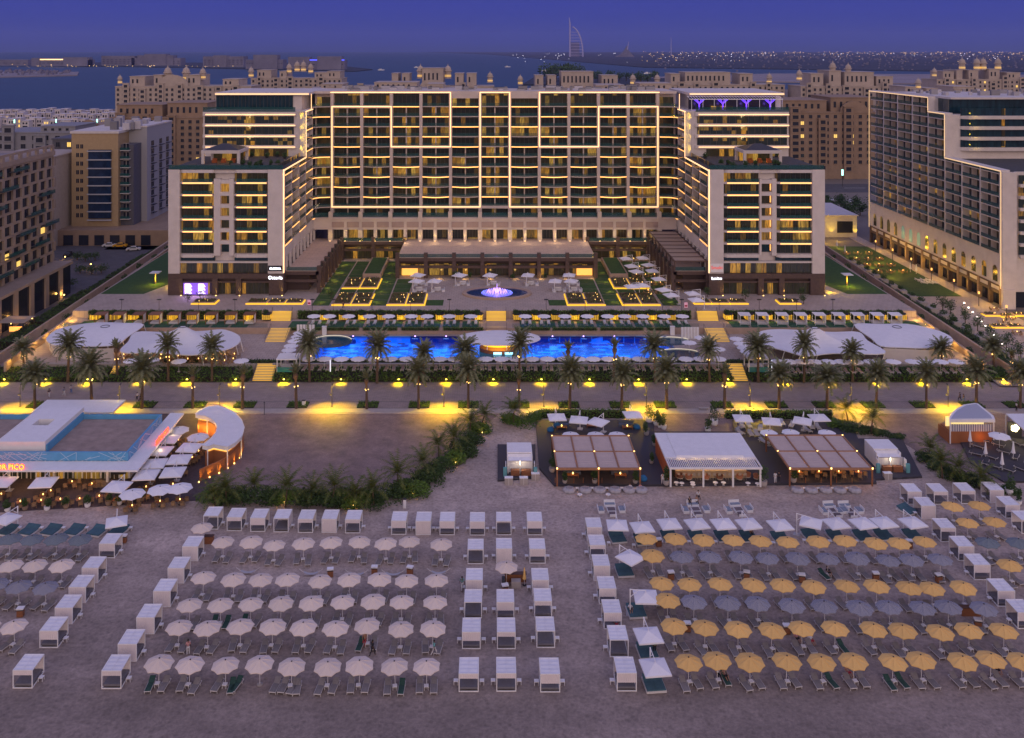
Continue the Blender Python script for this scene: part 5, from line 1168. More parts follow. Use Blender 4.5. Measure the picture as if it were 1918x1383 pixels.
def stairs(label,xa,xb,y0,z0,z1,n,run=.36):
 o=empty('lit_staircase',((xa+xb)/2,y0,z0),label,'stairs','staircases with glowing steps');dz=(z1 -z0)/n
 b=MB();l=MB()
 for k in range(n):
  b.box(xa,xb,y0+k *run,y0+(k+1)*run,z0,z0+dz *(k+1));l.box(xa+.05,xb -.05,y0+k *run -.02,y0+k *run -.003,z0+dz *k+.05,z0+dz *(k+1)-.02)
 put(b,'step',M_step,o);put(l,'step_light',M_stepl,o)
 for x in (xa,xb):
  r=MB();r.tube((x,y0,z0+.9),(x,y0+n *run,z1+.9),.03);
  for k in (0,.5,1):r.tube((x,y0+n *run *k,z0+(z1 -z0)*k),(x,y0+n *run *k,z0+(z1 -z0)*k+.9),.025)
  put(r,'handrail',M_dark,o)
 lamp('AREA','stair_glow',((xa+xb)/2,y0+n *run *.5,z1+1.1),YEL,9,2.0,rot=(0,0,0),parent=o)
 return o
stairs('wide glowing stair flight from the lawn up to the plaza below the fountain',-.9,3.7,210.2,LZ,GZ,8,.22)
stairs('wide glowing stair flight between the pool and the lawn below the fountain',-.9,3.7,202.9+1.0,PZ,LZ,8,.25)
stairs('upper glowing stairs to the plaza beside the purple shop block',-50.5,-45.9,210.2,LZ,GZ,8,.22)
stairs('tall glowing stairs up to the lawn beside the white tents, on the purple shop side',-49.2,-44.8,199.5,PZ,LZ,10,.56)
stairs('upper glowing stairs to the plaza beside the courtyard',47.8,52.6,210.2,LZ,GZ,8,.22)
stairs('tall glowing stairs up to the lawn beside the row of white pool screens',48.0,52.4,199.5,PZ,LZ,10,.56)
stairs('lower glowing stairs from the promenade to the pool deck on the tent side',wx(476,183),wx(513,183),181.4,.05,PZ,11,.42)
stairs('lower glowing stairs from the promenade to the pool deck on the courtyard side',wx(1359,183),wx(1397,183),181.4,.05,PZ,11,.42)
stairs('narrow glowing steps through the hedge near the round tents',wx(208,183),wx(219,183),182.2,.8,PZ,6,.4)
def lawn_cabana(name,m_roof,m_frame):
 o=empty(name,(0,0,0),None,'cabana');b=MB()
 for x in (-1.15,1.15):
  for y in (-1.2,1.2):b.box(x -.06,x+.06,y -.06,y+.06,0,2.3)
 b.box(-1.25,1.25,-1.3,-1.2,2.2,2.32);b.box(-1.25,1.25,1.2,1.3,2.2,2.32);put(b,'frame',m_frame,o)
 b=MB()
 for k in range(10):b.box(-1.3,1.3,-1.3+k *.262,-1.1+k *.262,2.33,2.37)
 b.box(-1.2,1.2,-1.2,1.2,2.28,2.326);put(b,'slatted_roof',m_roof,o)
 b=MB();b.box(-1.05,1.05,-1.0,1.1,.15,.5);put(b,'daybed',mat('white_cushion',(.66,.65,.66),.95),o)
 b=MB();b.box(1.08,1.12,-1.1,1.1,.1,2.2);put(b,'curtain',M_fabric if m_roof is not M_wood else mat('tan_curtain',(.45,.33,.22),.9),o)
 return o
ca,cb=lawn_cabana('timber_cabana',mat('brown_slats',(.20,.10,.055),.7,objrand=.3),M_wood),lawn_cabana('white_cabana',M_fabric,M_white2)
for k,px in enumerate((190,224,261,292,327,361,397,433,468)):
 p=Vector((wx(px,208),208,0));inst(ca,(p.x,p.y,LZ+.05),R(4),'brown slatted cabana on the lawn terrace behind the round tents, %s from the outer ramp'%nth(k),'brown cabanas on the lawn terrace')
for k,px in enumerate((1394,1427,1464,1499,1534,1570,1606,1642,1676)):
 p=Vector((wx(px,207.6),207.6,0));inst(cb,(p.x,p.y,LZ+.05),R(-4),'white fabric cabana on the lawn terrace behind the swooping tents, %s from the side stairs'%nth(k),'white cabanas on the lawn terrace')
for k,(a,c) in enumerate(((546,602),(607,672),(680,744),(752,822),(830,905),(965,1030),(1035,1118),(1125,1205),(1212,1255))):
 hedge(wx(a,205),wx(c,205),204.6,205.1,LZ -.55,LZ+.12,'hanging green strip on the wall above the pool, %s section from the tent side'%nth(k),'hanging plants','hanging green strips above the pool',dens=60,leaf=.1,seed=k,name='trailing_plants')
for (x0,x1,l_) in ((-96,-50,'clear rail before the brown cabanas'),(-44,-2,'glass rail over the pool, tent half'),(5,47,'glass rail over the pool, courtyard half'),(53,98,'glass rail before the white lawn cabanas')):
 o=empty('glass_balustrade',((x0+x1)/2,205.15,LZ),l_+' of the lawn terrace','balustrade','glass rails of the lawn terrace');b=MB();b.box(x0,x1,205.12,205.16,LZ,LZ+.95);put(b,'glass_panel',glass_mat('light_glass',(.05,.14,.13),.18),o)
pl_l=make_lounger('pool_lounger',mat('taupe_sling',(.32,.25,.24),.95,objrand=.12),.60)
prow=[577.8,607.7,639.5,670.8,701.6,730.8,761.5,795.4,823.6,851.5,881.5,910,939.3,967.5,996,1025.7,1056.5,1083.8,1111,1139.9,1169,1197.7,1228,1254,1284.6,1313,1346]
for k,px in enumerate(prow):
 p=at(px,670.5,PZ+2.3);inst(pool_par,(p.x,p.y,PZ),rnd.random(),'white parasol at the promenade edge of the pool, %s from the small white kiosk'%nth(k),'white parasols along the pool')
 for d in (-.75,.75):inst(pl_l,(p.x+d,p.y -.3+rnd.uniform(-.1,.1),PZ),rnd.uniform(-.12,.12),'taupe pool lounger, %s of the pair under the %s poolside parasol from the kiosk'%('first' if d<0 else 'second',nth(k)),'taupe loungers along the pool')
for k,px in enumerate([1458,1479,1503,1526,1552,1577,1603,1632,1673,1710,1735,1762,1791]):
 p=at(px,675.5,PZ+2.3);inst(pool_par,(p.x,p.y,PZ),rnd.random(),'white parasol before the swooping tents, %s from the courtyard-side kiosk'%nth(k),'white parasols before the swooping tents')
 for d in (-.75,.75):inst(pl_l,(p.x+d,p.y -.3,PZ),rnd.uniform(-.12,.12),'taupe lounger %s under the %s parasol before the swooping tents'%('first' if d<0 else 'second',nth(k)),'taupe loungers before the swooping tents')
for k,(px,py) in enumerate(((558,629),(551.7,637),(545,646),(541,654),(535,663),(562,622),(1291,640),(1314,631),(1328,640),(1345,652))):
 p=at(px,py,PZ+2.3);inst(pool_par,(p.x,p.y,PZ),rnd.random(),'white parasol at the short end of the pool, %s counting from the %s end'%(nth(k if k<6 else k -6),'tent' if k<6 else 'courtyard'),'white parasols at the short ends of the pool')
for k,(px,py) in enumerate(((1379.7,633),(1387.5,642),(1394,650),(1400,657))):
 p=at(px,py,PZ+2.3);inst(pool_par,(p.x,p.y,PZ),rnd.random(),'white parasol beside the sloping path near the swooping tents, %s down from the stairs'%nth(k),'white parasols beside the sloping path')
for k,(px,py) in enumerate(((245,674),(335,675),(452,674),(285,673))):
 p=at(px,py,PZ+2.3);inst(pool_par,(p.x,p.y,PZ),rnd.random(),'white parasol in front of the round tents, %s from the narrow steps'%nth(k),'white parasols before the round tents')
for nm,(px,py,rx,ry),ex in (('tent',(620,641,4.6,4.0),0),('courtyard',(1256,640,4.4,2.6),1),('courtyard slide',(1272,663,4.4,2.6),1)):
 p=at(px,py,PZ);b=MB();o=empty('round_pool',p,'small round splash pool with a glowing white rim at the %s end'%nm,'pool','small splash pools')
 pts=[(p.x+rx *math.cos(a *math.pi/16),p.y+ry *math.sin(a *math.pi/16)) for a in range(32)]
 b.prism(pts,PZ+.004,PZ+.10);put(b,'rim_slab',mat('dark_water',(.02,.08,.14),.1,spec=.7),o);b=MB()
 for a in range(32):
  if a%32 in range(2,15):q0,q1=pts[a],pts[(a+1)%32];b.tube((*q0,PZ+.2),(*q1,PZ+.2),.07,None,5)
 put(b,'glowing_rim',mat('rim_glow',(.8,.8,.6),.5,emit=(1,.85,.6),es=.6),o)
for k,(p0,p1,y0,z) in enumerate(((556,590,204.3,3.6),(1276,1310,201.5,3.9))):
 o=empty('pool_screen',(wx(p0,y0),y0,PZ),'row of white slatted screen panels %s'%('behind the first poolside palm' if k==0 else 'beside the courtyard-side glowing stairs'),'screen','white screens by the pool')
 for q in range(6):a=wx(p0+(p1 -p0)*q/6,y0);b=MB();b.box(a,a+(wx(p1,y0)-wx(p0,y0))/6 -.12,y0,y0+.1,PZ,z+.7);put(b,'panel',M_white2,o)
for k,px in enumerate((608,1259)):o=empty('white_pillar',(wx(px,204.5),204.5,PZ),'white square pillar on the wall at the %s end of the pool'%('tent' if k==0 else 'courtyard'),'pillar','white pillars by the pool');b=MB();b.box(wx(px -4,204.5),wx(px+4,204.5),204,204.55,PZ,LZ+.5);put(b,'shaft',M_white2,o);b=MB();b.box(wx(px -4.6,204.5),wx(px+4.6,204.5),203.9,204.56,LZ+.5,LZ+.58);put(b,'cap',M_white2,o)
pc=Vector((1.9,195.2,PZ));o=empty('pool_bar',pc,'swim-up bar under a large white oval canopy with glowing underside','bar')
b=MB();n=40;rings=[(1.0,4.1),(.985,4.3),(.75,4.75),(.4,5.0),(.0,5.05)]
for (r0,z0),(r1,z1) in zip(rings,rings[1:]):
 for k in range(n):
  a0,a1=2 *math.pi *k/n,2 *math.pi *(k+1)/n;P=lambda r,a,z:(pc.x+8.9 *r *math.cos(a),pc.y+4.9 *r *math.sin(a),z)
  b.face([P(r0,a0,z0),P(r0,a1,z0),P(r1,a1,z1),P(r1,a0,z1)] if r1>0 else [P(r0,a0,z0),P(r0,a1,z0),P(0,0,z1)])
b.face([(pc.x+8.8 *math.cos(2 *math.pi *k/n),pc.y+4.8 *math.sin(2 *math.pi *k/n),4.12) for k in range(n)][::-1],0);put(b,'canopy',M_canw,o,smooth=False)
b=MB();b.prism([(pc.x+4.2 *math.cos(a *math.pi/12),pc.y -.6+2.9 *math.sin(a *math.pi/12)) for a in range(24)],PZ -1.3,PZ+.55);put(b,'counter',M_wood,o)
b=MB();b.prism([(pc.x+3.4 *math.cos(a *math.pi/12),pc.y+.3+1.6 *math.sin(a *math.pi/12)) for a in range(24)],PZ+.56,PZ+1.5);put(b,'glowing_band',mat('amber_wall',(.9,.6,.1),.5,emit=(1,.62,.03),es=1.0),o)
for k in range(8):a=k *math.pi/4+.3;b=MB();b.tube((pc.x+5.4 *math.cos(a),pc.y+3 *math.sin(a),.4),(pc.x+5.4 *math.cos(a),pc.y+3 *math.sin(a),4.15),.09);put(b,'column',M_white2,o)
lamp('AREA','bar_glow',(pc.x,pc.y -3.0,3.9),(1,.6,.12),200,4,parent=o)
for k,(x0,m_) in enumerate(((-1.2,0),(1.2,0))):b=MB();b.box(pc.x+x0,pc.x+x0+1.7,pc.y -3.7,pc.y -3.6,1.9,2.3);put(b,'lit_panel',mat('cyan_panel',(.4,.8,1),.4,emit=(.3,.75,1),es=2.5),o)
for k,(px,ex) in enumerate(((537,'tent'),(1421,'courtyard'))):
 p=at(px,697,PZ);o=empty('poolside_kiosk',p,'white roofed open kiosk with teal glass front at the lower stairs, %s side'%ex,'kiosk','white kiosks at the lower stairs');b=MB()
 for x in (-1.9,1.9):
  for y in (0,3.4):b.box(p.x+x -.08,p.x+x+.08,p.y+y -.08,p.y+y+.08,PZ,PZ+2.4)
 put(b,'post',M_white2,o);b=MB();b.box(p.x -2.1,p.x+2.1,p.y -.2,p.y+3.6,PZ+2.4,PZ+2.55)
 for q in range(6):b.box(p.x -2.1,p.x+2.1,p.y -.1+q *.62,p.y+.3+q *.62,PZ+2.55,PZ+2.6)
 put(b,'roof',M_white2,o);b=MB();b.box(p.x -1.9,p.x+1.9,p.y -.1,p.y -.05,PZ,PZ+1.0);put(b,'glass_front',glass_mat('clear_teal',(.05,.25,.24),.7),o);b=MB();b.box(p.x -1.4,p.x+1.4,p.y+1,p.y+3,PZ,PZ+.6);put(b,'daybed',mat('white_cushion',(.66,.65,.66),.95),o)
 b=MB();b.box(p.x+2.6 if k else p.x+8.5,p.x+2.75 if k else p.x+8.7,p.y+.2,p.y+.3,PZ,PZ+2.3);
 tag(put(b,'light_column',mat('white_column',(.9,.9,1),.5,emit=(.8,.85,1),es=.8)),'thin white glowing column near the %s-side kiosk'%ex,'light','glowing columns near the kiosks')
 # ---- big tents
def tent(label,outline,zr,peak,pz,walls=None,m=None):
 """stretched fabric: rim polygon (pixel outline at height zr) rising to a peak ring"""
 o=empty('fabric_tent',at(peak[0],peak[1]+30,PZ),label,'tent','large white fabric tents');P=[at(x,y,zr) for x,y in outline];q=at(peak[0],peak[1],pz);b=MB();n=len(P);M_=7
 rings=[]
 for j in range(M_+1):
  t=j/M_;h=t**2.6 if pz -zr>1.5 else math.sin(t *math.pi/2)
  ring=[Vector((p.x+(q.x -p.x)*t *.96,p.y+(q.y -p.y)*t *.96,zr+(pz -zr)*h)) for p in P];rings.append(ring)
 for j in range(M_):
  for k in range(n):b.face([rings[j][k],rings[j][(k+1)%n],rings[j+1][(k+1)%n],rings[j+1][k]])
 b.face(rings[-1]);put(b,'fabric',M_canw,o)
 b=MB();
 for k in range(n):b.face([rings[0][k],rings[0][(k+1)%n],rings[0][(k+1)%n]-Vector((0,0,.16)),rings[0][k]-Vector((0,0,.16))])
 put(b,'hem',M_white2,o);b=MB();b.lathe([(.9,.0),(1.0,.08),(.9,.14)],16,tuple(q -Vector((0,0,.02))));put(b,'peak_ring',M_mull,o)
 if walls:
  b=MB();W=[at(x,y,PZ) for x,y in walls]
  for a_,c_ in zip(W,W[1:]):b.face([a_,c_,c_+Vector((0,0,zr -PZ)),a_+Vector((0,0,zr -PZ))])
  put(b,'wall',M_white,o)
 for k in range(0,n,3):b=MB();pp=rings[0][k];b.tube((pp.x *.99,pp.y+.3,PZ),(pp.x,pp.y,zr),.07);put(b,'tent_pole',M_white2,o)
 return o,P
def smooth_closed(pts,n=4):
 out=[];N=len(pts)
 for i in range(N):
  p0,p1,p2,p3=[Vector(pts[(i+d)%N]) for d in (-1,0,1,2)]
  for k in range(n):
   t=k/n;out.append(tuple(.5 *((2 *p1)+(p2 -p0)*t+(2 *p0 -5 *p1+4 *p2 -p3)*t *t+(3 *p1 -p0 -3 *p2+p3)*t**3)))
 return out
tl1=[(87,634),(92,642),(105,647),(150,649),(215,646),(240,630),(269,608),(230,605),(185,604),(140,609),(105,618)]
tl2=[(227,660),(300,661),(360,665),(420,656),(446,644),(450,633),(440,624),(415,617),(380,620),(310,622),(255,622),(240,640)]
tent('round white fabric tent with a solid wall, next to the outer ramp',smooth_closed(tl1),4.6,(197,612),5.4,walls=[(92,655),(100,668),(135,676),(190,677),(213,676),(214,660)])
tent('white fabric tent with a raised peak over the lit restaurant tables',smooth_closed(tl2),4.4,(343,612),7.6)
mirx=lambda L,c=1870:[(c -x,y) for x,y in L]
tr2=[(1418,624),(1420,634),(1432,646),(1470,657),(1510,667),(1560,662),(1658,662),(1625,638),(1608,622),(1560,622),(1525,620),(1470,617),(1437,618)]
tr1=[(1600,608),(1650,607),(1700,607),(1750,617),(1780,630),(1784,642),(1770,649),(1740,652),(1690,651),(1650,648),(1632,634)]
tent('swooping white fabric tent with a raised peak over green panels',smooth_closed(tr2),4.4,(1526,614),7.6)
tent('round white fabric tent with a solid wall beside the swooping tent',smooth_closed(tr1),4.6,(1680,613),5.4,walls=[(1652,655),(1655,676),(1740,680),(1768,675),(1778,662)])
b=MB();P=[at(x,y,PZ) for x,y in ((1440,664),(1470,668),(1500,670))]
M_chair=mat('cane_chair',(.30,.19,.10),.8,objrand=.2)
def make_table(name,mt,ch=True,cat='table',lampm=None):
 o=empty(name,(0,0,0),None,cat);b=MB();b.lathe([(0,.74),(.5,.74),(.5,.70),(.06,.69),(.05,.03),(.3,0)],10);put(b,'tabletop',mt,o)
 b=MB();b.lathe([(0,.75),(.06,.75),(.07,.95),(0,.97)],6);put(b,'candle_lamp',M_bulb,o)
 for k in range(4 if ch else 0):
  a=k *math.pi/2+.5;c,s=math.cos(a),math.sin(a);b=MB();b.box(-.22,.22,-.22,.22,.38,.46);b.box(-.24,.24,.2,.27,.4,.85)
  for x in (-.2,.2):
   for y in (-.2,.22):b.box(x -.02,x+.02,y -.02,y+.02,0,.38)
  w=link('chair',b.data('chair',M_chair),o,(.95 *c,.95 *s,0));w.rotation_euler=(0,0,a -math.pi/2)
 return o
dt=make_table('dining_table',M_wood)
q=random.Random(9)
for k in range(26):
 px=232+(k%13)*17+q.uniform(-4,4);py=672+(k//13)*9+q.uniform(-2,2);p=at(px,py,PZ)
 inst(dt,(p.x,p.y,PZ),q.random()*3,'candlelit round table with four chairs, %s in the %s line before the round tents'%(nth(k%13),('rear','front')[k//13]),'candlelit tables before the round tents')
for k in range(7):lamp('POINT','tent_lamp',(wx(245+k *30,196),192,PZ+1.7),(1,.5,.15),60,.2)
b=MB();b.box(wx(512,186),wx(1358,186),185.2,185.8,0,PZ+.12);b.box(wx(222,186),wx(470,186),185.2,185.8,0,PZ+.12);b.box(wx(1403,186),wx(1655,186),185.2,185.8,0,PZ+.12);b.box(-97,99,185.8,186.5,0,PZ -.05);struct(b,'deck_coping_wall_slab',M_kerb)
for k in range(19):
 if k in (0,):continue
 px0=222+k *80;px1=px0+68
 if px0>1650:break
 if 440<px1<520 or 1350<px1<1410:continue
 hedge(wx(px0,186.3),wx(px1,186.3),186.0,187.2,PZ -.05,PZ+.38,'low dark planting box along the deck edge, %s from the narrow steps'%nth(k),'planting box','low planting boxes along the deck edge',dens=30,seed=k,name='low_bed_plants',m=L_bush)
for (p0,p1,lb) in ((512,780,'long clipped hedge bank below the pool, tent-side part'),(780,1060,'long clipped hedge bank below the pool bar'),(1060,1372,'long clipped hedge bank below the pool, courtyard-side part'),(205,470,'clipped hedge bank below the round tents'),(1402,1690,'clipped hedge bank below the swooping tents'),(-20,204,'dark hedge bank by the outer ramp on the tent side'),(1690,1900,'dark hedge bank by the outer ramp on the courtyard side')):
 x0,x1=wx(p0,182.5),wx(p1,182.5);hedge(x0+.2,x1 -.2,180.9,185.1,.0,1.0,lb,'hedge','clipped hedge banks along the promenade',dens=15,seed=p0%97,name='hedge_bank',back=1.75,leaf=.17)
 # == PALMS, LAMPS, BOUNDARIES
back_row=[(45,655,700,0),(127,650,718,1),(220,655,712,9),(315,650,716,2),(397,656,716,0),(580,652,718,1),(706,652,720,0),(793,662,720,2),(873,660,712,0),(972,648,720,1),(1149,648,715,9),(1063,662,715,9),(1228,655,718,0),(1329,658,718,2),(1420,653,718,1),(1506,640,719,0),(1597,663,717,2),(1765,655,700,0),(1862,650,700,2),(1897,690,705,9)]
front_row=[(65,702,766,2),(172,688,766,1),(266,690,766,0),(361,708,766,9),(454,695,767,9),(555,702,766,9),(687,712,767,9),(784,700,767,2),(877,693,766,1),(973,712,766,9),(1067,700,767,1),(1164,700,767,0),(1249,698,767,2),(1357,697,767,9),(1459,702,766,2),(1549,707,766,1),(1641,702,766,0),(1735,700,766,2),(1829,700,766,0),(1911,704,766,1),(1000,690,720,9)][:20]
pr=random.Random(31)
def set_palm(k,px,py,by,kind,rowname):
 base=at(px,by,0.);base.z=.25 if rowname=='back' else .05
 hgt=(by -py)*base.y/FL *1.0
 proto=young if kind==9 else palms[kind];h0=4.9 if kind==9 else 5.8
 s=max(.75,min(1.25,(hgt -.1)/h0))*(1.0)
 if rowname=='back':lb='date palm in the hedge bank, %s from the tent-side ramp'%nth(k)
 else:lb='date palm in a square bed on the promenade, %s along from the restaurant end'%nth(k)
 if kind==9:lb=lb.replace('date palm','sparse young palm')
 o=inst(proto,base,pr.random()*6.28,lb,'date palms in the hedge bank' if rowname=='back' else 'date palms on the promenade',(w_ := pr.uniform(.86,1.1),w_,s *pr.uniform(.96,1.04)));o.rotation_euler=(pr.uniform(-.035,.035),pr.uniform(-.045,.045),pr.random()*6.28)
 if rowname=='back':lamp('POINT','palm_glow',(base.x+.1,base.y -1.0,base.z+1.2 if False else 4.2 *s),(1,.5,.12),18,.2)
 else:lamp('POINT','palm_glow',(base.x,base.y -.9,4.4 *s),(1,.5,.12),16,.2)
 return base
for k,a in enumerate(back_row):set_palm(k,*a,'back')
for k,a in enumerate(front_row):
 bs=set_palm(k,*a,'front');w=1.9
 o=empty('tree_bed',(bs.x,169.0,.05),'square green tree bed on the promenade, %s from the restaurant end'%nth(k),'planting bed','square tree beds on the promenade')
 b=MB();b.box(bs.x -w,bs.x+w,167.7,170.5,.05,.12);put(b,'soil',M_soilbed,o)
 q=random.Random(k);b=MB()
 for j in range(330):
  p=Vector((q.uniform(bs.x -w,bs.x+w),q.uniform(167.7,170.5),q.uniform(.12,.4)));u=Vector((q.gauss(0,1),q.gauss(0,1),q.gauss(0,1))).normalized();v=u.orthogonal().normalized();b.face([p -u *.16,p -v *.08,p+u *.16,p+v *.08])
 put(b,'low_plants',L_hedge,o)
lp=empty('promenade_lamp',(0,0,0),None,'lamp post')
b=MB();b.tube((0,0,0),(0,0,3.5),.07,.06);b.tube((0,0,3.5),(.0,.35,4.0),.05,.05);b.box(-.22,.22,-.1,.1,0,.08);put(b,'post',M_dark,lp)
b=MB();b.box(-.42,.02,-.14,.14,2.15,2.3);b.box(-.12,.12,.2,.6,3.95,4.05);put(b,'lamp_head',M_dark,lp)
b=MB();b.box(-.36,-.06,-.1,.1,2.12,2.149);put(b,'lamp_lens',M_bulb,lp)
for k,px in enumerate((34,221,409,620.5,831,1019,1212,1407,1597,1779.6)):
 p=at(px,765,0);inst(lp,(p.x,168.4,.05),0,'dark promenade lamp post over a yellow pool of light, %s from the restaurant end'%nth(k),'dark lamp posts on the promenade')
 lamp('SPOT','lamp_pool',(p.x,167.9,4.3),(1.,.62,.0),6200 *(.75+.6 *((k *7)%5)/5),.15,rot=(R(-24),0,0),spot=138,blend=1.)
for k,px in enumerate((58+437,)):
 p=at(495,778,0);tag(put(MB().tube((p.x,p.y,0),(p.x,p.y,2.3),.06).box(p.x -.1,p.x+.1,p.y -.1,p.y+.1,2.3,2.42),'bollard_post',M_dark),'short dark post at the corner of the brown gravel court','post')
for k,px in enumerate((9,87,165,263,351,442,532,639,747,836,924,1014,1104,1196,1286,1363,1467,1551,1640,1724,1810,1878)):
 x=wx(px,180.4);o=empty('hedge_light',(x,180.4,.05),'low light at the foot of the hedge bank, %s along from the tent-side ramp'%nth(k),'light','low lights at the foot of the hedge bank')
 b=MB();b.tube((x,180.35,.05),(x,180.35,.75),.04);put(b,'stem',M_dark,o);b=MB();b.box(x -.14,x+.14,180.1,180.32,.75,.82);put(b,'head',M_bulb,o)
 lamp('SPOT','hedge_beam',(x,179.9,1.0),(1,.64,.0),1000,.12,rot=(R(-12),0,0),spot=120,blend=.9);lamp('POINT','hedge_wash',(x,179.9,.55),(1,.78,.0),90,.15)
for k,(px,py,l_) in enumerate(((569,760,'small pale waste bin by a palm bed on the promenade'),(1318,768,'low grey bench on the promenade before the bar decks'))):
 p=at(px,py,.05);o=empty('waste_bin' if k==0 else 'bench',p,l_,'bin' if k==0 else 'bench');b=MB()
 if k==0:b.box(p.x -.3,p.x+.3,p.y -.25,p.y+.25,.05,.95);put(b,'body',M_white2,o);b=MB();b.box(p.x -.32,p.x+.32,p.y -.27,p.y+.27,.97,1.05);put(b,'lid',M_dark,o)
 else:b.box(p.x -.95,p.x+.95,p.y -.25,p.y+.25,.4,.5);put(b,'seat',M_kerb,o);b=MB();b.box(p.x -.8,p.x -.6,p.y -.2,p.y+.2,.05,.4);b.box(p.x+.6,p.x+.8,p.y -.2,p.y+.2,.05,.4);put(b,'leg',M_kerb,o)
 # ---- side ramps and boundary walls
for s,x0 in ((-1,-97.0),(1,99.0)):
 o=empty('boundary_wall',(x0,230,0),'long tan wall with ground lamps along the hotel site edge, %s side'%('beige office' if s<0 else 'balcony block'),'wall','tan walls along the site edges')
 for (xa,ya,yb,za,zb) in ((x0,183,290,3.2,6.3),(x0+s *4.5,178,290,2.6,5.4)):
  b=MB();i=len(b.v);xs=sorted((xa,xa+s *.5));b.v+=[(xs[0],ya,0),(xs[1],ya,0),(xs[1],yb,0),(xs[0],yb,0),(xs[0],ya,za),(xs[1],ya,za),(xs[1],yb,zb),(xs[0],yb,zb)]
  for f_ in ((4,5,6,7),(0,1,5,4),(1,2,6,5),(2,3,7,6),(3,0,4,7)):b.f.append(f_);b.m.append(0)
  put(b,'wall',M_tanwall,o)
 b=MB();i=0;xs=sorted((x0+s *.5,x0+s *4.5));b.v=[(xs[0],178,.3),(xs[1],178,.3),(xs[1],290,3.9),(xs[0],290,3.9)];b.f=[(0,1,2,3)];b.m=[0];put(b,'ramp_strip',M_pave,o)
 xr=sorted((x0,x0 -s *4));b=MB();b.v=[(xr[0],182,.1),(xr[1],182,.1),(xr[1],226,5.3),(xr[0],226,5.3)];b.f=[(0,1,2,3)];b.m=[0]
 rp=put(b,'side_ramp_path',M_pave2);rp['kind']='structure'
 for k in range(9):
  y=184+k *5.2;z=3.2+(y -183)*.029;b=MB();b.box(x0+s *2.2 -.12,x0+s *2.2+.12,y -.1,y+.1,.5+(y -178)*.032,.75+(y -178)*.032);put(b,'ground_lamp',M_wbulb,o)
  lamp('POINT','ramp_lamp',(x0 -s *.8,y,z+.2),(1,.55,.10),170,.25)
 for k in range(10):
  y=182+k *11;pp=bush_mesh(500+k+(s>0)*20,.95,.95,1.7,300,.16);z=.3+(y -178)*.033
  o2=empty('ball_shrub',(x0+s *2.4,y,z),'round shrub between the boundary walls, %s from the beach, %s side'%(nth(k),'office' if s<0 else 'balcony block'),'shrub','round shrubs between the boundary walls')
  link('foliage',pp.data('foliage',L_bush),o2,(x0+s *2.4,y,z+.3));b=MB();b.tube((x0+s *2.4,y,z -.1),(x0+s *2.4,y,z+.8),.06);put(b,'stem',M_bark,o2)
for k in range(7):
 y=200+k *14;hedge(-107.9,-102.2,y,y+13,0,1.9+(k%3)*.25,'loose dark hedge along the service road, %s section from the beach'%nth(k),'hedge','hedge sections along the service road',dens=9,leaf=.22,seed=k,name='roadside_hedge',m=L_bush)
for k in range(17):
 y=186+k *5.6;hedge(104.2,108.6,y,y+5.4,0,1.5+(k%2)*.3,'green planting between the boundary wall and stepped concrete boxes, %s from the beach'%nth(k),'planting','green plantings beside the stepped boxes',dens=12,leaf=.2,seed=k+40,name='terraced_planting',m=L_bush)
 o=empty('concrete_planter',(109.6,y,0),'stepped concrete planter box, %s from the beach beside the event lawn'%nth(k),'planter','stepped concrete planter boxes');b=MB();b.box(108.8,110.6,y,y+2.6,0,1.9);put(b,'box',M_kerb,o)
 bm_=bush_mesh(600+k,.9,.9,1.1,160,.18);link('shrub',bm_.data('shrub',L_bush),o,(109.7,y+1.3,1.8))
for k in range(8):
 p=at(1735+(k%4)*45 -(k//4)*30,575+(k%4)*38+(k//4)*14,.2)
for k,(px,py) in enumerate(((1780,588),(1808,606),(1831,621),(1856,640),(1885,655),(1766,583),(1785,615),(1811,640),(1912,675))):
 p=at(px,py,.1);crown_tree('round_tree','small round topped tree by the sloping garden path, %s from the event lawn'%nth(k),p.x,p.y,.1,3.6,1.35,700+k,'round topped trees by the garden path',n=420,leaf=.16)
el=empty('path_lamp',(0,0,0),None,'lamp post');b=MB();b.tube((0,0,0),(0,0,3.6),.09);put(b,'post',M_dark,el);b=MB();b.box(-.16,.16,-.16,.16,3.1,3.7);put(b,'lamp_head',mat('dim_lamp',(.8,.5,.2),.5,emit=(1,.5,.12),es=1.6),el)
for k in range(9):
 y=196+k *12.5;inst(el,(125.0,y,.25),0,'brown path lamp between the balcony block and event lawn, %s from the beach'%nth(k),'brown path lamps beside the event lawn')
 lamp('POINT','path_glow',(126.2,y,3.4),(1,.55,.06),460,.3)
 lamp('POINT','arcade_glow',(128.8,y+3,2.4),(1,.58,.1),180,.3)
for k in range(7):lamp('POINT','event_glow',(115+(k%2)*5,262+k *6.5,2.0),(1,.5,.05),380,.3)
for s,(x,y) in ((-1,(-86.5,236)),(1,(91.5,234))):
 o=empty('lawn_lamp',(x,y,GZ),'lamp with a flat square top on the side lawn, %s hotel block'%('shop' if s<0 else 'courtyard'),'lamp','flat topped lawn lamps');b=MB();b.tube((x,y,GZ),(x,y,GZ+3.0),.12);put(b,'post',M_tan,o);b=MB();b.box(x -1.2,x+1.2,y -1.2,y+1.2,GZ+3.0,GZ+3.12);put(b,'top',M_white2,o)
 lamp('POINT','lawn_glow',(x+.3,y -.6,GZ+1.6),YEL,480,.2)
for k in range(5):lamp('POINT','side_path_glow',(-81.0,232+k *9,GZ+.9),YEL,220,.2);lamp('POINT','side_path_glow',(84.8,228+k *9,GZ+.9),YEL,220,.2)
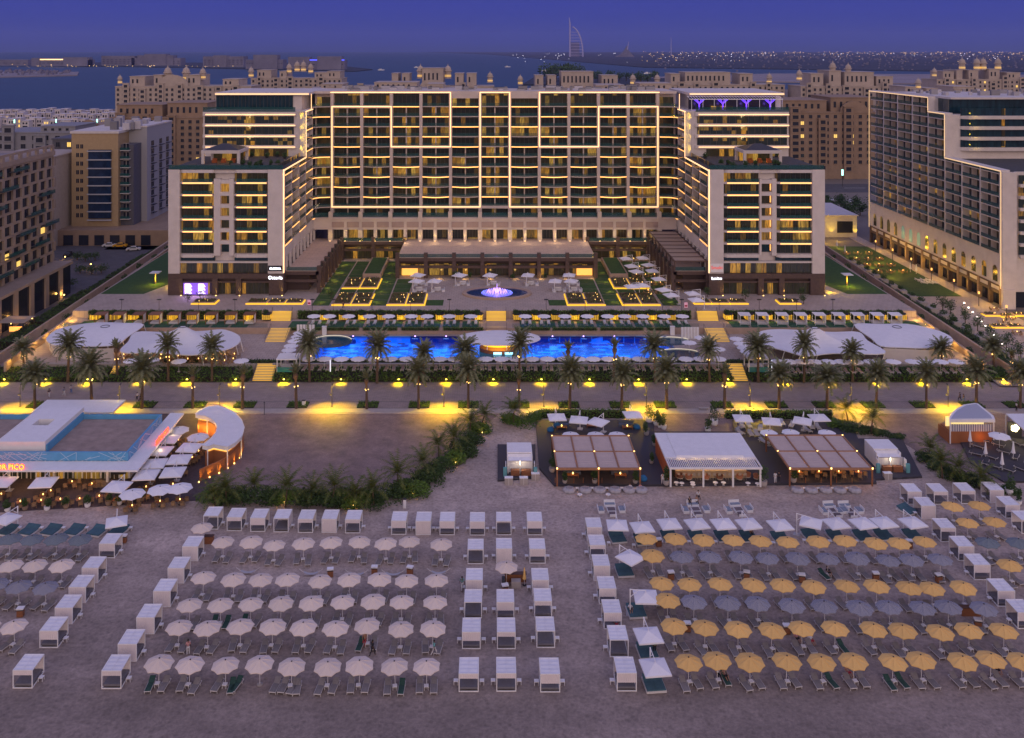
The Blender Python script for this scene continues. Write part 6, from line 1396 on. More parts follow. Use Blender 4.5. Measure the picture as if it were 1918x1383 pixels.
cpar=empty('closed_parasol',(0,0,0),None,'closed parasol');b=MB();b.tube((0,0,0),(0,0,2.9),.035);put(b,'pole',M_white2,cpar);b=MB();b.lathe([(.0,2.95),(.08,2.85),(.22,1.6),(.32,1.15),(.30,1.05),(.05,1.1)],8);put(b,'folded_canopy',M_canw,cpar);b=MB();b.lathe([(0,.1),(.35,.08),(.35,0)],8);put(b,'base',M_dark,cpar)
for k,(x,y) in enumerate(((123.6,268.5),(124.4,266.5),(113.5,292),(114,300))):inst(cpar,(x,y,.25),0,'closed white parasol on the event lawn between the hotels, %s from the beach'%nth(k),'closed parasols on the event lawn')
for k in range(9):
 x,y=121.5+(k%3)*1.5,255.5+(k//3)*1.8;inst(lawn_lounger,(x,y,.25),R(60),'white seat in the cluster at the end of the event lawn, %s counted inward'%nth(k),'white seats at the end of the event lawn')
et=make_table('wooden_table',M_wood,True)
for k in range(12):inst(et,(114+(k%3)*3.6,268+(k//3)*8,.25),k,'brown table with chairs on the event lawn, %s from the white seats'%nth(k),'brown tables on the event lawn')
for k,(px,py) in enumerate(((1890,548),(1905,560),(1912,540))):p=at(px,py,0);car('red open sports car parked before the balcony block, %s from its corner'%nth(k),p.x,p.y,R(15),('red',(.35,.01,.02)),.14,'red cars before the balcony block')
for k,(px,py) in enumerate(((1855,590),(1885,592),(1908,590),(1870,612),(1900,612))):p=at(px,py,.2);planter(p.x -1.6,p.x+1.6,p.y -1,p.y+1,.1,.5,'amber lit planter on the garden terrace before the balcony block, %s from the path'%nth(k),seed=k+70,rows=1)
for k,(px,py) in enumerate(((1862,583),(1893,600),(1880,606),(1905,628))):p=at(px,py,.1);inst(et,(p.x,p.y,.1),k,'dark table with red chairs on the garden terrace, %s from the path'%nth(k),'tables on the garden terrace')
for k in range(14):
 x=wx(1826,205)+k *.01;p=at(1806+k *8,568+k *8.6,.6);lamp('POINT','slope_lamp',(p.x,p.y,.7),(1,.6,.3),14,.15) if k%2 else None
 b=MB();b.box(p.x -.1,p.x+.1,p.y -.1,p.y+.1,.02,.55);b.box(p.x -.13,p.x+.13,p.y -.13,p.y+.13,.55,.7,1);tag(put(b,'bollard_light',[M_dark,M_wbulb]),'small white bollard light along the sloping garden path, %s from the balcony block'%nth(k),'light','bollard lights along the sloping path')
for k in range(10):
 p=at(30+(k%5)*26,470+(k//5)*0+40+k *2,0);
for k,(px,py) in enumerate(((145,487),(160,490),(178,488),(150,512),(172,514),(190,512),(112,545),(95,555),(130,540))):
 p=at(px,py,0);crown_tree('street_shrub','dark shrub in the street island before the ochre tower, %s counted toward the beach'%nth(k),p.x,p.y,0,2.4,2.0,720+k,'shrubs in the street islands',n=300,leaf=.2)
for k,(px,py) in enumerate(((120,556),(78,572),(36,588),(88,545),(60,600),(20,610),(170,498),(122,484))):
 p=at(px,py,.6);b=MB();b.tube((p.x,p.y,0),(p.x,p.y,.9),.05);b.lathe([(0,.9),(.2,.95),(.2,1.2),(0,1.25)],6,(p.x,p.y,0),1);tag(put(b,'garden_light',[M_dark,M_bulb]),'small warm garden light beside the office block, %s counted outward'%nth(k),'light','garden lights beside the office block')
 lamp('POINT','garden_glow',(p.x,p.y -.6,1.6),(1,.5,.1),170,.2)
o=empty('street_pergola',at(30,620,0),'dark slatted pergola with orange light at the foot of the office block','pergola');p=at(30,625,0);b=MB()
for dx in (-3,3):
 for dy in (-2.5,2.5):b.box(p.x+dx -.12,p.x+dx+.12,p.y+dy -.12,p.y+dy+.12,0,3.2)
put(b,'frame',M_dark,o);b=MB()
for k in range(14):b.box(p.x -3.2,p.x+3.2,p.y -2.7+k *.4,p.y -2.5+k *.4,3.2,3.3)
put(b,'slat_roof',M_kerb,o);b=MB();b.box(p.x -2,p.x+2,p.y+.8,p.y+1.0,.2,1.3);put(b,'bar_front',mat('orange_lobby',(.9,.5,.2)),o);lamp('POINT','pergola_lamp',(p.x,p.y,2.4),(1,.45,.1),160,.3,parent=o)
def make_square(name,w,zr,zt,m_can,arm='back',cat='parasol',az=None):
 """square cantilever parasol: mast behind (+y) with an arm over the canopy"""
 o=empty(name,(0,0,0),None,cat);h=w/2;b=MB()
 for (a,c) in (((-h,-h),(h,-h)),((h,-h),(h,h)),((h,h),(-h,h)),((-h,h),(-h,-h))):
  m1=((a[0]+c[0])/2 *.985,(a[1]+c[1])/2 *.985)
  b.face([(a[0],a[1],zr),(m1[0],m1[1],zr+.04),(0,0,zt)]);b.face([(m1[0],m1[1],zr+.04),(c[0],c[1],zr),(0,0,zt)]);b.face([(a[0],a[1],zr),(a[0],a[1],zr -.14),(c[0],c[1],zr -.14),(c[0],c[1],zr),(m1[0],m1[1],zr+.04)])
 put(b,'canopy',m_can,o)
 b=MB();my=h+.45;b.box(-.06,.06,my -.06,my+.06,0,zt+.35);put(b,'mast',M_white2,o)
 b=MB();b.tube((0,my,zt+.3),(0,0,zt+.18),.05,.045);b.tube((0,0,zt+.18),(0,0,zt),.03);b.tube((0,my,zt -.6),(0,my -1.0,zt+.27),.035);put(b,'arm',M_white2,o)
 b=MB();b.box(-.45,.45,my -.45,my+.45,0,.1);put(b,'base',mat('pale_base',(.45,.44,.45),.8),o)
 return o
sq=make_square('cantilever_parasol',3.1,2.35,2.95,M_canw)
sofa=empty('white_sofa_group',(0,0,0),None,'seating');b=MB();b.box(-1.6,-.9,-.8,.8,.0,.42);b.box(.9,1.6,-.8,.8,0,.42);b.box(-.8,.8,.5,1.2,0,.42);put(b,'seat',mat('white_cushion',(.66,.65,.66)),sofa);[put(MB().box(*q_,0,.8),'backrest',MATS['white_cushion'],sofa) for q_ in ((-1.7,-1.6,-.8,.8),(1.6,1.7,-.8,.8),(-.8,.8,1.2,1.3))];b=MB();b.box(-.4,.4,-.5,.1,.3,.36);b.box(-.05,.05,-.25,-.15,0,.3);put(b,'coffee_table',M_white2,sofa)
for k,(px,py) in enumerate(((783,514),(780,525),(814,525),(861,514),(918,514),(989,514),(1040,525),(1066,514),(1070,525))):
 p=at(px,py,GZ+2.6);inst(sq,(p.x,p.y,GZ),R(160+pr.uniform(-12,12)),'square white parasol before the brown arcade, %s counted from the purple shop side'%nth(k),'square parasols before the arcade')
 inst(sofa,(p.x+.9,p.y -.8,GZ),pr.uniform(-.2,.2),'white lounge seats by the %s square parasol before the arcade'%nth(k),'white lounge seats before the arcade')
for k,(px,py) in enumerate(((1172,483),(1204,482),(1183,497),(1215,495),(1192,507),(1222,506),(1234,521),(1183,535),(1203,533),(1243,541),(1257,551),(1297,548),(1304,560))):
 p=at(px,py,GZ+2.6);inst(sq,(p.x,p.y,GZ),R(-75+pr.uniform(-10,10)),'square white parasol in the dining courtyard by the pergola, %s from the rear arcade'%nth(k),'square parasols in the dining courtyard')
for k in range(22):
 px,py=1170+(k%5)*17+(k//5)*11,490+(k//5)*15;p=at(px,py,GZ);inst(dt,(p.x,p.y,GZ+.05),k,'small candlelit table in the dining courtyard, %s counted from the rear arcade'%nth(k),'tables in the dining courtyard')
 if k%4==0:lamp('POINT','courtyard_lamp',(p.x,p.y,GZ+1.9),(1,.55,.15),26,.2)
for k,(px,py) in enumerate(((1325,556),(1380,548),(1396,560),(1500,556),(1505,570),(352,566),(375,562),(620,560),(855,523),(880,522),(960,524),(1020,523))):
 p=at(px,py,GZ);crown_tree('ornamental_tree','small ornamental tree beside the hotel entrances, %s in the row'%nth(k),p.x,p.y,GZ,2.2 if k<9 else 1.4,1.1 if k<9 else .6,740+k,'small ornamental trees on the plaza',n=260,leaf=.13)
for k in range(5):
 for s in (-1,1):
  for u in (41.8,28.6):lamp('POINT','garden_path_glow',(XC+s *u,219+k *9.5,GZ+.6),(1,.62,.06),44,.15)
for k in range(11):lamp('POINT','terrace_glow',(cx[k]+4.3,259.5,12.6),(1,.70,.40),150,.4)  # added fill points brightening the podium terrace, standing in for facade and room spill
for k in range(8):lamp('POINT','arcade_lamp',(-20+k *6.7,241.2,GZ+.6),(1,.58,.15),42,.2)
for k in range(4):
 for s in (-1,1):lamp('POINT','arcade_lamp',(XC+s *(42.6 -.0),232+k *8,GZ+.7),(1,.55,.12),46,.2)
for k in range(4):lamp('POINT','shop_glow',(-38+k *4.4,263.6,GZ+2.6),(1,.68,.2),60,.3);lamp('POINT','shop_glow',(31+k *4.4,263.6,GZ+2.6),(1,.62,.2),50,.3)
# == RESTAURANT (blue parapet), CRESCENT BAR, BEACH BARS
M_blue=mat('blue_panel',(.10,.34,.60),.6,var=.12,vscale=.8)
M_bluel=mat('pale_line',(.45,.62,.78),.6)
rest=empty('beach_restaurant',(-70,145,0),'white restaurant with blue patterned parapet, wide eave and red neon letters','restaurant')
b=MB();b.box(-95,-55.3,140.2,152.8,0,3.4);put(b,'wall',M_white2,rest)
b=MB();b.prism([(-95,135.6),(-52.4,135.6),(-52.6,156.9),(-55.0,157),(-55.0,138.6),(-95,138.6)],3.15,3.42);b.box(-79,-65,157.2,162.8,3.2,3.45);put(b,'eave',M_white2,rest)
b=MB();b.box(-94.8,-55.35,139.0,152.7,3.6,4.05);put(b,'roof_deck',mat('brown_roof',(.33,.255,.22),.95,var=.25,vscale=.7),rest)
b=MB();b.box(-95,-55.0,138.7,139.0,3.42,4.75);b.box(-55.35,-55.0,139.0,153.1,3.42,4.75);b.box(-68.2,-55.35,152.8,153.1,3.42,4.75);b.box(-95,-75.6,152.8,153.1,3.42,4.75);b.box(-68.2,-68.0,140.2,152.8,3.9,5.2)
put(b,'blue_parapet',M_blue,rest)
b=MB();q=random.Random(4)
for k in range(34):
 x=-78+q.random()*22.5;x2=max(-94,min(-55.4,x+q.uniform(-3.2,3.2)));za,zb=(3.45,4.72) if q.random()<.7 else (q.uniform(3.5,4.6),q.uniform(3.5,4.6));d=Vector((x2 -x,0,zb -za)).normalized();nn=Vector((-d.z,0,d.x))*.035
 A,B_=Vector((x,138.68,za)),Vector((x2,138.68,zb));b.face([A -nn,B_ -nn,B_+nn,A+nn])
for k in range(22):
 y=139.2+q.random()*13.4;y2=max(139.1,min(152.9,y+q.uniform(-3,3)));d=Vector((0,y2 -y,1.25)).normalized();nn=Vector((0,-d.z,d.y))*.05;A,B_=Vector((-54.98,y,3.45)),Vector((-54.98,y2,4.7));b.face([A -nn,B_ -nn,B_+nn,A+nn]);A.x=B_.x=-55.37;b.face([A+nn,B_+nn,B_ -nn,A -nn])
put(b,'parapet_pattern',M_bluel,rest)
b=MB();b.box(-75.6,-68.25,140.05,146.2,4.2,5.75);b.box(-75.6,-73.4,146.2,148.6,4.2,5.75);b.box(-70.8,-68.25,146.2,148.6,4.2,5.75);b.box(-75.6,-68.25,148.6,153.5,4.2,5.75);put(b,'raised_box',M_white2,rest)
b=MB();b.box(-73.4,-70.8,146.2,148.6,4.2,4.5);b.tube((-72.1,147.4,4.5),(-72.1,147.4,5.1),.5,.5,12);put(b,'roof_vent',M_mull,rest)
for x in (-75.65,-68.35):b=MB();b.box(x,x+.14,140,153.5,5.75,5.85);put(b,'box_rim',M_white2,rest)
for k in range(14):
 x=-75.2+k *1.42
 if x>-56:break
 b=MB();b.box(x,x+1.1,140.0,140.19,.1,2.9,0);b.box(x+.5,x+.56,139.95,140.0,.1,2.9,1);put(b,'glass_door',[Rm[0] if k%3 else Rm[1],M_white2],rest)
for x in (-77,-66.5,-58.4):b=MB();b.box(x,x+.35,138.8,139.2,0,3.15);put(b,'column',M_white2,rest)
b=MB();b.box(-60.4,-56,137.2,139.6,.05,.12);b.box(-58,-55.8,139.6,140,.9,1.6,1);put(b,'terrace_counter',[MATS['brown_roof'],M_dark],rest)
M_neon=mat('red_neon',(.6,.03,.02),.5,emit=(1,.06,.02),es=3.4);M_neony=mat('yellow_neon',(.8,.5,.05),.5,emit=(1,.45,.05),es=2.5)
o=empty('neon_sign',(-73,135.4,3.6),'red and yellow neon lettering standing on the front eave of the restaurant','sign')
text_obj('SE\u00d1OR PICO',1.05,(-72.3,135.9,3.46),(R(90),0,0),M_neon,o,.06,bold=.05);text_obj('SE\u00d1OR PICO',1.05,(-72.3,135.8,3.46),(R(90),0,0),M_neony,o,.02,bold=-.012)
o=empty('neon_sign',(-52.4,147,3.6),'red neon lettering on the side eave facing the parasols','sign');text_obj('SE\u00d1OR PICO',1.0,(-52.7,146.8,3.46),(R(90),0,R(90)),M_neon,o,.05,bold=.04)
lamp('POINT','eave_lamp',(-61,137,2.8),(1,.5,.15),120,.3);lamp('POINT','eave_lamp',(-70,137,2.8),(1,.5,.15),120,.3);lamp('POINT','eave_lamp',(-52,144,2.9),WARM,16,.3);lamp('POINT','eave_lamp',(-52,150,2.9),WARM,16,.3)
sqf=make_square('terrace_parasol',3.3,2.3,2.75,M_canw);rpar=make_parasol('round_terrace_parasol','parasol',1.85,2.1,2.6,8,M_canw)
tcl=empty('dining_set',(0,0,0),None,'dining set');b=MB();b.box(-.5,.5,-.4,.4,.70,.75);put(b,'tabletop',M_wood,tcl);b=MB();b.tube((0,0,0),(0,0,.7),.05);b.lathe([(0,.03),(.25,.03),(.25,0)],8);put(b,'pedestal',M_dark,tcl)
for a in range(4):
 an=a *math.pi/2;c,s=math.cos(an),math.sin(an);b=MB();b.box(-.28,.28,-.28,.28,.34,.42);i0=0
 b.lathe([(.30,.42),(.34,.75),(.32,.78)],8);
 for x in (-.24,.24):
  for y in (-.24,.24):b.tube((x,y,0),(x,y,.36),.02,None,4)
 w=link('chair',b.data('chair',M_chair),tcl,(1.0 *c,.9 *s,0))
b=MB();b.lathe([(0,.75),(.07,.75),(.06,.93),(0,.95)],6);put(b,'candle',M_bulb,tcl)
for k,(px,py,t) in enumerate(((315,822,0),(300,844,0),(355,838,0),(290,868,0),(336,860,0),(274,889,0),(324,884,0),(219,911,0),(82,903,0),(4,902,0),(334,804,1),(371,817,1),(248,923,1),(300,915,1),(337,912,1))):
 p=at(px,py,2.4);inst(rpar if t else sqf,(p.x,p.y,.07),R(pr.uniform(-8,8)) if not t else pr.random(),'white %s parasol on the restaurant terrace, %s counted from its crescent bar'%('round' if t else 'square',nth(k if not t else k -10)),'white parasols on the restaurant terrace')
 inst(tcl,(p.x+.2,p.y -.6,.07),pr.random(),'wicker dining set under the %s %s parasol of the restaurant terrace'%(nth(k if not t else k -10),'round' if t else 'square'),'dining sets on the restaurant terrace')
for k,(px,py) in enumerate(((38,945),(77,943),(113,941),(149,940),(186,935),(135,908),(172,912),(95,925),(255,935),(290,930),(360,862),(372,850))):p=at(px,py,.4);inst(tcl,(p.x,p.y,.07),pr.random(),'wicker dining set in the terrace rows by the sand, %s from the frame edge'%nth(k),'dining sets in the open terrace rows');
for k in range(9):p=at(38+k *30,938 -k *1.2,1.);lamp('POINT','terrace_glow',(p.x,p.y,1.5),(1,.42,.12),13,.15)
def potted(label,px,py,s,seed,group,pot=M_white2,z=.07,tall=1.):
 p=at(px,py,z);o=empty('potted_plant',p,label,'potted plant',group);b=MB();b.lathe([(0,0),(.30 *s,0),(.42 *s,.2 *s),(.45 *s,.62 *s),(.40 *s,.62 *s),(.38 *s,.5 *s),(0,.5 *s)],12,tuple(p));put(b,'pot',pot,o)
 bm_=bush_mesh(seed,.55 *s,.55 *s,1.1 *s *tall,240,.15);link('foliage',bm_.data('foliage',L_bush),o,p+Vector((0,0,.55 *s)));return o
for k,(px,py) in enumerate(((14,958),(47,955),(88,956),(124,952),(164,950),(203,946),(224,945),(266,938))):potted('potted shrub at the sand edge of the restaurant terrace, %s counted from the frame edge'%nth(k),px,py,.95,800+k,'potted shrubs at the terrace edge',M_white2 if k%2==0 else M_tan)
cb_=empty('crescent_bar',at(410,860,0),'crescent shaped bar with white roof and amber lit timber walls','bar')
outer=[(392,762),(407,761),(424,765),(440,774),(452,788),(457,802),(452,818),(440,830),(426,838)]
inner=[(400,833),(389,837),(379,835),(396,822),(405,811),(408,800),(402,789),(388,781),(366,777),(372,770),(382,766)]
ZR=3.5;pts=[(at(x,y,ZR).x,at(x,y,ZR).y) for x,y in outer+inner]
b=MB();b.prism(pts,ZR -.55,ZR);put(b,'roof',M_white2,cb_)
cx2,cy2=sum(p[0] for p in pts)/len(pts),sum(p[1] for p in pts)/len(pts)
b=MB();
for a_,c_ in zip(pts,pts[1:]+pts[:1]):
 d=Vector((c_[0]-a_[0],c_[1]-a_[1]));nrm=Vector((-d.y,d.x)).normalized()*.12
 b.face([(a_[0],a_[1],ZR),(c_[0],c_[1],ZR),(c_[0],c_[1],ZR+.12),(a_[0],a_[1],ZR+.12)]);b.face([(a_[0],a_[1],ZR+.12),(c_[0],c_[1],ZR+.12),(c_[0]+nrm.x,c_[1]+nrm.y,ZR+.12),(a_[0]+nrm.x,a_[1]+nrm.y,ZR+.12)])
put(b,'roof_rim',M_white2,cb_)
def inset(pts,d):
 out=[];n=len(pts)
 for i in range(n):
  a_,p_,c_=Vector(pts[i -1]),Vector(pts[i]),Vector(pts[(i+1)%n]);n1=Vector((-(p_ -a_).y,(p_ -a_).x)).normalized();n2=Vector((-(c_ -p_).y,(c_ -p_).x)).normalized();m_=(n1+n2).normalized();out.append(tuple(p_+m_ *d))
 return out
ar=sum(pts[k][0]*pts[(k+1)%len(pts)][1]-pts[(k+1)%len(pts)][0]*pts[k][1] for k in range(len(pts)))
ins=inset(pts,.4 if ar>0 else -.4)
M_timb=stripe_mat('timber_cladding',(.34,.13,.05),(.25,.09,.035),2,7,.5,.6)
b=MB();b.prism(ins,.05,2.45);put(b,'timber_wall',M_timb,cb_)
b=MB();b.prism(inset(pts,.7 if ar>0 else -.7),2.46,2.94);put(b,'clerestory',mat('amber_window',(.9,.6,.2),.4,emit=(1,.52,.1),es=1.3,var=.6,vscale=1.2),cb_)
for k,p_ in enumerate(pts):
 if k%2==0:b=MB();b.box(p_[0]-.07,p_[0]+.07,p_[1]-.07,p_[1]+.07,.05,ZR -.55);put(b,'column',M_white2,cb_)
fence_px=[(456,838),(455,846),(449,857),(440,867),(428,876),(412,885),(394,893),(374,902)]
o=empty('curved_timber_fence',at(412,890,0),'low curved timber fence with a row of amber uplights, sand side of crescent bar','fence');P=[at(x,y,.05) for x,y in fence_px]
for a_,c_ in zip(P,P[1:]):
 d=(c_ -a_).normalized();nn=Vector((-d.y,d.x,0))*.08;b=MB();b.prism([tuple((a_ -nn).xy),tuple((c_ -nn).xy),tuple((c_+nn).xy),tuple((a_+nn).xy)],.05,1.9);put(b,'panel',M_timb,o)
for k,p_ in enumerate(P):b=MB();b.box(p_.x -.08,p_.x+.08,p_.y -.45,p_.y -.3,.05,.22);put(b,'uplight',M_bulb,o);lamp('SPOT','fence_beam',(p_.x+.15,p_.y -.5,.25),(1,.5,.05),160,.08,rot=(R(165),0,0),spot=80,parent=o)
for k,(px,py) in enumerate(((374,800),(388,805),(398,812))):p=at(px,py,1.2);lamp('POINT','bar_glow',(p.x -.6,p.y -.4,1.2),(1,.45,.06),190,.2,parent=cb_)
# ---- coconut palms and shrubs round the gravel court
def make_coco(seed,h,n,fl):
 rr=random.Random(seed);o=empty('coconut_palm',(0,0,0),None,'palm tree');b=MB();prev=Vector((0,0,0));bx,by=rr.uniform(-.5,.5),rr.uniform(-.4,.3)
 for k in range(1,7):p=Vector((bx *(k/6)**1.6,by *(k/6)**1.6,h *k/6));b.tube(prev,p,.16 -.01 *k,.15 -.01 *k,7);prev=p
 put(b,'trunk',M_bark,o);c=MB();palm_crown(c,prev,n,fl,rr,el=(-.1,1.35),droop=1.5,ll=.75,lw=.07,nl=14);put(c,'crown',L_coco,o);return o
cocos=[make_coco(41,2.6,24,3.4),make_coco(42,3.0,28,3.7),make_coco(43,1.8,22,3.2)]
cl=[(425,915,0),(478,908,2),(535,912,1),(580,922,2),(622,912,1),(700,915,0),(745,890,1),(790,868,0),(822,838,2),(852,818,1),(880,790,0),(903,778,2),(405,928,2),(660,925,2),(962,768,0),(1588,770,2),(1632,785,0),(1737,840,2),(1765,865,0),(1800,880,2),(1835,895,2)]
for k,(px,py,t) in enumerate(cl):
 hh=(2.6,3.0,1.8)[t];p=at(px,py,hh);where='in the planting around the gravel court, %s from the crescent bar'%nth(k) if k<14 else 'near the beach bars, %s counted from the gravel court'%nth(k -14)
 inst(cocos[t],(p.x,p.y,.05),pr.random()*6.28,'bushy coconut palm '+where,'coconut palms '+('around the gravel court' if k<14 else 'near the beach bars'),.95)
sh=[(402,935,2.6,1.3),(440,940,2.6,1.4),(485,942,2.8,1.5),(530,942,2.4,1.3),(575,946,2.6,1.4),(620,946,2.6,1.3),(658,948,2.4,1.5),(695,945,2.6,1.5),(735,936,2.6,1.6),(768,925,2.6,1.5),(800,905,2.4,1.5),(826,888,2.3,1.4),(848,868,2.2,1.3),(868,850,2.,1.3),(885,832,1.8,1.2),(898,812,1.6,1.2)]
for k,(px,py,r_,h_) in enumerate(sh):
 p=at(px,py,.0);o=empty('shrub',(p.x,p.y,0),'dense dark green shrub edging the gravel court, %s counted from the crescent bar'%nth(k),'shrub','dense shrubs edging the gravel court');bm_=bush_mesh(900+k,r_ *1.2,r_ *.95,h_ *1.5,1900,.16,lumps=7);link('foliage',bm_.data('foliage',L_bush if k%3 else L_hedge),o,(p.x,p.y,-.1))
 if k%3==0:lamp('POINT','shrub_glow',(p.x+.5,p.y -1.2,1.2),(1,.5,.08),16,.1);b=MB();b.box(p.x+.45,p.x+.55,p.y -1.3,p.y -1.2,.6,.75);put(b,'small_lamp',M_bulb,o)
sh2=[(972,796,3.0,1.2),(950,790,2.,1.1),(1000,788,1.6,1.3),(1560,800,1.8,1.3),(1590,808,2.,1.3),(1620,812,2.,1.1),(1650,815,1.8,.7),(1680,822,1.5,.6),(1735,862,2.2,1.1),(1760,880,2.,1.2),(1785,895,2.,1.2),(1815,905,2.,1.1),(1838,912,1.6,1.),(1890,922,1.5,.9)]
for k,(px,py,r_,h_) in enumerate(sh2):
 p=at(px,py,.0);o=empty('shrub',(p.x,p.y,0),'low spreading shrub near the beach bars, %s counted from the gravel court'%nth(k),'shrub','low shrubs near the beach bars');bm_=bush_mesh(930+k,r_,r_ *.8,h_ *1.2,1200,.15,lumps=7);link('foliage',bm_.data('foliage',L_hedge if k<4 else L_bush),o,(p.x,p.y,-.1))
tag(put(MB().box(at(758,953).x -.2,at(758,953).x+.2,at(758,953).y,at(758,953).y+.25,0,1.25).box(at(758,953).x -.22,at(758,953).x+.22,at(758,953).y -.02,at(758,953).y+.27,1.25,1.4,1),'sign_post',[M_white2,M_dark]),'small white box post beside the last shrub on the sand','post')
# ---- beach bars
DK=.35
for (p0,p1,y,lb) in ((1010,1172,784,'clipped hedge behind the first bar deck'),(1360,1560,786,'clipped hedge behind the second bar deck')):
 Yv=at(1000,y,0).y;hedge(wx(p0,Yv),wx(p1,Yv),Yv -.1,Yv+1.2,.0,1.25,lb+' along the promenade','hedge','clipped hedges behind the bar decks',dens=26,seed=p0,name='deck_hedge')
def slat_pergola(label,px0,px1,py_front,pyt0,pxt0,pxt1):
 """timber pergola with retracted pale fabric in eight panels"""
 ZP=3.0;A=at(px0,py_front,ZP);B_=at(px1,py_front,ZP);C_=at(pxt0,pyt0,ZP);D_=at(pxt1,pyt0,ZP)
 x0,x1,y0,y1=(A.x+C_.x)/2,(B_.x+D_.x)/2,A.y,C_.y
 o=empty('timber_pergola',((x0+x1)/2,y0,DK),label,'pergola','timber pergolas of the beach bars');b=MB();t=.1
 for x in (x0,x1,(x0+x1)/2):
  for y in (y0,y1):b.box(x -t,x+t,y -t,y+t,DK,ZP -.2)
 put(b,'post',M_wood,o)
 b=MB();b.box(x0 -.15,x1+.15,y0 -.12,y0+.12,ZP -.2,ZP+.12);b.box(x0 -.15,x1+.15,y1 -.12,y1+.12,ZP -.2,ZP+.12);ym=(y0+y1)/2;b.box(x0,x1,ym -.1,ym+.1,ZP -.15,ZP+.1)
 for k in range(5):x=x0+(x1 -x0)*k/4;b.box(x -.1,x+.1,y0+.12,ym -.1,ZP -.18,ZP+.11);b.box(x -.1,x+.1,ym+.1,y1 -.12,ZP -.18,ZP+.11)
 put(b,'beam',mat('light_timber',(.36,.18,.09),.6,var=.2,vscale=3),o)
 for k in range(4):
  for (ya,yb) in ((y0+.14,ym -.12),(ym+.12,y1 -.14)):
   xa,xb=x0+(x1 -x0)*k/4+.12,x0+(x1 -x0)*(k+1)/4 -.12;b=MB();n=9
   for q in range(n):
    u0,u1=ya+(yb -ya)*q/n,ya+(yb -ya)*(q+1)/n;um=(u0+u1)/2;b.face([(xa,u0,ZP),(xb,u0,ZP),(xb,um,ZP -.09),(xa,um,ZP -.09)]);b.face([(xa,um,ZP -.09),(xb,um,ZP -.09),(xb,u1,ZP),(xa,u1,ZP)])
   put(b,'fabric_panel',mat('beige_fabric',(.50,.41,.38),.9,var=.08),o)
 b=MB()
 for (x,y) in ((x0,y0),(x1,y0),((x0+x1)/2,y0),(x0,y1),(x1,y1),(x0,ym),(x1,ym),((x0+x1)/2,ym)):b.box(x -.09,x+.09,y -.22,y -.13,ZP+.0,ZP+.2)
 put(b,'bulb',M_bulb,o)
 for x in (x0+2,x1 -2):lamp('POINT','pergola_lamp',(x,y0+2,ZP -.5),(1,.45,.12),60,.2,parent=o)
 return o,(x0,x1,y0,y1)
o,r1=slat_pergola('timber pergola with eight beige fabric panels, beside the dark blue seats',1041,1199,878,817,1036,1177)
o,r2=slat_pergola('timber pergola with eight beige fabric panels, over the lit round tables',1478,1634,878,816,1436,1577)
pv=empty('white_pavilion',at(1320,900,DK),'white flat-roofed open bar pavilion with slatted front canopy and orange side wall','pavilion');ZP=3.4
c0=[at(1228,811,ZP),at(1387,811,ZP),at(1427,876,ZP),at(1252,876,ZP)];mid=[at(1246,857,ZP),at(1415,857,ZP)]
x0,x1=c0[3].x,c0[2].x;ya,yb,ymid=c0[3].y,c0[0].y,mid[0].y
x0=(c0[0].x+c0[3].x)/2;x1=(c0[1].x+c0[2].x)/2
b=MB();b.box(x0,x1,ymid,yb,ZP -.35,ZP);b.box(x0+1.8,x1 -1.8,ymid+.3,yb -.4,ZP,ZP+.14);put(b,'roof',M_white2,pv)
b=MB();b.box(x0,x1,ya,ya+.15,ZP -.3,ZP);b.box(x0,x0+.15,ya+.15,ymid,ZP -.3,ZP);b.box(x1 -.15,x1,ya+.15,ymid,ZP -.3,ZP)
n=46
for k in range(n):x=x0+.3+(x1 -x0 -.6)*k/n;b.box(x,x+.12,ya+.15,ymid,ZP -.2,ZP -.05)
put(b,'slatted_canopy',M_white2,pv)
for x in (x0+.1,x0+(x1 -x0)*.36,x0+(x1 -x0)*.68,x1 -.35):b=MB();b.box(x,x+.25,ya+.2,ya+.45,DK,ZP -.3);put(b,'column',M_white2,pv)
b=MB();b.box(x0+.05,x0+.2,ya+1.2,yb -.4,DK,ZP -.35);put(b,'orange_wall',mat('orange_timber',(.50,.13,.03),.6,var=.2,vscale=2),pv)
b=MB();b.box(x0+2,x1 -2,yb -1,yb -.8,DK,ZP -.4);put(b,'back_wall',mat('dark_shelves',(.05,.035,.03),.7,var=.6,vscale=2),pv)
b=MB();b.box(x0+1.6,x1 -1.6,ya+3.2,ya+3.9,DK,1.4);b.box(x0+1.5,x1 -1.5,ya+3.1,ya+4,1.4,1.48);put(b,'bar_counter',mat('pale_counter',(.55,.40,.24),.6),pv)
for k in range(5):lamp('POINT','bar_lamp',(x0+2.4+k *(x1 -x0 -4.8)/4,ya+3,ZP -.7),(1,.62,.25),38,.2,parent=pv)
M_stool=mat('pale_rattan',(.50,.42,.33),.8)
st=empty('bar_stool',(0,0,0),None,'stool');b=MB();b.box(-.2,.2,-.2,.2,.72,.78);put(b,'seat',M_stool,st);b=MB();b.box(-.2,.2,-.2,-.16,.78,1.1);put(b,'backrest',M_stool,st);b=MB();[b.tube((x,y,0),(x *.8,y *.8,.72),.018,None,4) for x in (-.2,.2) for y in (-.2,.2)];put(b,'leg',M_stool,st)
for k in range(14):inst(st,(x0+1.9+k *(x1 -x0 -3.8)/13,ya+2.6,DK),0,'pale rattan bar stool at the white pavilion counter, %s from the orange wall'%nth(k),'bar stools at the white pavilion')
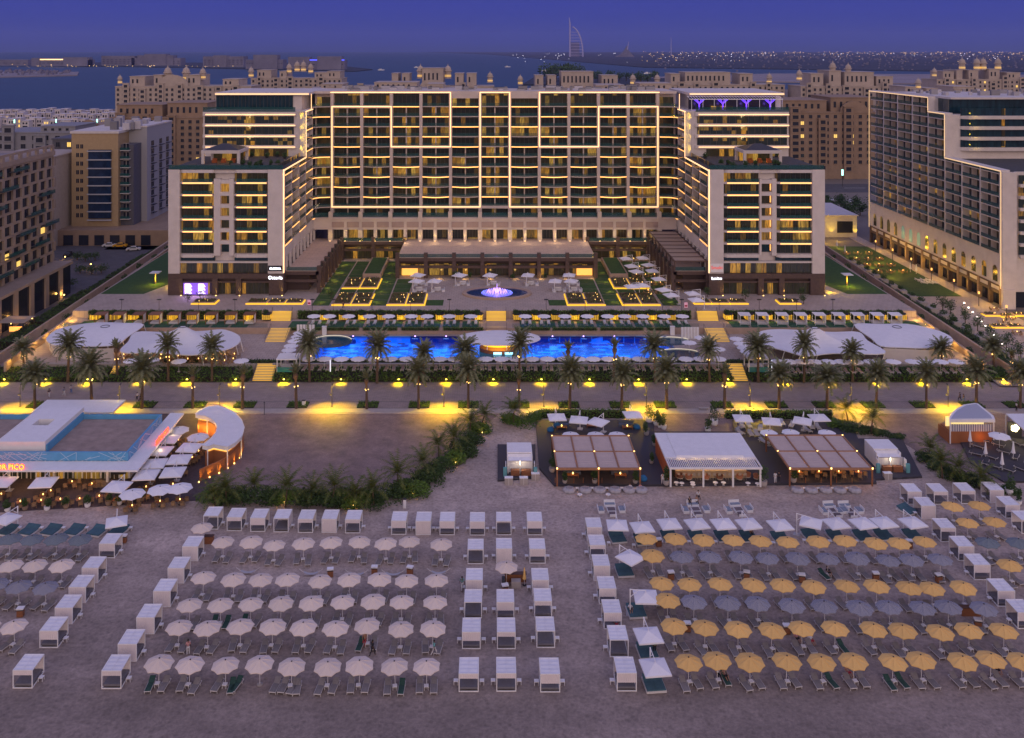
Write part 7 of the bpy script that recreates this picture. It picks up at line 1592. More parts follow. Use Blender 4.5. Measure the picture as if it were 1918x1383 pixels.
def kiosk(label,px0,px1,py_base,mirror=1):
 A,B_=at(px0,py_base,.32),at(px1,py_base,.32);x0,x1,y0=A.x,B_.x,A.y;o=empty('towel_kiosk',((x0+x1)/2,y0,.32),label,'kiosk','white towel kiosks');w=x1 -x0
 b=MB();b.box(x0+.3,x1 -.3,y0+2.6,y0+6.2,2.75,2.9);b.box(x0+.3,x0+.4,y0+1.6,y0+6.1,.32,2.74);b.box(x1 -.4,x1 -.3,y0+1.6,y0+6.1,.32,2.74);put(b,'shell',M_white2,o)
 b=MB();b.face([(x0+.4,y0+1.2,2.2),(x1 -.4,y0+1.2,2.2),(x1 -.4,y0+2.2,2.35),(x0+.4,y0+2.2,2.35)]);b.face([(x0+.4,y0+2.2,2.35),(x1 -.4,y0+2.2,2.35),(x1 -.4,y0+2.62,2.7),(x0+.4,y0+2.62,2.7)]);put(b,'fabric_shade',M_fabric,o)
 b=MB();b.box(x0+.4,x1 -.4,y0+2.4,y0+2.5,1.5,2.3);put(b,'orange_band',MATS['orange_timber'],o)
 b=MB();[b.box(x -.06,x+.06,y0+1.0,y0+1.12,.32,2.3) for x in (x0+.4,(x0+x1)/2,x1 -.4)];b.box(x0,x0+.1,y0+.3,y0+1.2,.32,2.2);b.box(x1 -.1,x1,y0+.3,y0+1.2,.32,2.2);put(b,'post',M_white2,o)
 b=MB();b.box(x0+.45,x1 -.45,y0+1.5,y0+1.6,.32,2.0)
 for q in range(12):x=x0+.5+q *(w -1.1)/12;b.box(x,x+.05,y0+1.44,y0+1.5,.32,2.0)
 put(b,'curtain',M_fabric,o)
 b=MB();b.box(x0+.8,x0+w *.48,y0+.2,y0+.9,.32,1.15);b.box(x0+w *.54,x1 -.6,y0+.2,y0+.9,.32,1.15);put(b,'timber_desk',M_wood,o)
 b=MB();b.box(x0 -.35,x0+.2,y0 -.1,y0+.25,.32,1.7);b.box(x1 -.2,x1+.35,y0 -.1,y0+.25,.32,1.7);put(b,'teal_panel',mat('teal_board',(.12,.34,.38),.7),o)
 lamp('POINT','kiosk_lamp',((x0+x1)/2,y0+.8,2.0),(1,.8,.5),30,.15,parent=o);return o
kiosk('white towel kiosk with two timber desks at the sand path before the gravel court',947,1002,893)
kiosk('white towel kiosk with two timber desks next to the pergola with round tables',1646,1700,886)
for k,(px,py) in enumerate(((953,909),(981,909),(1003,901),(1664,900))):p=at(px,py,0);o=empty('wooden_crate',p,'pale slatted box before the towel kiosk, %s counted from the sand path'%nth(k),'box','pale boxes before the towel kiosks');b=MB();b.box(p.x -.62,p.x+.62,p.y,p.y+.7,0,1.0);put(b,'body',M_kerb,o);b=MB();b.box(p.x -.02,p.x+.02,p.y -.02,p.y,0,1.);b.box(p.x -.64,p.x+.64,p.y -.02,p.y+.72,1.0,1.05);put(b,'lid',M_white2,o)
sqs=make_square('bar_parasol',3.0,2.4,2.9,M_canw);rps=make_parasol('round_bar_parasol','parasol',1.5,2.1,2.5,8,M_canw)
for k,(px,py,t,a) in enumerate(((1043,783,0,4),(1084,788,0,-12),(1120,792,0,-35),(1185,778,0,6),(1069,814,1,0),(1116,814,1,0),(1156,814,1,0),(1391,785,0,-4),(1445,791,0,-10),(1503,790,0,-25),(1534,784,0,3),(1440,810,1,0),(1481,809,1,0),(1549,810,1,0))):
 p=at(px,py,2.6);inst(rps if t else sqs,(p.x,p.y,DK),R(a),'white %s parasol behind the pergolas, %s from the towel kiosk by the gravel court'%('round' if t else 'square',nth(k)),'white parasols behind the pergolas')
M_navy=mat('navy_fabric',(.02,.06,.14),.9);M_bluc=mat('blue_beanbag',(.02,.14,.32),.9)
bt=empty('wooden_lounge_set',(0,0,0),None,'lounge set');b=MB();b.box(-1.3,1.3,.6,1.3,.0,.45);b.box(-1.3,1.3,1.3,1.45,0,.85);put(b,'sofa',mat('grey_blue_fabric',(.10,.12,.17),.9),bt);b=MB();b.box(-.9,.9,-.5,.3,.3,.42);[b.box(x -.05,x+.05,y -.05,y+.05,0,.3) for x in (-.8,.8) for y in (-.4,.2)];put(b,'table',M_wood,bt);b=MB();b.lathe([(0,.42),(.1,.42),(.08,.66),(0,.68)],6);put(b,'lantern',M_bulb,bt)
for k,(px,py) in enumerate(((1052,803),(1175,803),(1073,893),(1162,893),(1108,800))):p=at(px,py,DK);inst(bt,(p.x,p.y,DK),0,'wooden lounge set with a lantern on the first bar deck, %s counted clockwise'%nth(k),'lounge sets on the first bar deck')
for k,(px,py) in enumerate(((1031,808),(1193,803),(1043,800),(1205,900))):p=at(px,py,DK);b=MB();b.lathe([(0,0),(.55,.05),(.62,.3),(.45,.6),(.2,.78),(0,.8)],12,(p.x,p.y,DK));tag(put(b,'beanbag',M_bluc),'bright blue beanbag on the first bar deck, %s counted from the towel kiosk'%nth(k),'beanbag','blue beanbags on the bar deck')
white_l=make_lounger('white_deck_lounger',mat('pale_cushion',(.42,.42,.46),.95),.75)
for k,(px,py,a) in enumerate(((1390,800,0),(1403,800,0),(1386,812,20),(1424,806,-20),(1406,815,0),(1417,815,0),(1465,795,0),(1483,799,-30),(1519,802,0),(1532,803,0),(1512,808,20),(1431,830,30))):p=at(px,py,DK);inst(white_l,(p.x,p.y,DK),R(a),'white framed lounger on the second bar deck behind the pergola, %s counted along'%nth(k),'white loungers on the second bar deck')
for k in range(4):p=at(1497+k *37,893,DK);inst(tcl,(p.x,p.y,DK),k,'round rattan table set with a lit lamp under the pergola, %s along'%nth(k),'rattan table sets under the pergola');lamp('POINT','table_lamp',(p.x,p.y -.3,1.7),(1,.5,.15),20,.15)
for k in range(11):
 px=1040+k *17.5 if k<6 else 1480+(k -6)*29;p=at(px,905,DK);b=MB();b.tube((p.x,p.y,DK),(p.x,p.y,DK+.8),.05);tag(put(b,'rope_post',M_wood),'short timber rope post at the deck edge before a pergola, %s along'%nth(k),'post','timber rope posts at the deck edge')
for k,(px,py,s) in enumerate(((1040,870,1.1),(1034,884,1.1),(1058,905,.8),(1114,905,.9),(1190,905,.9),(1248,908,1.2),(1430,910,1.3),(1486,903,1.1),(1226,835,.9),(1220,868,.8),(1211,815,1.0))):potted('leafy potted plant on the bar decks, %s counted from the towel kiosk'%nth(k),px,py,s,830+k,'leafy potted plants on the bar decks',z=DK,tall=1.4,pot=M_kerb)
for k,(px,py,s) in enumerate(((1216,792,1.9),(1229,797,1.4),(1236,801,1.2),(1243,804,1.5),(1326,809,1.5),(1338,796,1.9),(1890,925,1.6),(1908,945,1.2),(1850,828,1.0),(1903,820,1.3))):potted('large white pot with leafy tree near the bar decks, %s from the gravel court'%nth(k),px,py,s *.8,860+k,'large white pots with leafy trees',z=.08,tall=1.6)
bb=empty('sand_beanbag',(0,0,0),None,'beanbag');b=MB();b.lathe([(0,0),(.85,.02),(.98,.25),(.9,.5),(.55,.62),(0,.64)],8);put(b,'cushion',mat('grey_canvas',(.42,.41,.45),.95,var=.2,vscale=2),bb);b=MB();b.lathe([(.0,.641),(.45,.635),(.6,.6)],8);put(b,'seat_hollow',mat('grey_canvas_dark',(.30,.29,.33),.95,var=.3,vscale=3),bb)
for k,px in enumerate((1066,1096.5,1123.5,1152,1178.5,1201,1494,1520,1547,1573,1601)):p=at(px,919,.2);inst(bb,(p.x,p.y,0),0,'grey octagonal beanbag on the sand before the pergolas, %s counted from the towel kiosk'%nth(k),'grey beanbags before the pergolas')
stab=empty('side_table',(0,0,0),None,'side table');b=MB();b.box(-.24,.24,-.24,.24,.38,.43);put(b,'tabletop',M_white2,stab);b=MB();[b.box(x -.02,x+.02,y -.02,y+.02,0,.38) for x in (-.2,.2) for y in (-.2,.2)];put(b,'leg',M_white2,stab)
for k,px in enumerate((1081,1109,1137,1165,1507,1533,1560,1587)):p=at(px,914,.4);inst(stab,(p.x,p.y,0),0,'small white side table between grey beanbags, %s counted from the towel kiosk'%nth(k),'white side tables between beanbags')
rt=empty('round_side_table',(0,0,0),None,'side table');b=MB();b.lathe([(0,.4),(.38,.4),(.38,.36),(.04,.35),(.04,.03),(.2,0)],12);put(b,'tabletop',M_white2,rt)
for k,(px,py) in enumerate(((1086,926),(1139,926),(1267,908),(1277,909),(1297,908),(1298,912),(1340,908),(1355,908),(1401,909),(1419,910))):p=at(px,py,.4);inst(rt,(p.x,p.y,.0 if k<2 else DK),0,'round white side table before the white pavilion and pergola, %s from the towel kiosk'%nth(k),'round white side tables before the pavilion')
arm=empty('rattan_armchair',(0,0,0),None,'armchair');b=MB();b.lathe([(0,.3),(.45,.3),(.5,.45),(.48,.46),(.0,.4)],10);put(b,'seat',M_stool,arm);b=MB();b.lathe([(.45,.35),(.55,.9),(.5,.9)],10);put(b,'backrest',mat('rust_rattan',(.34,.14,.07),.8,objrand=.4),arm)
for k,(px,py) in enumerate(((1274,899),(1290,901),(1385,901),(1323,901),(1348,901),(1400,897),(1417,900))):p=at(px,py,DK);inst(arm,(p.x,p.y,DK),0,'rattan armchair on the deck edge before the white pavilion, %s from the orange wall'%nth(k),'rattan armchairs before the pavilion')
ap=empty('arched_pavilion',at(1822,830,0),'pavilion with a rounded white roof above a patterned screen and timber base','pavilion');ZA=4.2
front=[at(1778,786,ZA),at(1864,786,ZA)];rpts=[(1778,786),(1864,786),(1861,779),(1832,756),(1826,755),(1805,758),(1787,768),(1779,777)]
b=MB();b.prism([(at(x,y,ZA).x,at(x,y,ZA).y) for x,y in rpts],ZA -.5,ZA);put(b,'roof',M_white2,ap)
x0,x1,y0=front[0].x,front[1].x,front[0].y
b=MB();b.prism(inset([(at(x,y,ZA).x,at(x,y,ZA).y) for x,y in rpts],.5),ZA,ZA+.05);put(b,'roof_panel',mat('grey_roof_panel',(.42,.44,.50),.6),ap)
b=MB();b.box(x0+.3,x1 -.3,y0+.25,y0+.4,ZA -2.1,ZA -.95);put(b,'patterned_screen',stripe_mat('screen_pattern',(.62,.60,.60),(.20,.20,.28),0,2.6,.45),ap)
b=MB();b.box(x0+.3,x1 -.3,y0+.28,y0+3.6,.1,ZA -2.12);b.box(x0+.1,x0+.29,y0+.2,y0+4,.1,ZA -2.3);put(b,'timber_base',M_timb,ap)
b=MB();b.box(x0+.6,x1 -.6,y0+2.4,y0+2.5,ZA -2.1,ZA -.5);put(b,'lit_back',mat('bar_glow_wall',(.8,.6,.3),.5,emit=(1,.75,.3),es=1.0,var=.8,vscale=2),ap)
for x in (x0+.15,x1 -.25):b=MB();b.box(x,x+.15,y0+.05,y0+.2,.1,ZA -.5);put(b,'column',M_white2,ap)
lamp('POINT','bar_lamp',((x0+x1)/2+1.5,y0 -.8,1.2),(1,.3,.05),50,.2,parent=ap)
aw=empty('white_awning',at(1905,800,3),'white slanted awning roof at the frame edge with a glowing flower sign below','awning');b=MB();pts_=[at(x,y,3.6) for x,y in ((1884,775),(1960,775),(1990,812),(1926,812))];b.prism([(p.x,p.y) for p in pts_],3.4,3.6);put(b,'roof',M_white2,aw);b=MB();[b.box(p.x -.08,p.x+.08,p.y -.08,p.y+.08,0,3.4) for p in pts_];put(b,'post',M_white2,aw)
p=at(1902,803,2.0);o=empty('flower_sign',(p.x,p.y,1),'glowing white and yellow flower shaped sign on a dark board','sign');b=MB();b.box(p.x -1.2,p.x+1.2,p.y+.2,p.y+.3,0.3,3.1);put(b,'board',M_dark,o);b=MB()
for k in range(5):a=k *1.257;b.tube((p.x+.42 *math.cos(a),p.y+.1,2.0+.34 *math.sin(a)),(p.x+.42 *math.cos(a),p.y+.19,2.0+.34 *math.sin(a)),.3,.3,10)
put(b,'petal',mat('flower_glow',(1,.95,.7),.5,emit=(1,.85,.45),es=5.),o)
lamp('POINT','flower_lamp',(p.x,p.y -.6,2),(1,.8,.4),60,.3,parent=o)
for k,(px,py) in enumerate(((1817,825),(1846,848),(1898,847),(1877,868),(1922,866))):p=at(px,py,1.5);inst(cpar,(p.x,p.y,.3),0,'closed white parasol on the lounge deck by the arched pavilion, %s from the beach path'%nth(k),'closed parasols on the lounge deck')
p=at(1872,822,2.3);inst(rps,(p.x,p.y,.3),0,'open round white parasol on the lounge deck before the glowing flower sign','open parasol on the lounge deck',1.15)
dl=make_lounger('dark_deck_lounger',mat('charcoal_sling',(.05,.05,.06),.95),.75)
for k,(px,py,a) in enumerate(((1832,838,40),(1848,826,-30),(1828,852,55),(1856,858,40),(1880,848,50),(1903,858,-40),(1860,875,55),(1888,882,40),(1905,832,20),(1912,880,30),(1870,835,50),(1846,868,-40))):p=at(px,py,.3);inst(dl,(p.x,p.y,.3),R(a),'charcoal lounger on the lounge deck by the arched pavilion, %s from the path'%nth(k),'charcoal loungers on the lounge deck')
# == BEACH: parasols, loungers, cabanas
M_cr=stripe_mat('cream_stripe_canopy',(.80,.69,.59),(.66,.56,.48),2,26,.5)
M_ye=mat('yellow_canopy',(.78,.49,.16),.85,var=.06,vscale=1.5,objrand=.06)
M_gr=stripe_mat('grey_stripe_canopy',(.11,.12,.165),(.44,.43,.47),2,26,.55)
M_gg=stripe_mat('teal_stripe_canopy',(.10,.14,.165),(.25,.28,.31),2,26,.55)
P_cr=make_parasol('beach_parasol','parasol',1.43,2.02,2.55,8,M_cr);P_ye=make_parasol('yellow_parasol','parasol',1.43,2.02,2.55,8,M_ye);P_gr=make_parasol('striped_parasol','parasol',1.45,2.0,2.55,8,M_gr);P_gg=make_parasol('teal_grey_parasol','parasol',1.45,2.0,2.55,8,M_gg)
bl=make_lounger('beach_lounger',M_sling,.70);blt=make_lounger('towel_lounger',mat('green_towel',(.03,.085,.07),.95,var=.3,vscale=3),.64)
c5=lambda x,y:(x/3.64+300,y/3.64+940);c4=lambda x,y:(x/3.64,y/3.64+940);c6=lambda x,y:(x/3.64+680,y/3.64+940);c7=lambda x,y:(x/3.64+1060,y/3.64+940);c8=lambda x,y:(x/3.293+1440,y/3.293+900)
br2=random.Random(77)
green={(4,3),(4,7)}
def parasol_row(zone,rname,proto,colour,pts,rot,towels=(),skip=(),rz0=0.,far='the walkway end'):
 pts=sorted(pts,key=lambda p:p[0])
 for k,(px,py) in enumerate(pts):
  p=at(px,py,2.25);inst(proto,(p.x,p.y,0),rz0+br2.uniform(-.12,.12)+.39,'%s parasol, %s from the restaurant side in the %s row, %s'%(colour,nth(k),rname,zone),'%s parasols %s'%(colour,zone),br2.uniform(1.02,1.08)).rotation_euler=(br2.uniform(-.035,.035),br2.uniform(-.04,.04),rz0+br2.uniform(-.12,.12)+.39)
  if k in skip:continue
  c,s=math.cos(R(rot)),math.sin(R(rot))
  for d in (-.72,.76):
   y_=-.42+br2.uniform(-.22,.22);x_=d+br2.uniform(-.06,.06);X,Y=p.x+x_ *c -y_ *s,p.y+x_ *s+y_ *c
   tw=(k,d>0) in towels
   inst(blt if tw else bl,(X,Y,0),R(rot)+br2.uniform(-.13,.13),'%s lounger, %s, under %s parasol of %s row, %s'%('green towelled' if tw else 'grey','restaurant side' if d<0 else 'far side',nth(k),rname,zone),'loungers %s'%zone)
  X,Y=p.x,p.y -.36;inst(stab,(X+br2.uniform(-.05,.05),Y,0),R(rot)+br2.uniform(-.2,.2),'white table under %s parasol of %s row, %s'%(nth(k),rname,zone),'side tables %s'%zone)
ZC='cream field';ZY='yellow field';ZL='restaurant corner field'
rows_c=[('rearmost',[c5(430,265),c5(623,268),c5(778,290),c5(977,280),c5(1168,273),c5(1355,267),c6(158,280),c6(318,265),c6(535,285)],()),
('second',[c5(292,515),c5(500,525),c5(683,525),c5(870,528),c5(1092,530),c5(1292,522),c6(108,525),c6(297,533),c6(500,532)],()),
('third',[c5(200,700),c5(412,700),c5(615,690),c5(822,685),c5(1032,682),c5(1243,675),c6(72,672),c6(263,677),c6(490,680)],((1,True),(1,False),(2,False))),
('fourth',[c5(125,848),c5(325,860),c5(547,848),c5(763,848),c5(980,852),c5(1193,860),c6(32,835),c6(258,860),c6(473,857)],((6,False),)),
('front',[c4(1082,1098),c4(1290,1105),c5(447,1105),c5(680,1100),c5(895,1112),c5(1143,1112),c5(1357,1110),c6(220,1115),c6(435,1115)],((0,False),(2,True),(7,True)))]
for nm,pts,tw in rows_c:parasol_row(ZC,nm,P_cr,'cream striped',pts,-2,tw,(3,) if nm=='front' else ())
for (x,y,a) in ((1110,0,0),):pass
for k,(cx_,cy_,a) in enumerate(((787,1255,-8),(905,1265,-14),(520,1248,-14))):
 px,py=c5(cx_,cy_);p=at(px,py,.3);inst(blt if k==2 else bl,(p.x,p.y,0),R(a),'extra lounger standing apart at the front row of the cream field, %s along'%nth(k),'extra loungers at the cream front row')
rows_y=[('rearmost',P_ye,'yellow',[c7(548,248),c7(743,250),c7(937,253),c7(1140,257),c7(1325,262),c8(120,373),c8(305,372),c8(475,370),c8(657,383),c8(805,382),c8(960,372)],()),
('second',P_gr,'grey striped',[c7(790,370),c7(980,370),c7(1190,373),c7(1378,377),c8(175,477),c8(363,475),c8(545,475),c8(735,487),c8(880,482),c8(1058,485)],((5,False),)),
('third',P_ye,'yellow',[c7(650,548),c7(845,555),c7(1050,555),c7(1273,562),c8(88,643),c8(278,647),c8(480,648),c8(665,650),c8(865,662),c8(1008,660),c8(1198,655)],()),
('fourth',P_gr,'grey striped',[c7(872,680),c7(1105,685),c7(1308,682),c8(143,767),c8(345,772),c8(560,780),c8(745,775),c8(947,780),c8(1107,778),c8(1325,785)],()),
('fifth',P_ye,'yellow',[c7(737,838),c7(947,855),c7(1173,862),c7(1400,870),c8(205,905),c8(407,910),c8(642,910),c8(830,925),c8(1055,930),c8(1235,920),c8(1450,923)],((5,True),)),
('front',P_ye,'yellow',[c7(835,1087),c7(1032,1075),c7(1255,1085),c8(107,1112),c8(328,1112),c8(525,1110),c8(762,1110),c8(942,1105),c8(1192,1108),c8(1367,1100),c8(1560,1105)],((1,True),(4,True),(6,True),(6,False)))]
for nm,pr_,col,pts,tw in rows_y:parasol_row(ZY,nm,pr_,col,pts,10,tw,rz0=.1)
parasol_row(ZY,'short side',P_ye,'single yellow',[c7(590,362),c7(692,665)],8)
parasol_row('cabana corner field','rear',P_ye,'yellow corner',[c8(1130,158),c8(1300,150)],18);parasol_row('cabana corner field','second',P_ye,'yellow corner',[c8(1227,255),c8(1395,252)],18);parasol_row('cabana corner field','grey',P_gg,'dull teal',[c8(1352,380),c8(1540,380)],18)
parasol_row('cabana corner field','last',P_ye,'yellow corner',[c8(1487,517)],18)
parasol_row(ZL,'rear',P_gg,'dull teal',[c4(65,250),c4(215,250),c4(385,250),c4(545,250)],-12);parasol_row(ZL,'cream',P_cr,'cream corner',[c4(75,430),c4(240,428),c4(422,432)],-12);parasol_row(ZL,'striped',P_gr,'dark striped',[c4(-30,560),c4(130,575),c4(312,578)],-12);parasol_row(ZL,'last',P_cr,'cream corner',[c4(-90,850),c4(100,842)],-12)
for (px,py,l_) in ((*c5(285,173),'lone pale parasol beside the first cabana of the rear row'),(*c6(978,440),'lone pale parasol above the timber counter among the cabanas')):p=at(px,py,2.2);inst(P_cr,(p.x,p.y,0),.3,l_,'lone pale parasols')
# --- cabanas: variants by how far the front curtain hangs
def make_cabana(v):
 o=empty('beach_cabana',(0,0,0),None,'cabana');w,d,h,t=.98,1.22,1.92,.045;b=MB()
 for x in (-w,w):
  for y in (0,2 *d):b.box(x -t,x+t,y -t,y+t,0,h)
  b.box(x -t,x+t,t,2 *d -t,h -.09,h);b.box(x -t,x+t,t,2 *d -t,.02,.10)
 for y in (0,2 *d):b.box(-w+t,w -t,y -t,y+t,h -.09,h);b.box(-w+t,w -t,y -t,y+t,.02,.10)
 put(b,'frame',M_white2,o)
 b=MB();n=8
 for k in range(n):
  y0,y1=2 *d *k/n,2 *d *(k+1)/n;z0,z1=h -.03 -.035 *(k%2),h -.03 -.035 *((k+1)%2);b.face([(-w+t,y0,z0),(w -t,y0,z0),(w -t,y1,z1),(-w+t,y1,z1)])
 b.box(-.02,.02,.05,2 *d -.05,h -.0,h+.03);put(b,'roof_fabric',M_fabric,o)
 b=MB();b.box(-w+.08,w -.08,.1,2 *d -.1,.22,.42);put(b,'mattress',mat('grey_mattress',(.17,.165,.19),.95,var=.15,vscale=3),o)
 drop={'full':.12,'half':h *.48,'short':h *.72,'open':None}[v.split('_')[0]]
 def curt(x0,y0,x1,y1,zb):
  c=MB();m_=16
  for k in range(m_):
   a0,a1=k/m_,(k+1)/m_;o0,o1=.03 *(k%2),.03 *((k+1)%2);dx,dy=(y1 -y0),-(x1 -x0);L=math.hypot(dx,dy);dx,dy=dx/L,dy/L
   c.face([(x0+(x1 -x0)*a0+dx *o0,y0+(y1 -y0)*a0+dy *o0,zb),(x0+(x1 -x0)*a1+dx *o1,y0+(y1 -y0)*a1+dy *o1,zb),(x0+(x1 -x0)*a1+dx *o1,y0+(y1 -y0)*a1+dy *o1,h -.04),(x0+(x1 -x0)*a0+dx *o0,y0+(y1 -y0)*a0+dy *o0,h -.04)])
  return c
 M_ct=mat('curtain_fabric',(.74,.68,.70),.95,var=.06,objrand=.05)
 if drop is not None:put(curt(-w+.05,-.02,w -.05,-.02,drop),'front_curtain',M_ct,o)
 put(curt(w -.05,2 *d,-w+.05,2 *d,.3),'back_curtain',M_ct,o)
 if 's' in v.split('_')[1:]:put(curt(w,.1,w,2 *d -.1,.3),'side_curtain',M_ct,o)
 if 'l' in v.split('_')[1:]:put(curt(-w,2 *d -.1,-w,.1,.3),'side_curtain',M_ct,o)
 return o
CB={v:make_cabana(v) for v in ('full','half','short','open','open_s')}
words_={'full':'front closed','half':'front half curtained','short':'short front curtain','open':'front open','open_s':'front open and side curtained'}
def cabana(px,by,v,where,group,rz=0,tables=(-1,1)):
 p=at(px,by,0);inst(CB[v],(p.x,p.y,0),R(rz),'white cabana, %s, %s'%(words_[v],where),group)
 for s in tables:X=p.x+s *1.35;inst(stab,(X,p.y+1.15,0),0,'table %s the cabana %s'%('before' if s<0 else 'past',where),'side tables beside cabanas')
for k,((x,y),v) in enumerate(zip(((345,190),(505,200),(665,205),(824,208),(990,212),(1152,212),(1312,215)),('open','short','half','open_s','short','full','short'))):cabana(*c5(x,y),v,'%s along the row before the shrubs'%nth(k),'cabanas in the row before the shrubs',tables=(1,))
for k,((x,y),v) in enumerate(zip(((243,225),(410,227),(573,228)),('half','full','half'))):cabana(*c6(x,y),v,'%s in the sand-path end of the rear row'%nth(k),'cabanas at the sand-path end of the rear row')
grid=[[(779,230,'half'),(960,228,'open'),(1171,228,'half')],[(767,425,'open'),(962,420,'full'),(1190,422,'half')],[(758,640,'full'),None,(1210,640,'full')],[(750,795,'open'),(971,795,'half'),(1228,788,'short')],[(738,1005,'half'),(977,1005,'short'),(1246,997,'open')],[(720,1297,'short'),(977,1295,'short'),(1276,1300,'half')]]
for r_,row in enumerate(grid):
 for c_,it in enumerate(row):
  if it:cabana(*c6(it[0],it[1]),it[2],'%s from the rear in the %s of three central columns'%(nth(r_),('first','middle','third')[c_]),'cabanas in the three central columns')
for k,(x,y,v) in enumerate(((1297,405,'full'),(1200,557,'full'),(1104,718,'full'),(992,903,'full'),(868,1090,'full'),(760,1277,'short'))):cabana(*c4(x,y),v,'%s down the slanting column beside the cream field'%nth(k),'cabanas beside the cream field',tables=(1,))
for k,(x,y,v) in enumerate(((729,385,'half'),(614,555,'full'),(527,690,'full'),(435,835,'full'),(333,997,'half'),(155,1273,'short'))):cabana(*c4(x,y),v,'%s down the outermost slanting column by the restaurant'%nth(k),'cabanas of the column by the restaurant',tables=(1,))
for k,(x,y,v) in enumerate(((195,270,'full'),(217,395,'short'),(245,540,'full'),(285,700,'half'),(320,870,'half'),(363,1060,'open'),(415,1293,'half'))):cabana(*c7(x,y),v,'%s down the column bordering the yellow field'%nth(k),'cabanas bordering the yellow field',tables=(-1,))
for k,(x,y,v) in enumerate(((900,150,'half'),(1062,150,'short'),(1230,145,'short'),(1407,140,'full'),(985,240,'full'),(1504,235,'half'),(1107,380,'short'),(1605,330,'open'),(1218,497,'half'),(1316,615,'half'),(1465,780,'half'),(1590,917,'half'))):cabana(*c8(x,y),v,'%s of the group around the corner parasols'%nth(k),'cabanas around the corner parasols',tables=(-1,))
# --- white square parasols over teal daybeds
M_tealc=mat('teal_cushion',(.055,.125,.155),.95,var=.2,vscale=2,objrand=.12)
db=empty('teal_daybed',(0,0,0),None,'daybed');b=MB();b.box(-1.05,1.05,-1.15,1.15,.08,.30);[b.box(x -.05,x+.05,y -.05,y+.05,0,.08) for x in (-.9,.9) for y in (-1,1)];put(b,'frame',M_alu,db);b=MB();b.box(-.98,-.01,-1.1,.3,.30,.42);b.box(.01,.98,-1.1,.3,.30,.42)
for s in (-1,1):
 i=len(b.v);xa,xb=sorted((s *.01,s *.98));b.v+=[(xa,.3,.30),(xb,.3,.30),(xb,.3,.42),(xa,.3,.42),(xa,1.1,.58),(xb,1.1,.58),(xb,1.06,.70),(xa,1.06,.70)]
 for f_ in ((0,1,2,3),(3,2,6,7),(4,7,6,5),(0,3,7,4),(1,5,6,2),(0,4,5,1)):b.f.append(tuple(i+k for k in f_));b.m.append(0)
put(b,'cushion',M_tealc,db)
sqb=make_square('white_cantilever_parasol',2.75,2.1,2.6,M_canw)
sqp=[(*c7(350,148),-2),(*c7(520,162),8),(*c7(705,140),8),(*c7(893,140),12),(*c7(1072,140),8),(*c7(1245,140),12),(*c8(70,265),10),(*c8(260,250),65),(*c8(415,255),12),(*c8(580,255),14),(*c8(710,250),12),(*c8(888,250),14)]
for k,(px,py,a) in enumerate(sqp):
 p=at(px,py,2.3);inst(sqb,(p.x,p.y,0),R(a),'square white cantilever parasol behind the yellow field, %s counted from the cabana column'%nth(k),'square parasols behind the yellow field');inst(db,(p.x+.05,p.y+.15,0),R(9),'teal double daybed under the %s square parasol behind the yellow field'%nth(k),'teal daybeds behind the yellow field')
 inst(stab,(p.x -1.3,p.y -1.2,0),0,'side table beside the %s teal daybed behind the yellow field'%nth(k),'side tables beside teal daybeds')
for k,(x,y,a) in enumerate(((440,368,40),(545,635,88),(562,898,6),(608,1115,6))):
 px,py=c7(x,y);p=at(px,py,2.3);inst(sqb,(p.x,p.y,0),R(a),'square white cantilever parasol down the side of the yellow field, %s from the rear'%nth(k),'square parasols down the side of the yellow field');inst(db,(p.x -(.75,1.1,.1,.1)[k],p.y+.15,0),R(5),'teal double daybed down the side of the yellow field, %s from the rear'%nth(k),'teal daybeds down the side of the yellow field')
for k,(x,y,a) in enumerate(((45,105,-20),(795,125,20))):px,py=c4(x,y);p=at(px,py,2.3);inst(sqb,(p.x,p.y,0),R(a),'square white cantilever parasol at the restaurant corner beds, %s of the two'%nth(k),'square parasols at the corner beds')
for k,(x,y) in enumerate(((50,190),(200,190),(350,190),(510,190),(665,195),(810,190))):px,py=c4(x,y);p=at(px,py,.4);inst(db,(p.x,p.y,0),R(-14),'teal double daybed in the row before the restaurant, %s from the frame edge'%nth(k),'teal daybeds nearest the restaurant');inst(stab,(p.x+1.35,p.y+.6,0),0,'side table after the %s teal daybed of the restaurant row'%nth(k),'side tables by the restaurant daybeds')
p=at(*c8(855,180),.3);inst(db,(p.x,p.y,0),R(30),'lone teal daybed beside the corner cabanas behind the yellow field','lone teal daybed')
lg=empty('sand_lounge_group',(0,0,0),None,'lounge set');b=MB()
for (x,y) in ((-1.5,0),(1.5,0)):b.box(x -.42,x+.42,y -.7,y+.7,.0,.36)
b.box(-.8,.8,1.0,1.8,0,.36);put(b,'frame',M_white2,lg);b=MB()
for (x,y) in ((-1.5,0),(1.5,0)):b.box(x -.34,x+.34,y -.6,y+.6,.365,.46)
b.box(-.7,.7,1.1,1.6,.365,.46);put(b,'cushion',mat('dull_blue_cushion',(.22,.26,.32),.9),lg);b=MB();b.box(-.55,.55,-.6,.5,.2,.34);b.box(-.45,.45,-1.6,-.75,.2,.34);put(b,'low_table',mat('dark_slat_top',(.14,.11,.12),.8),lg);b=MB()
for (xa,xb,ya_,yb_) in ((-.6,.6,-.65,-.6),(-.6,.6,.5,.55),(-.5,.5,-1.66,-1.6),(-.5,.5,-.75,-.7),(-.6,-.55,-.6,.5),(.55,.6,-.6,.5)):b.box(xa,xb,ya_,yb_,.0,.36)
put(b,'table_frame',M_white2,lg);[put(MB().box(*q_,.36,.75),'backrest',M_white2,lg) for q_ in ((-1.98,-1.92,-.7,.7),(1.92,1.98,-.7,.7),(-.8,.8,1.8,1.86))]
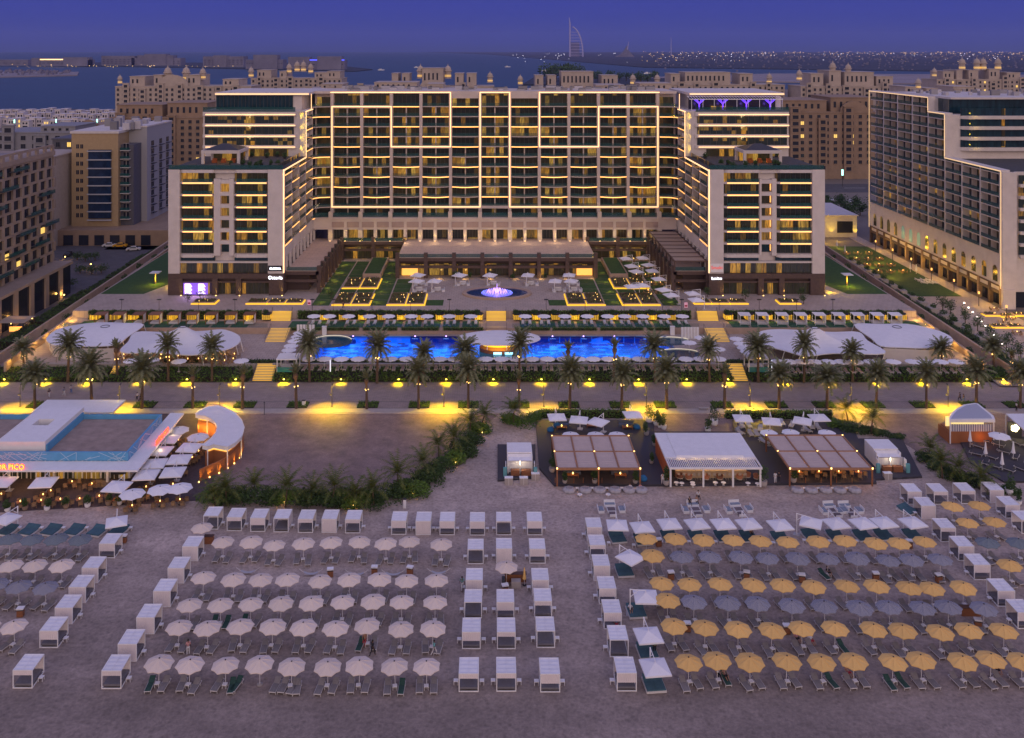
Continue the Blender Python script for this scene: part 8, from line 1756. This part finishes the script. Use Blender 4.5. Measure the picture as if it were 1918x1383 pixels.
for k,(px,py,a) in enumerate(((1145,955,2),(1303,955,4),(1383,955,6),(1562,957,6),(1590,957,4))):p=at(px,py,.2);inst(lg,(p.x,p.y,0),R(a),'white framed lounge group on open sand before the bars, %s counted from the grey beanbags'%nth(k),'lounge groups on open sand')
for (px,py,w,l_) in ((*c6(1040,550),2.6,'timber service counter among the cabana columns'),(*c4(1420,290),1.2,'timber service cupboard beside the first slanting cabana'),(*c8(1250,840),2.2,'timber service counter under the striped parasols')):
 p=at(px,py,.0);o=empty('service_counter',p,l_,'counter');b=MB();b.box(p.x -w/2,p.x+w/2,p.y,p.y+.6,0,.95);put(b,'body',M_wood,o);b=MB();b.box(p.x -w/2 -.06,p.x+w/2+.06,p.y -.05,p.y+.65,.95,1.0);put(b,'worktop',mat('dark_top',(.10,.05,.03),.6),o)
 if w>2.5:b=MB();b.box(p.x -.55,p.x+.6,p.y -1.3,p.y -.5,0,.8);put(b,'side_unit',M_kerb,o);b=MB();b.box(p.x -1.7,p.x -1.3,p.y -1.2,p.y -.2,0,.9);put(b,'bin_unit',M_mull,o)
p=at(*c6(1100,570),0);o=inst(cpar,(p.x,p.y,0),0,'closed yellow parasol beside the timber counter among the cabanas','closed yellow parasol',.75)
for c_ in bpy.data.objects:
 if c_.parent==o and c_.name.startswith('folded'):c_.data=c_.data.copy();c_.data.materials[0]=M_ye
tr_=empty('towel_trolley',(0,0,0),None,'trolley');b=MB();b.box(-.35,.35,-.25,.25,.1,.8);put(b,'body',M_wood,tr_);b=MB();b.box(-.40,.40,-.30,.30,.95,1.1);b.box(-.36,.36,-.26,.26,.80,.95,1);put(b,'towel_pile',[M_white2,M_dark],tr_)
for k,(px,py) in enumerate((c5(1160,480),c6(78,465),c6(320,467),c4(845,250),c4(140,750),c7(632,275),c7(716,500),c7(828,850),c7(1233,498),c8(868,390),c8(205,600),c8(660,590),c8(1048,600),c8(110,915),c8(1290,880),c6(968,590))):p=at(px,py,.6);inst(tr_,(p.x,p.y,0),br2.uniform(-.3,.3),'small trolley with white towels standing between parasol rows, %s counted along'%nth(k),'towel trolleys between parasol rows')
for k,(px,py) in enumerate((c5(598,465),c5(1028,475),c5(1340,480),c6(205,480),c6(515,470))):
 p=at(px,py,.6);o=empty('curved_hammock_frame',(p.x,p.y,0),'curved white frame behind the second row of cream parasols, %s along'%nth(k),'hammock','curved white frames in the cream field');b=MB();q_=[Vector((p.x+1.45 *t,p.y,.25+.65 *t *t)) for t in [(-1+j/5) for j in range(11)]];b.chain(q_,.035,5);b.tube((p.x -.9,p.y -.3,.02),(p.x+.9,p.y -.3,.02),.03,None,4);b.tube((p.x -.9,p.y+.3,.02),(p.x+.9,p.y+.3,.02),.03,None,4);put(b,'frame',M_alu,o)
 b=MB();
 for j in range(2,8):b.face([q_[j]+Vector((0,-.2,.05)),q_[j+1]+Vector((0,-.2,.05)),q_[j+1]+Vector((0,.2,.05)),q_[j]+Vector((0,.2,.05))])
 put(b,'sling',mat('pale_cushion',(.42,.42,.46)),o)
 # == PEOPLE
def make_person(pose,seed=0):
 """continuous skinned body, with hair and clothes as separate fitted pieces; built once per pose"""
 J={};
 if pose in ('stand','walk'):
  st_=.0 if pose=='stand' else .26
  J=dict(pel=(0,0,.93),wai=(0,0,1.08),che=(0,-.01,1.30),nek=(0,0,1.47),hed=(0,-.02,1.58),top=(0,-.01,1.70),hl=(-.09,0,.90),kl=(-.11,-st_ *.8 -.02,.50),al=(-.12,-st_+.02 -.0,.09),tl=(-.13,-st_ -.14,.035),hr=(.09,0,.90),kr=(.11,st_ *.35,.50),ar=(.12,st_+.10,.10),tr=(.13,st_ -.04,.035),sl=(-.17,0,1.40),el=(-.23,st_ *.6+.02,1.14),wl_=(-.25,st_ *.7 -.10,.90),sr=(.17,0,1.40),er=(.23,-st_ *.5+.03,1.14),wr_=(.25,-st_ -.10,.92))
 elif pose=='sit':
  J=dict(pel=(0,0,.50),wai=(0,.05,.64),che=(0,.10,.85),nek=(0,.12,1.02),hed=(0,.10,1.13),top=(0,.11,1.25),hl=(-.09,-.02,.48),kl=(-.12,-.44,.52),al=(-.12,-.55,.14),tl=(-.12,-.70,.08),hr=(.09,-.02,.48),kr=(.12,-.44,.52),ar=(.12,-.80,.30),tr=(.12,-.92,.40),sl=(-.17,.11,.95),el=(-.25,.0,.72),wl_=(-.20,-.22,.62),sr=(.17,.11,.95),er=(.25,.0,.72),wr_=(.18,-.25,.66))
 else:
  J=dict(pel=(0,-.05,.50),wai=(0,.12,.53),che=(0,.32,.62),nek=(0,.47,.72),hed=(0,.56,.79),top=(0,.66,.86),hl=(-.09,-.08,.48),kl=(-.11,-.48,.56),al=(-.11,-.88,.45),tl=(-.12,-.93,.58),hr=(.09,-.08,.48),kr=(.12,-.46,.66),ar=(.12,-.72,.45),tr=(.12,-.86,.46),sl=(-.17,.40,.66),el=(-.27,.18,.55),wl_=(-.18,-.02,.60),sr=(.17,.40,.66),er=(.28,.22,.54),wr_=(.30,-.02,.48))
 RD=dict(pel=.135,wai=.12,che=.14,nek=.055,hed=.092,top=.055,hl=.095,kl=.060,al=.040,tl=.030,hr=.095,kr=.060,ar=.040,tr=.030,sl=.062,el=.042,wl_=.028,sr=.062,er=.042,wr_=.028)
 E=[('pel','wai'),('wai','che'),('che','nek'),('nek','hed'),('hed','top'),('pel','hl'),('hl','kl'),('kl','al'),('al','tl'),('pel','hr'),('hr','kr'),('kr','ar'),('ar','tr'),('che','sl'),('sl','el'),('el','wl_'),('che','sr'),('sr','er'),('er','wr_')]
 for s,w,e_ in (('l','wl_','el'),('r','wr_','er')):
  W,Ee=Vector(J[w]),Vector(J[e_]);d=(W -Ee).normalized();sd_=Vector((0,1,0)) if abs(d.y)<.8 else Vector((1,0,0));pn='p'+s;J[pn]=tuple(W+d *.07);RD[pn]=.026;E.append((w,pn))
  for f_ in range(4):
   q0,q1='f%s%da'%(s,f_),'f%s%db'%(s,f_);off=sd_ *(.030 -.02 *f_);L=(.075,.085,.08,.062)[f_]
   J[q0]=tuple(Vector(J[pn])+d *.035+off);J[q1]=tuple(Vector(J[q0])+d *L *.8+Vector((0,-.012,0)));RD[q0]=.0095;RD[q1]=.0075;E+=[(pn,q0),(q0,q1)]
  t0='t%sh'%s;J[t0]=tuple(W+d *.06+sd_ *.062);RD[t0]=.010;E.append((w,t0))
 def skin(names,k=1.,name='body',extra=0.,sub=1):
  idx={n_:i for i,n_ in enumerate(names)};me=bpy.data.meshes.new(name);me.from_pydata([J[n_] for n_ in names],[(idx[a],idx[b_]) for a,b_ in E if a in idx and b_ in idx],[])
  ob=bpy.data.objects.new(name,me);scene.collection.objects.link(ob);md=ob.modifiers.new('skin','SKIN');md.use_smooth_shade=True
  for i,n_ in enumerate(names):r_=RD[n_]*k+extra;me.skin_vertices[0].data[i].radius=(r_,r_ *(.8 if n_ in ('pel','wai','che') else 1));me.skin_vertices[0].data[i].use_root=(i==0)
  ss=ob.modifiers.new('sub','SUBSURF');ss.levels=sub;ss.render_levels=sub
  dg=bpy.context.evaluated_depsgraph_get();out=bpy.data.meshes.new_from_object(ob.evaluated_get(dg));out.name=name;bpy.data.objects.remove(ob);return out
 body=skin(list(J),1.,'body')
 shirt=skin(['pel','wai','che','sl','sr','el','er'],1.,'shirt',.016);trousers=skin(['pel','hl','kl','hr','kr']+(['al','ar'] if pose!='lie' else []),1.,'trousers',.014)
 hd,tp_=Vector(J['hed']),Vector(J['top']);up=(tp_ -hd).normalized();bm_=MB();c_=hd+up *.05+Vector((0,.012,0))
 bm_.lathe([(.0,.105),(.055,.095),(.092,.05),(.104,0),(.098,-.045)],12);rot=Vector((0,0,1)).rotation_difference(up);bm_.v=[tuple(rot @ Vector(v_)+c_) for v_ in bm_.v];hair=bm_.data('hair',mat('dark_hair',(.02,.014,.01),.8),True)
 fc_=MB();f_=rot @ Vector((0,-1,0));r_=Vector((1,0,0));e0=hd+up *.035+f_ *.088
 for s in (-1,1):p_=e0+r_ *s *.032;fc_.face([p_ -r_ *.012,p_ -up *.006,p_+r_ *.012,p_+up *.006],0)
 ns=hd+up *.015+f_ *.088;fc_.face([ns -r_ *.012 -up *.012,ns+r_ *.012 -up *.012,ns+up *.025+f_ *-.002,],1);fc_.face([ns -r_ *.012 -up *.012,ns+f_ *.022 -up *.010,ns+up *.025],1);fc_.face([ns+f_ *.022 -up *.010,ns+r_ *.012 -up *.012,ns+up *.025],1)
 mo=hd -up *.022+f_ *.084;fc_.face([mo -r_ *.02,mo -up *.007,mo+r_ *.02,mo+up *.005],2)
 for s in (-1,1):a_=hd+up *.02+r_ *s *.092;fc_.box(a_.x -.008,a_.x+.008,a_.y -.015,a_.y+.015,a_.z -.03,a_.z+.03,1)
 face_=fc_.data('face',[mat('eye_dark',(.02,.015,.01)),mat('skin_tone',(.36,.20,.13),.6),mat('lip',(.30,.10,.08))])
 return body,shirt,trousers,hair,face_
POSE={p_:make_person(p_) for p_ in ('stand','walk','sit','lie')}
def person(label,x,y,z,rz,pose,top,bottom,skin_='skin_tone',group=None):
 o=empty('person',(x,y,z),label,'person',group);body,shirt,trousers,hair,face_=POSE[pose];o.rotation_euler=(0,0,rz)
 skm=mat('skin_tone',(.36,.20,.13),.6) if skin_=='skin_tone' else mat('skin_deep',(.14,.07,.045),.6)
 for nm,me,m_ in (('body',body,skm),('shirt',shirt,top),('trousers',trousers,bottom),('hair',hair,None),('face',face_,None)):
  if me is None or (m_ is None and nm in ('shirt','trousers')):continue
  me2=me.copy() if m_ is not None else me
  if m_ is not None:me2.materials.clear();me2.materials.append(m_)
  c_=bpy.data.objects.new(nm,me2);scene.collection.objects.link(c_);c_.parent=o
 return o
T_teal=mat('teal_shirt',(.16,.42,.42),.9);T_pink=mat('pink_shirt',(.55,.28,.28),.9);T_white=mat('white_cloth',(.62,.62,.64),.9);T_black=mat('black_cloth',(.02,.02,.025),.9);T_blue=mat('blue_shirt',(.10,.18,.38),.9);T_red=mat('red_cloth',(.45,.04,.06),.9);T_green=mat('green_shirt',(.06,.20,.14),.9)
def pat(fn,x,y,z=0):px,py=fn(x,y);return at(px,py,z)
for (p,rz,pose,a_,b_,l_,sk) in (
(pat(c6,675,605),20,'walk',T_teal,T_white,'staff member in teal shirt walking beside the first central cabana column','skin_deep'),
(pat(c6,485,1050),120,'walk',T_teal,T_white,'staff member in pale teal shirt leaning by the front cream parasols','skin_deep'),
(pat(c4,1283,1045),200,'stand',T_pink,T_white,'person in pink top standing behind the front cream row','skin_deep'),
(pat(c6,65,1050),140,'walk',T_black,T_black,'person in black walking between cream parasols','skin_deep'),
(pat(c7,605,1040,0),180,'stand',T_green,T_black,'person in green standing by the third side daybed','skin_tone'),
(at(966+275,907,DK),0,'stand',T_white,T_white,'person in white on the steps between pavilion and pergola','skin_tone'),
(at(1452,905,DK),180,'stand',T_white,T_white,'person in white at the deck steps beside the second pergola','skin_tone'),
(at(1459,904,DK),170,'stand',T_black,T_black,'person in black at the deck steps beside the second pergola','skin_tone'),
(at(120,742,.05),90,'walk',T_blue,T_white,'person in blue walking on the promenade before the round tents','skin_tone'),
(at(133,738,.05),90,'walk',T_white,T_blue,'person in white walking on the promenade beside one in blue','skin_tone'),
(at(92,745,.05),70,'walk',T_black,T_white,'person in black top walking alone on the promenade near the restaurant','skin_tone'),
(at(257,752,.05),-90,'walk',T_white,T_black,'person in white pushing along the promenade beyond the white roof','skin_tone'),
(at(263,755,.05),-80,'walk',T_black,T_black,'person in black beside the walker behind the white roof','skin_tone'),
(at(1798,752,.05),-90,'walk',T_black,T_black,'person in black walking on the promenade near the arched pavilion, one ahead','skin_tone'),
(at(1805,755,.05),-90,'walk',T_black,T_blue,'person in dark clothes walking on the promenade near the arched pavilion, one behind','skin_tone'),
(at(1904,771,.05),90,'stand',T_white,T_black,'person in white standing on the promenade at the frame edge','skin_tone'),
(at(1308,935,0),0,'sit',T_white,T_black,'third person seated on the sand lounge group, the one in white','skin_tone'),
(at(643,578,GZ),0,'walk',T_black,T_black,'person in black walking on the plaza before the lit planters','skin_tone'),
(at(1560,598,LZ),0,'stand',T_black,T_white,'person standing on the lawn terrace among the white cabanas','skin_tone')):
 person(l_,p.x,p.y,p.z,R(rz),pose,a_,b_,sk)
def on_lounger(px,py,z0=-.08):return at(px,py,.4)
for (px,py,rz,pose,a_,b_,l_) in (
(*c5(1395,945),0,'sit',None,T_red,'person in red shorts sitting among the fourth cream row'),
(*c7(1085,1185),10,'lie',None,T_black,'person lying on a green towel under the second front yellow parasol'),
(*c7(1035,1175),10,'sit',T_white,T_black,'person in white seated beside the second front yellow parasol'),
(*c8(490,1185),10,'lie',None,T_red,'sunbather in red on the lounger under the sixth front yellow parasol'),
(*c8(175,975),10,'lie',T_pink,T_black,'person in pink lying under the fifth-row yellow parasol'),
(*c8(262,990),10,'lie',T_white,T_red,'person in white lying beside the one in pink'),
(*c7(1262,215),0,'sit',None,T_black,'person sitting on the teal daybed under the sixth square parasol'),
(*c7(440,735),0,'lie',T_white,T_black,'person lying on the second side daybed by the yellow field'),
(*c7(345,835),0,'lie',T_blue,T_red,'person in blue lying inside the fifth cabana bordering the yellow field'),
(1181,915,0,'lie',T_white,T_black,'person in white lying on the fifth grey beanbag'),
(1200,915,0,'lie',T_pink,T_red,'person in pink lying on the last grey beanbag of the first pergola'),
(1292,942,0,'sit',T_black,T_black,'person in black seated on the sand lounge group before the white pavilion'),
(1305,940,0,'sit',None,T_black,'bare shouldered person seated on the sand lounge group beside one in black'),
(*c8(1410,1170),0,'lie',T_red,T_black,'person in red by the tenth front yellow parasol'),
(*c8(370,570),0,'lie',T_black,T_black,'person in black lying under the grey striped parasols of the second row')):
 p=at(px,py,.35);person(l_,p.x,p.y,-.06,R(rz),pose,a_,b_)
for k,(px,py) in enumerate(((579,573),(1285,578))):p=at(px,py,GZ);b=MB();b.box(p.x -.4,p.x+.4,p.y,p.y+.06,GZ+.2,GZ+1.4);b.box(p.x -.3,p.x+.3,p.y -.02,p.y,GZ+.4,GZ+.8,1);tag(put(b,'notice_board',[mat('pink_board',(.75,.4,.5),.6,emit=(1,.5,.7),es=.25),T_red]),'small pink and white notice board on the plaza, %s one from the purple shop'%nth(k),'sign','pink notice boards')
# == AIR
hz=MB();hz.box(-16000,22000,-60,19900,-7.5,420)
M_hz=bpy.data.materials.new('haze_air');M_hz.use_nodes=True;hn=M_hz.node_tree.nodes;hn.clear();ho=hn.new('ShaderNodeOutputMaterial');hv=hn.new('ShaderNodeVolumePrincipled');hv.inputs['Color'].default_value=(.42,.48,.95,1);hv.inputs['Density'].default_value=HAZE;M_hz.node_tree.links.new(hv.outputs[0],ho.inputs['Volume'])
if HAZE>0:hb=put(hz,'haze',M_hz);hb['kind']='stuff'
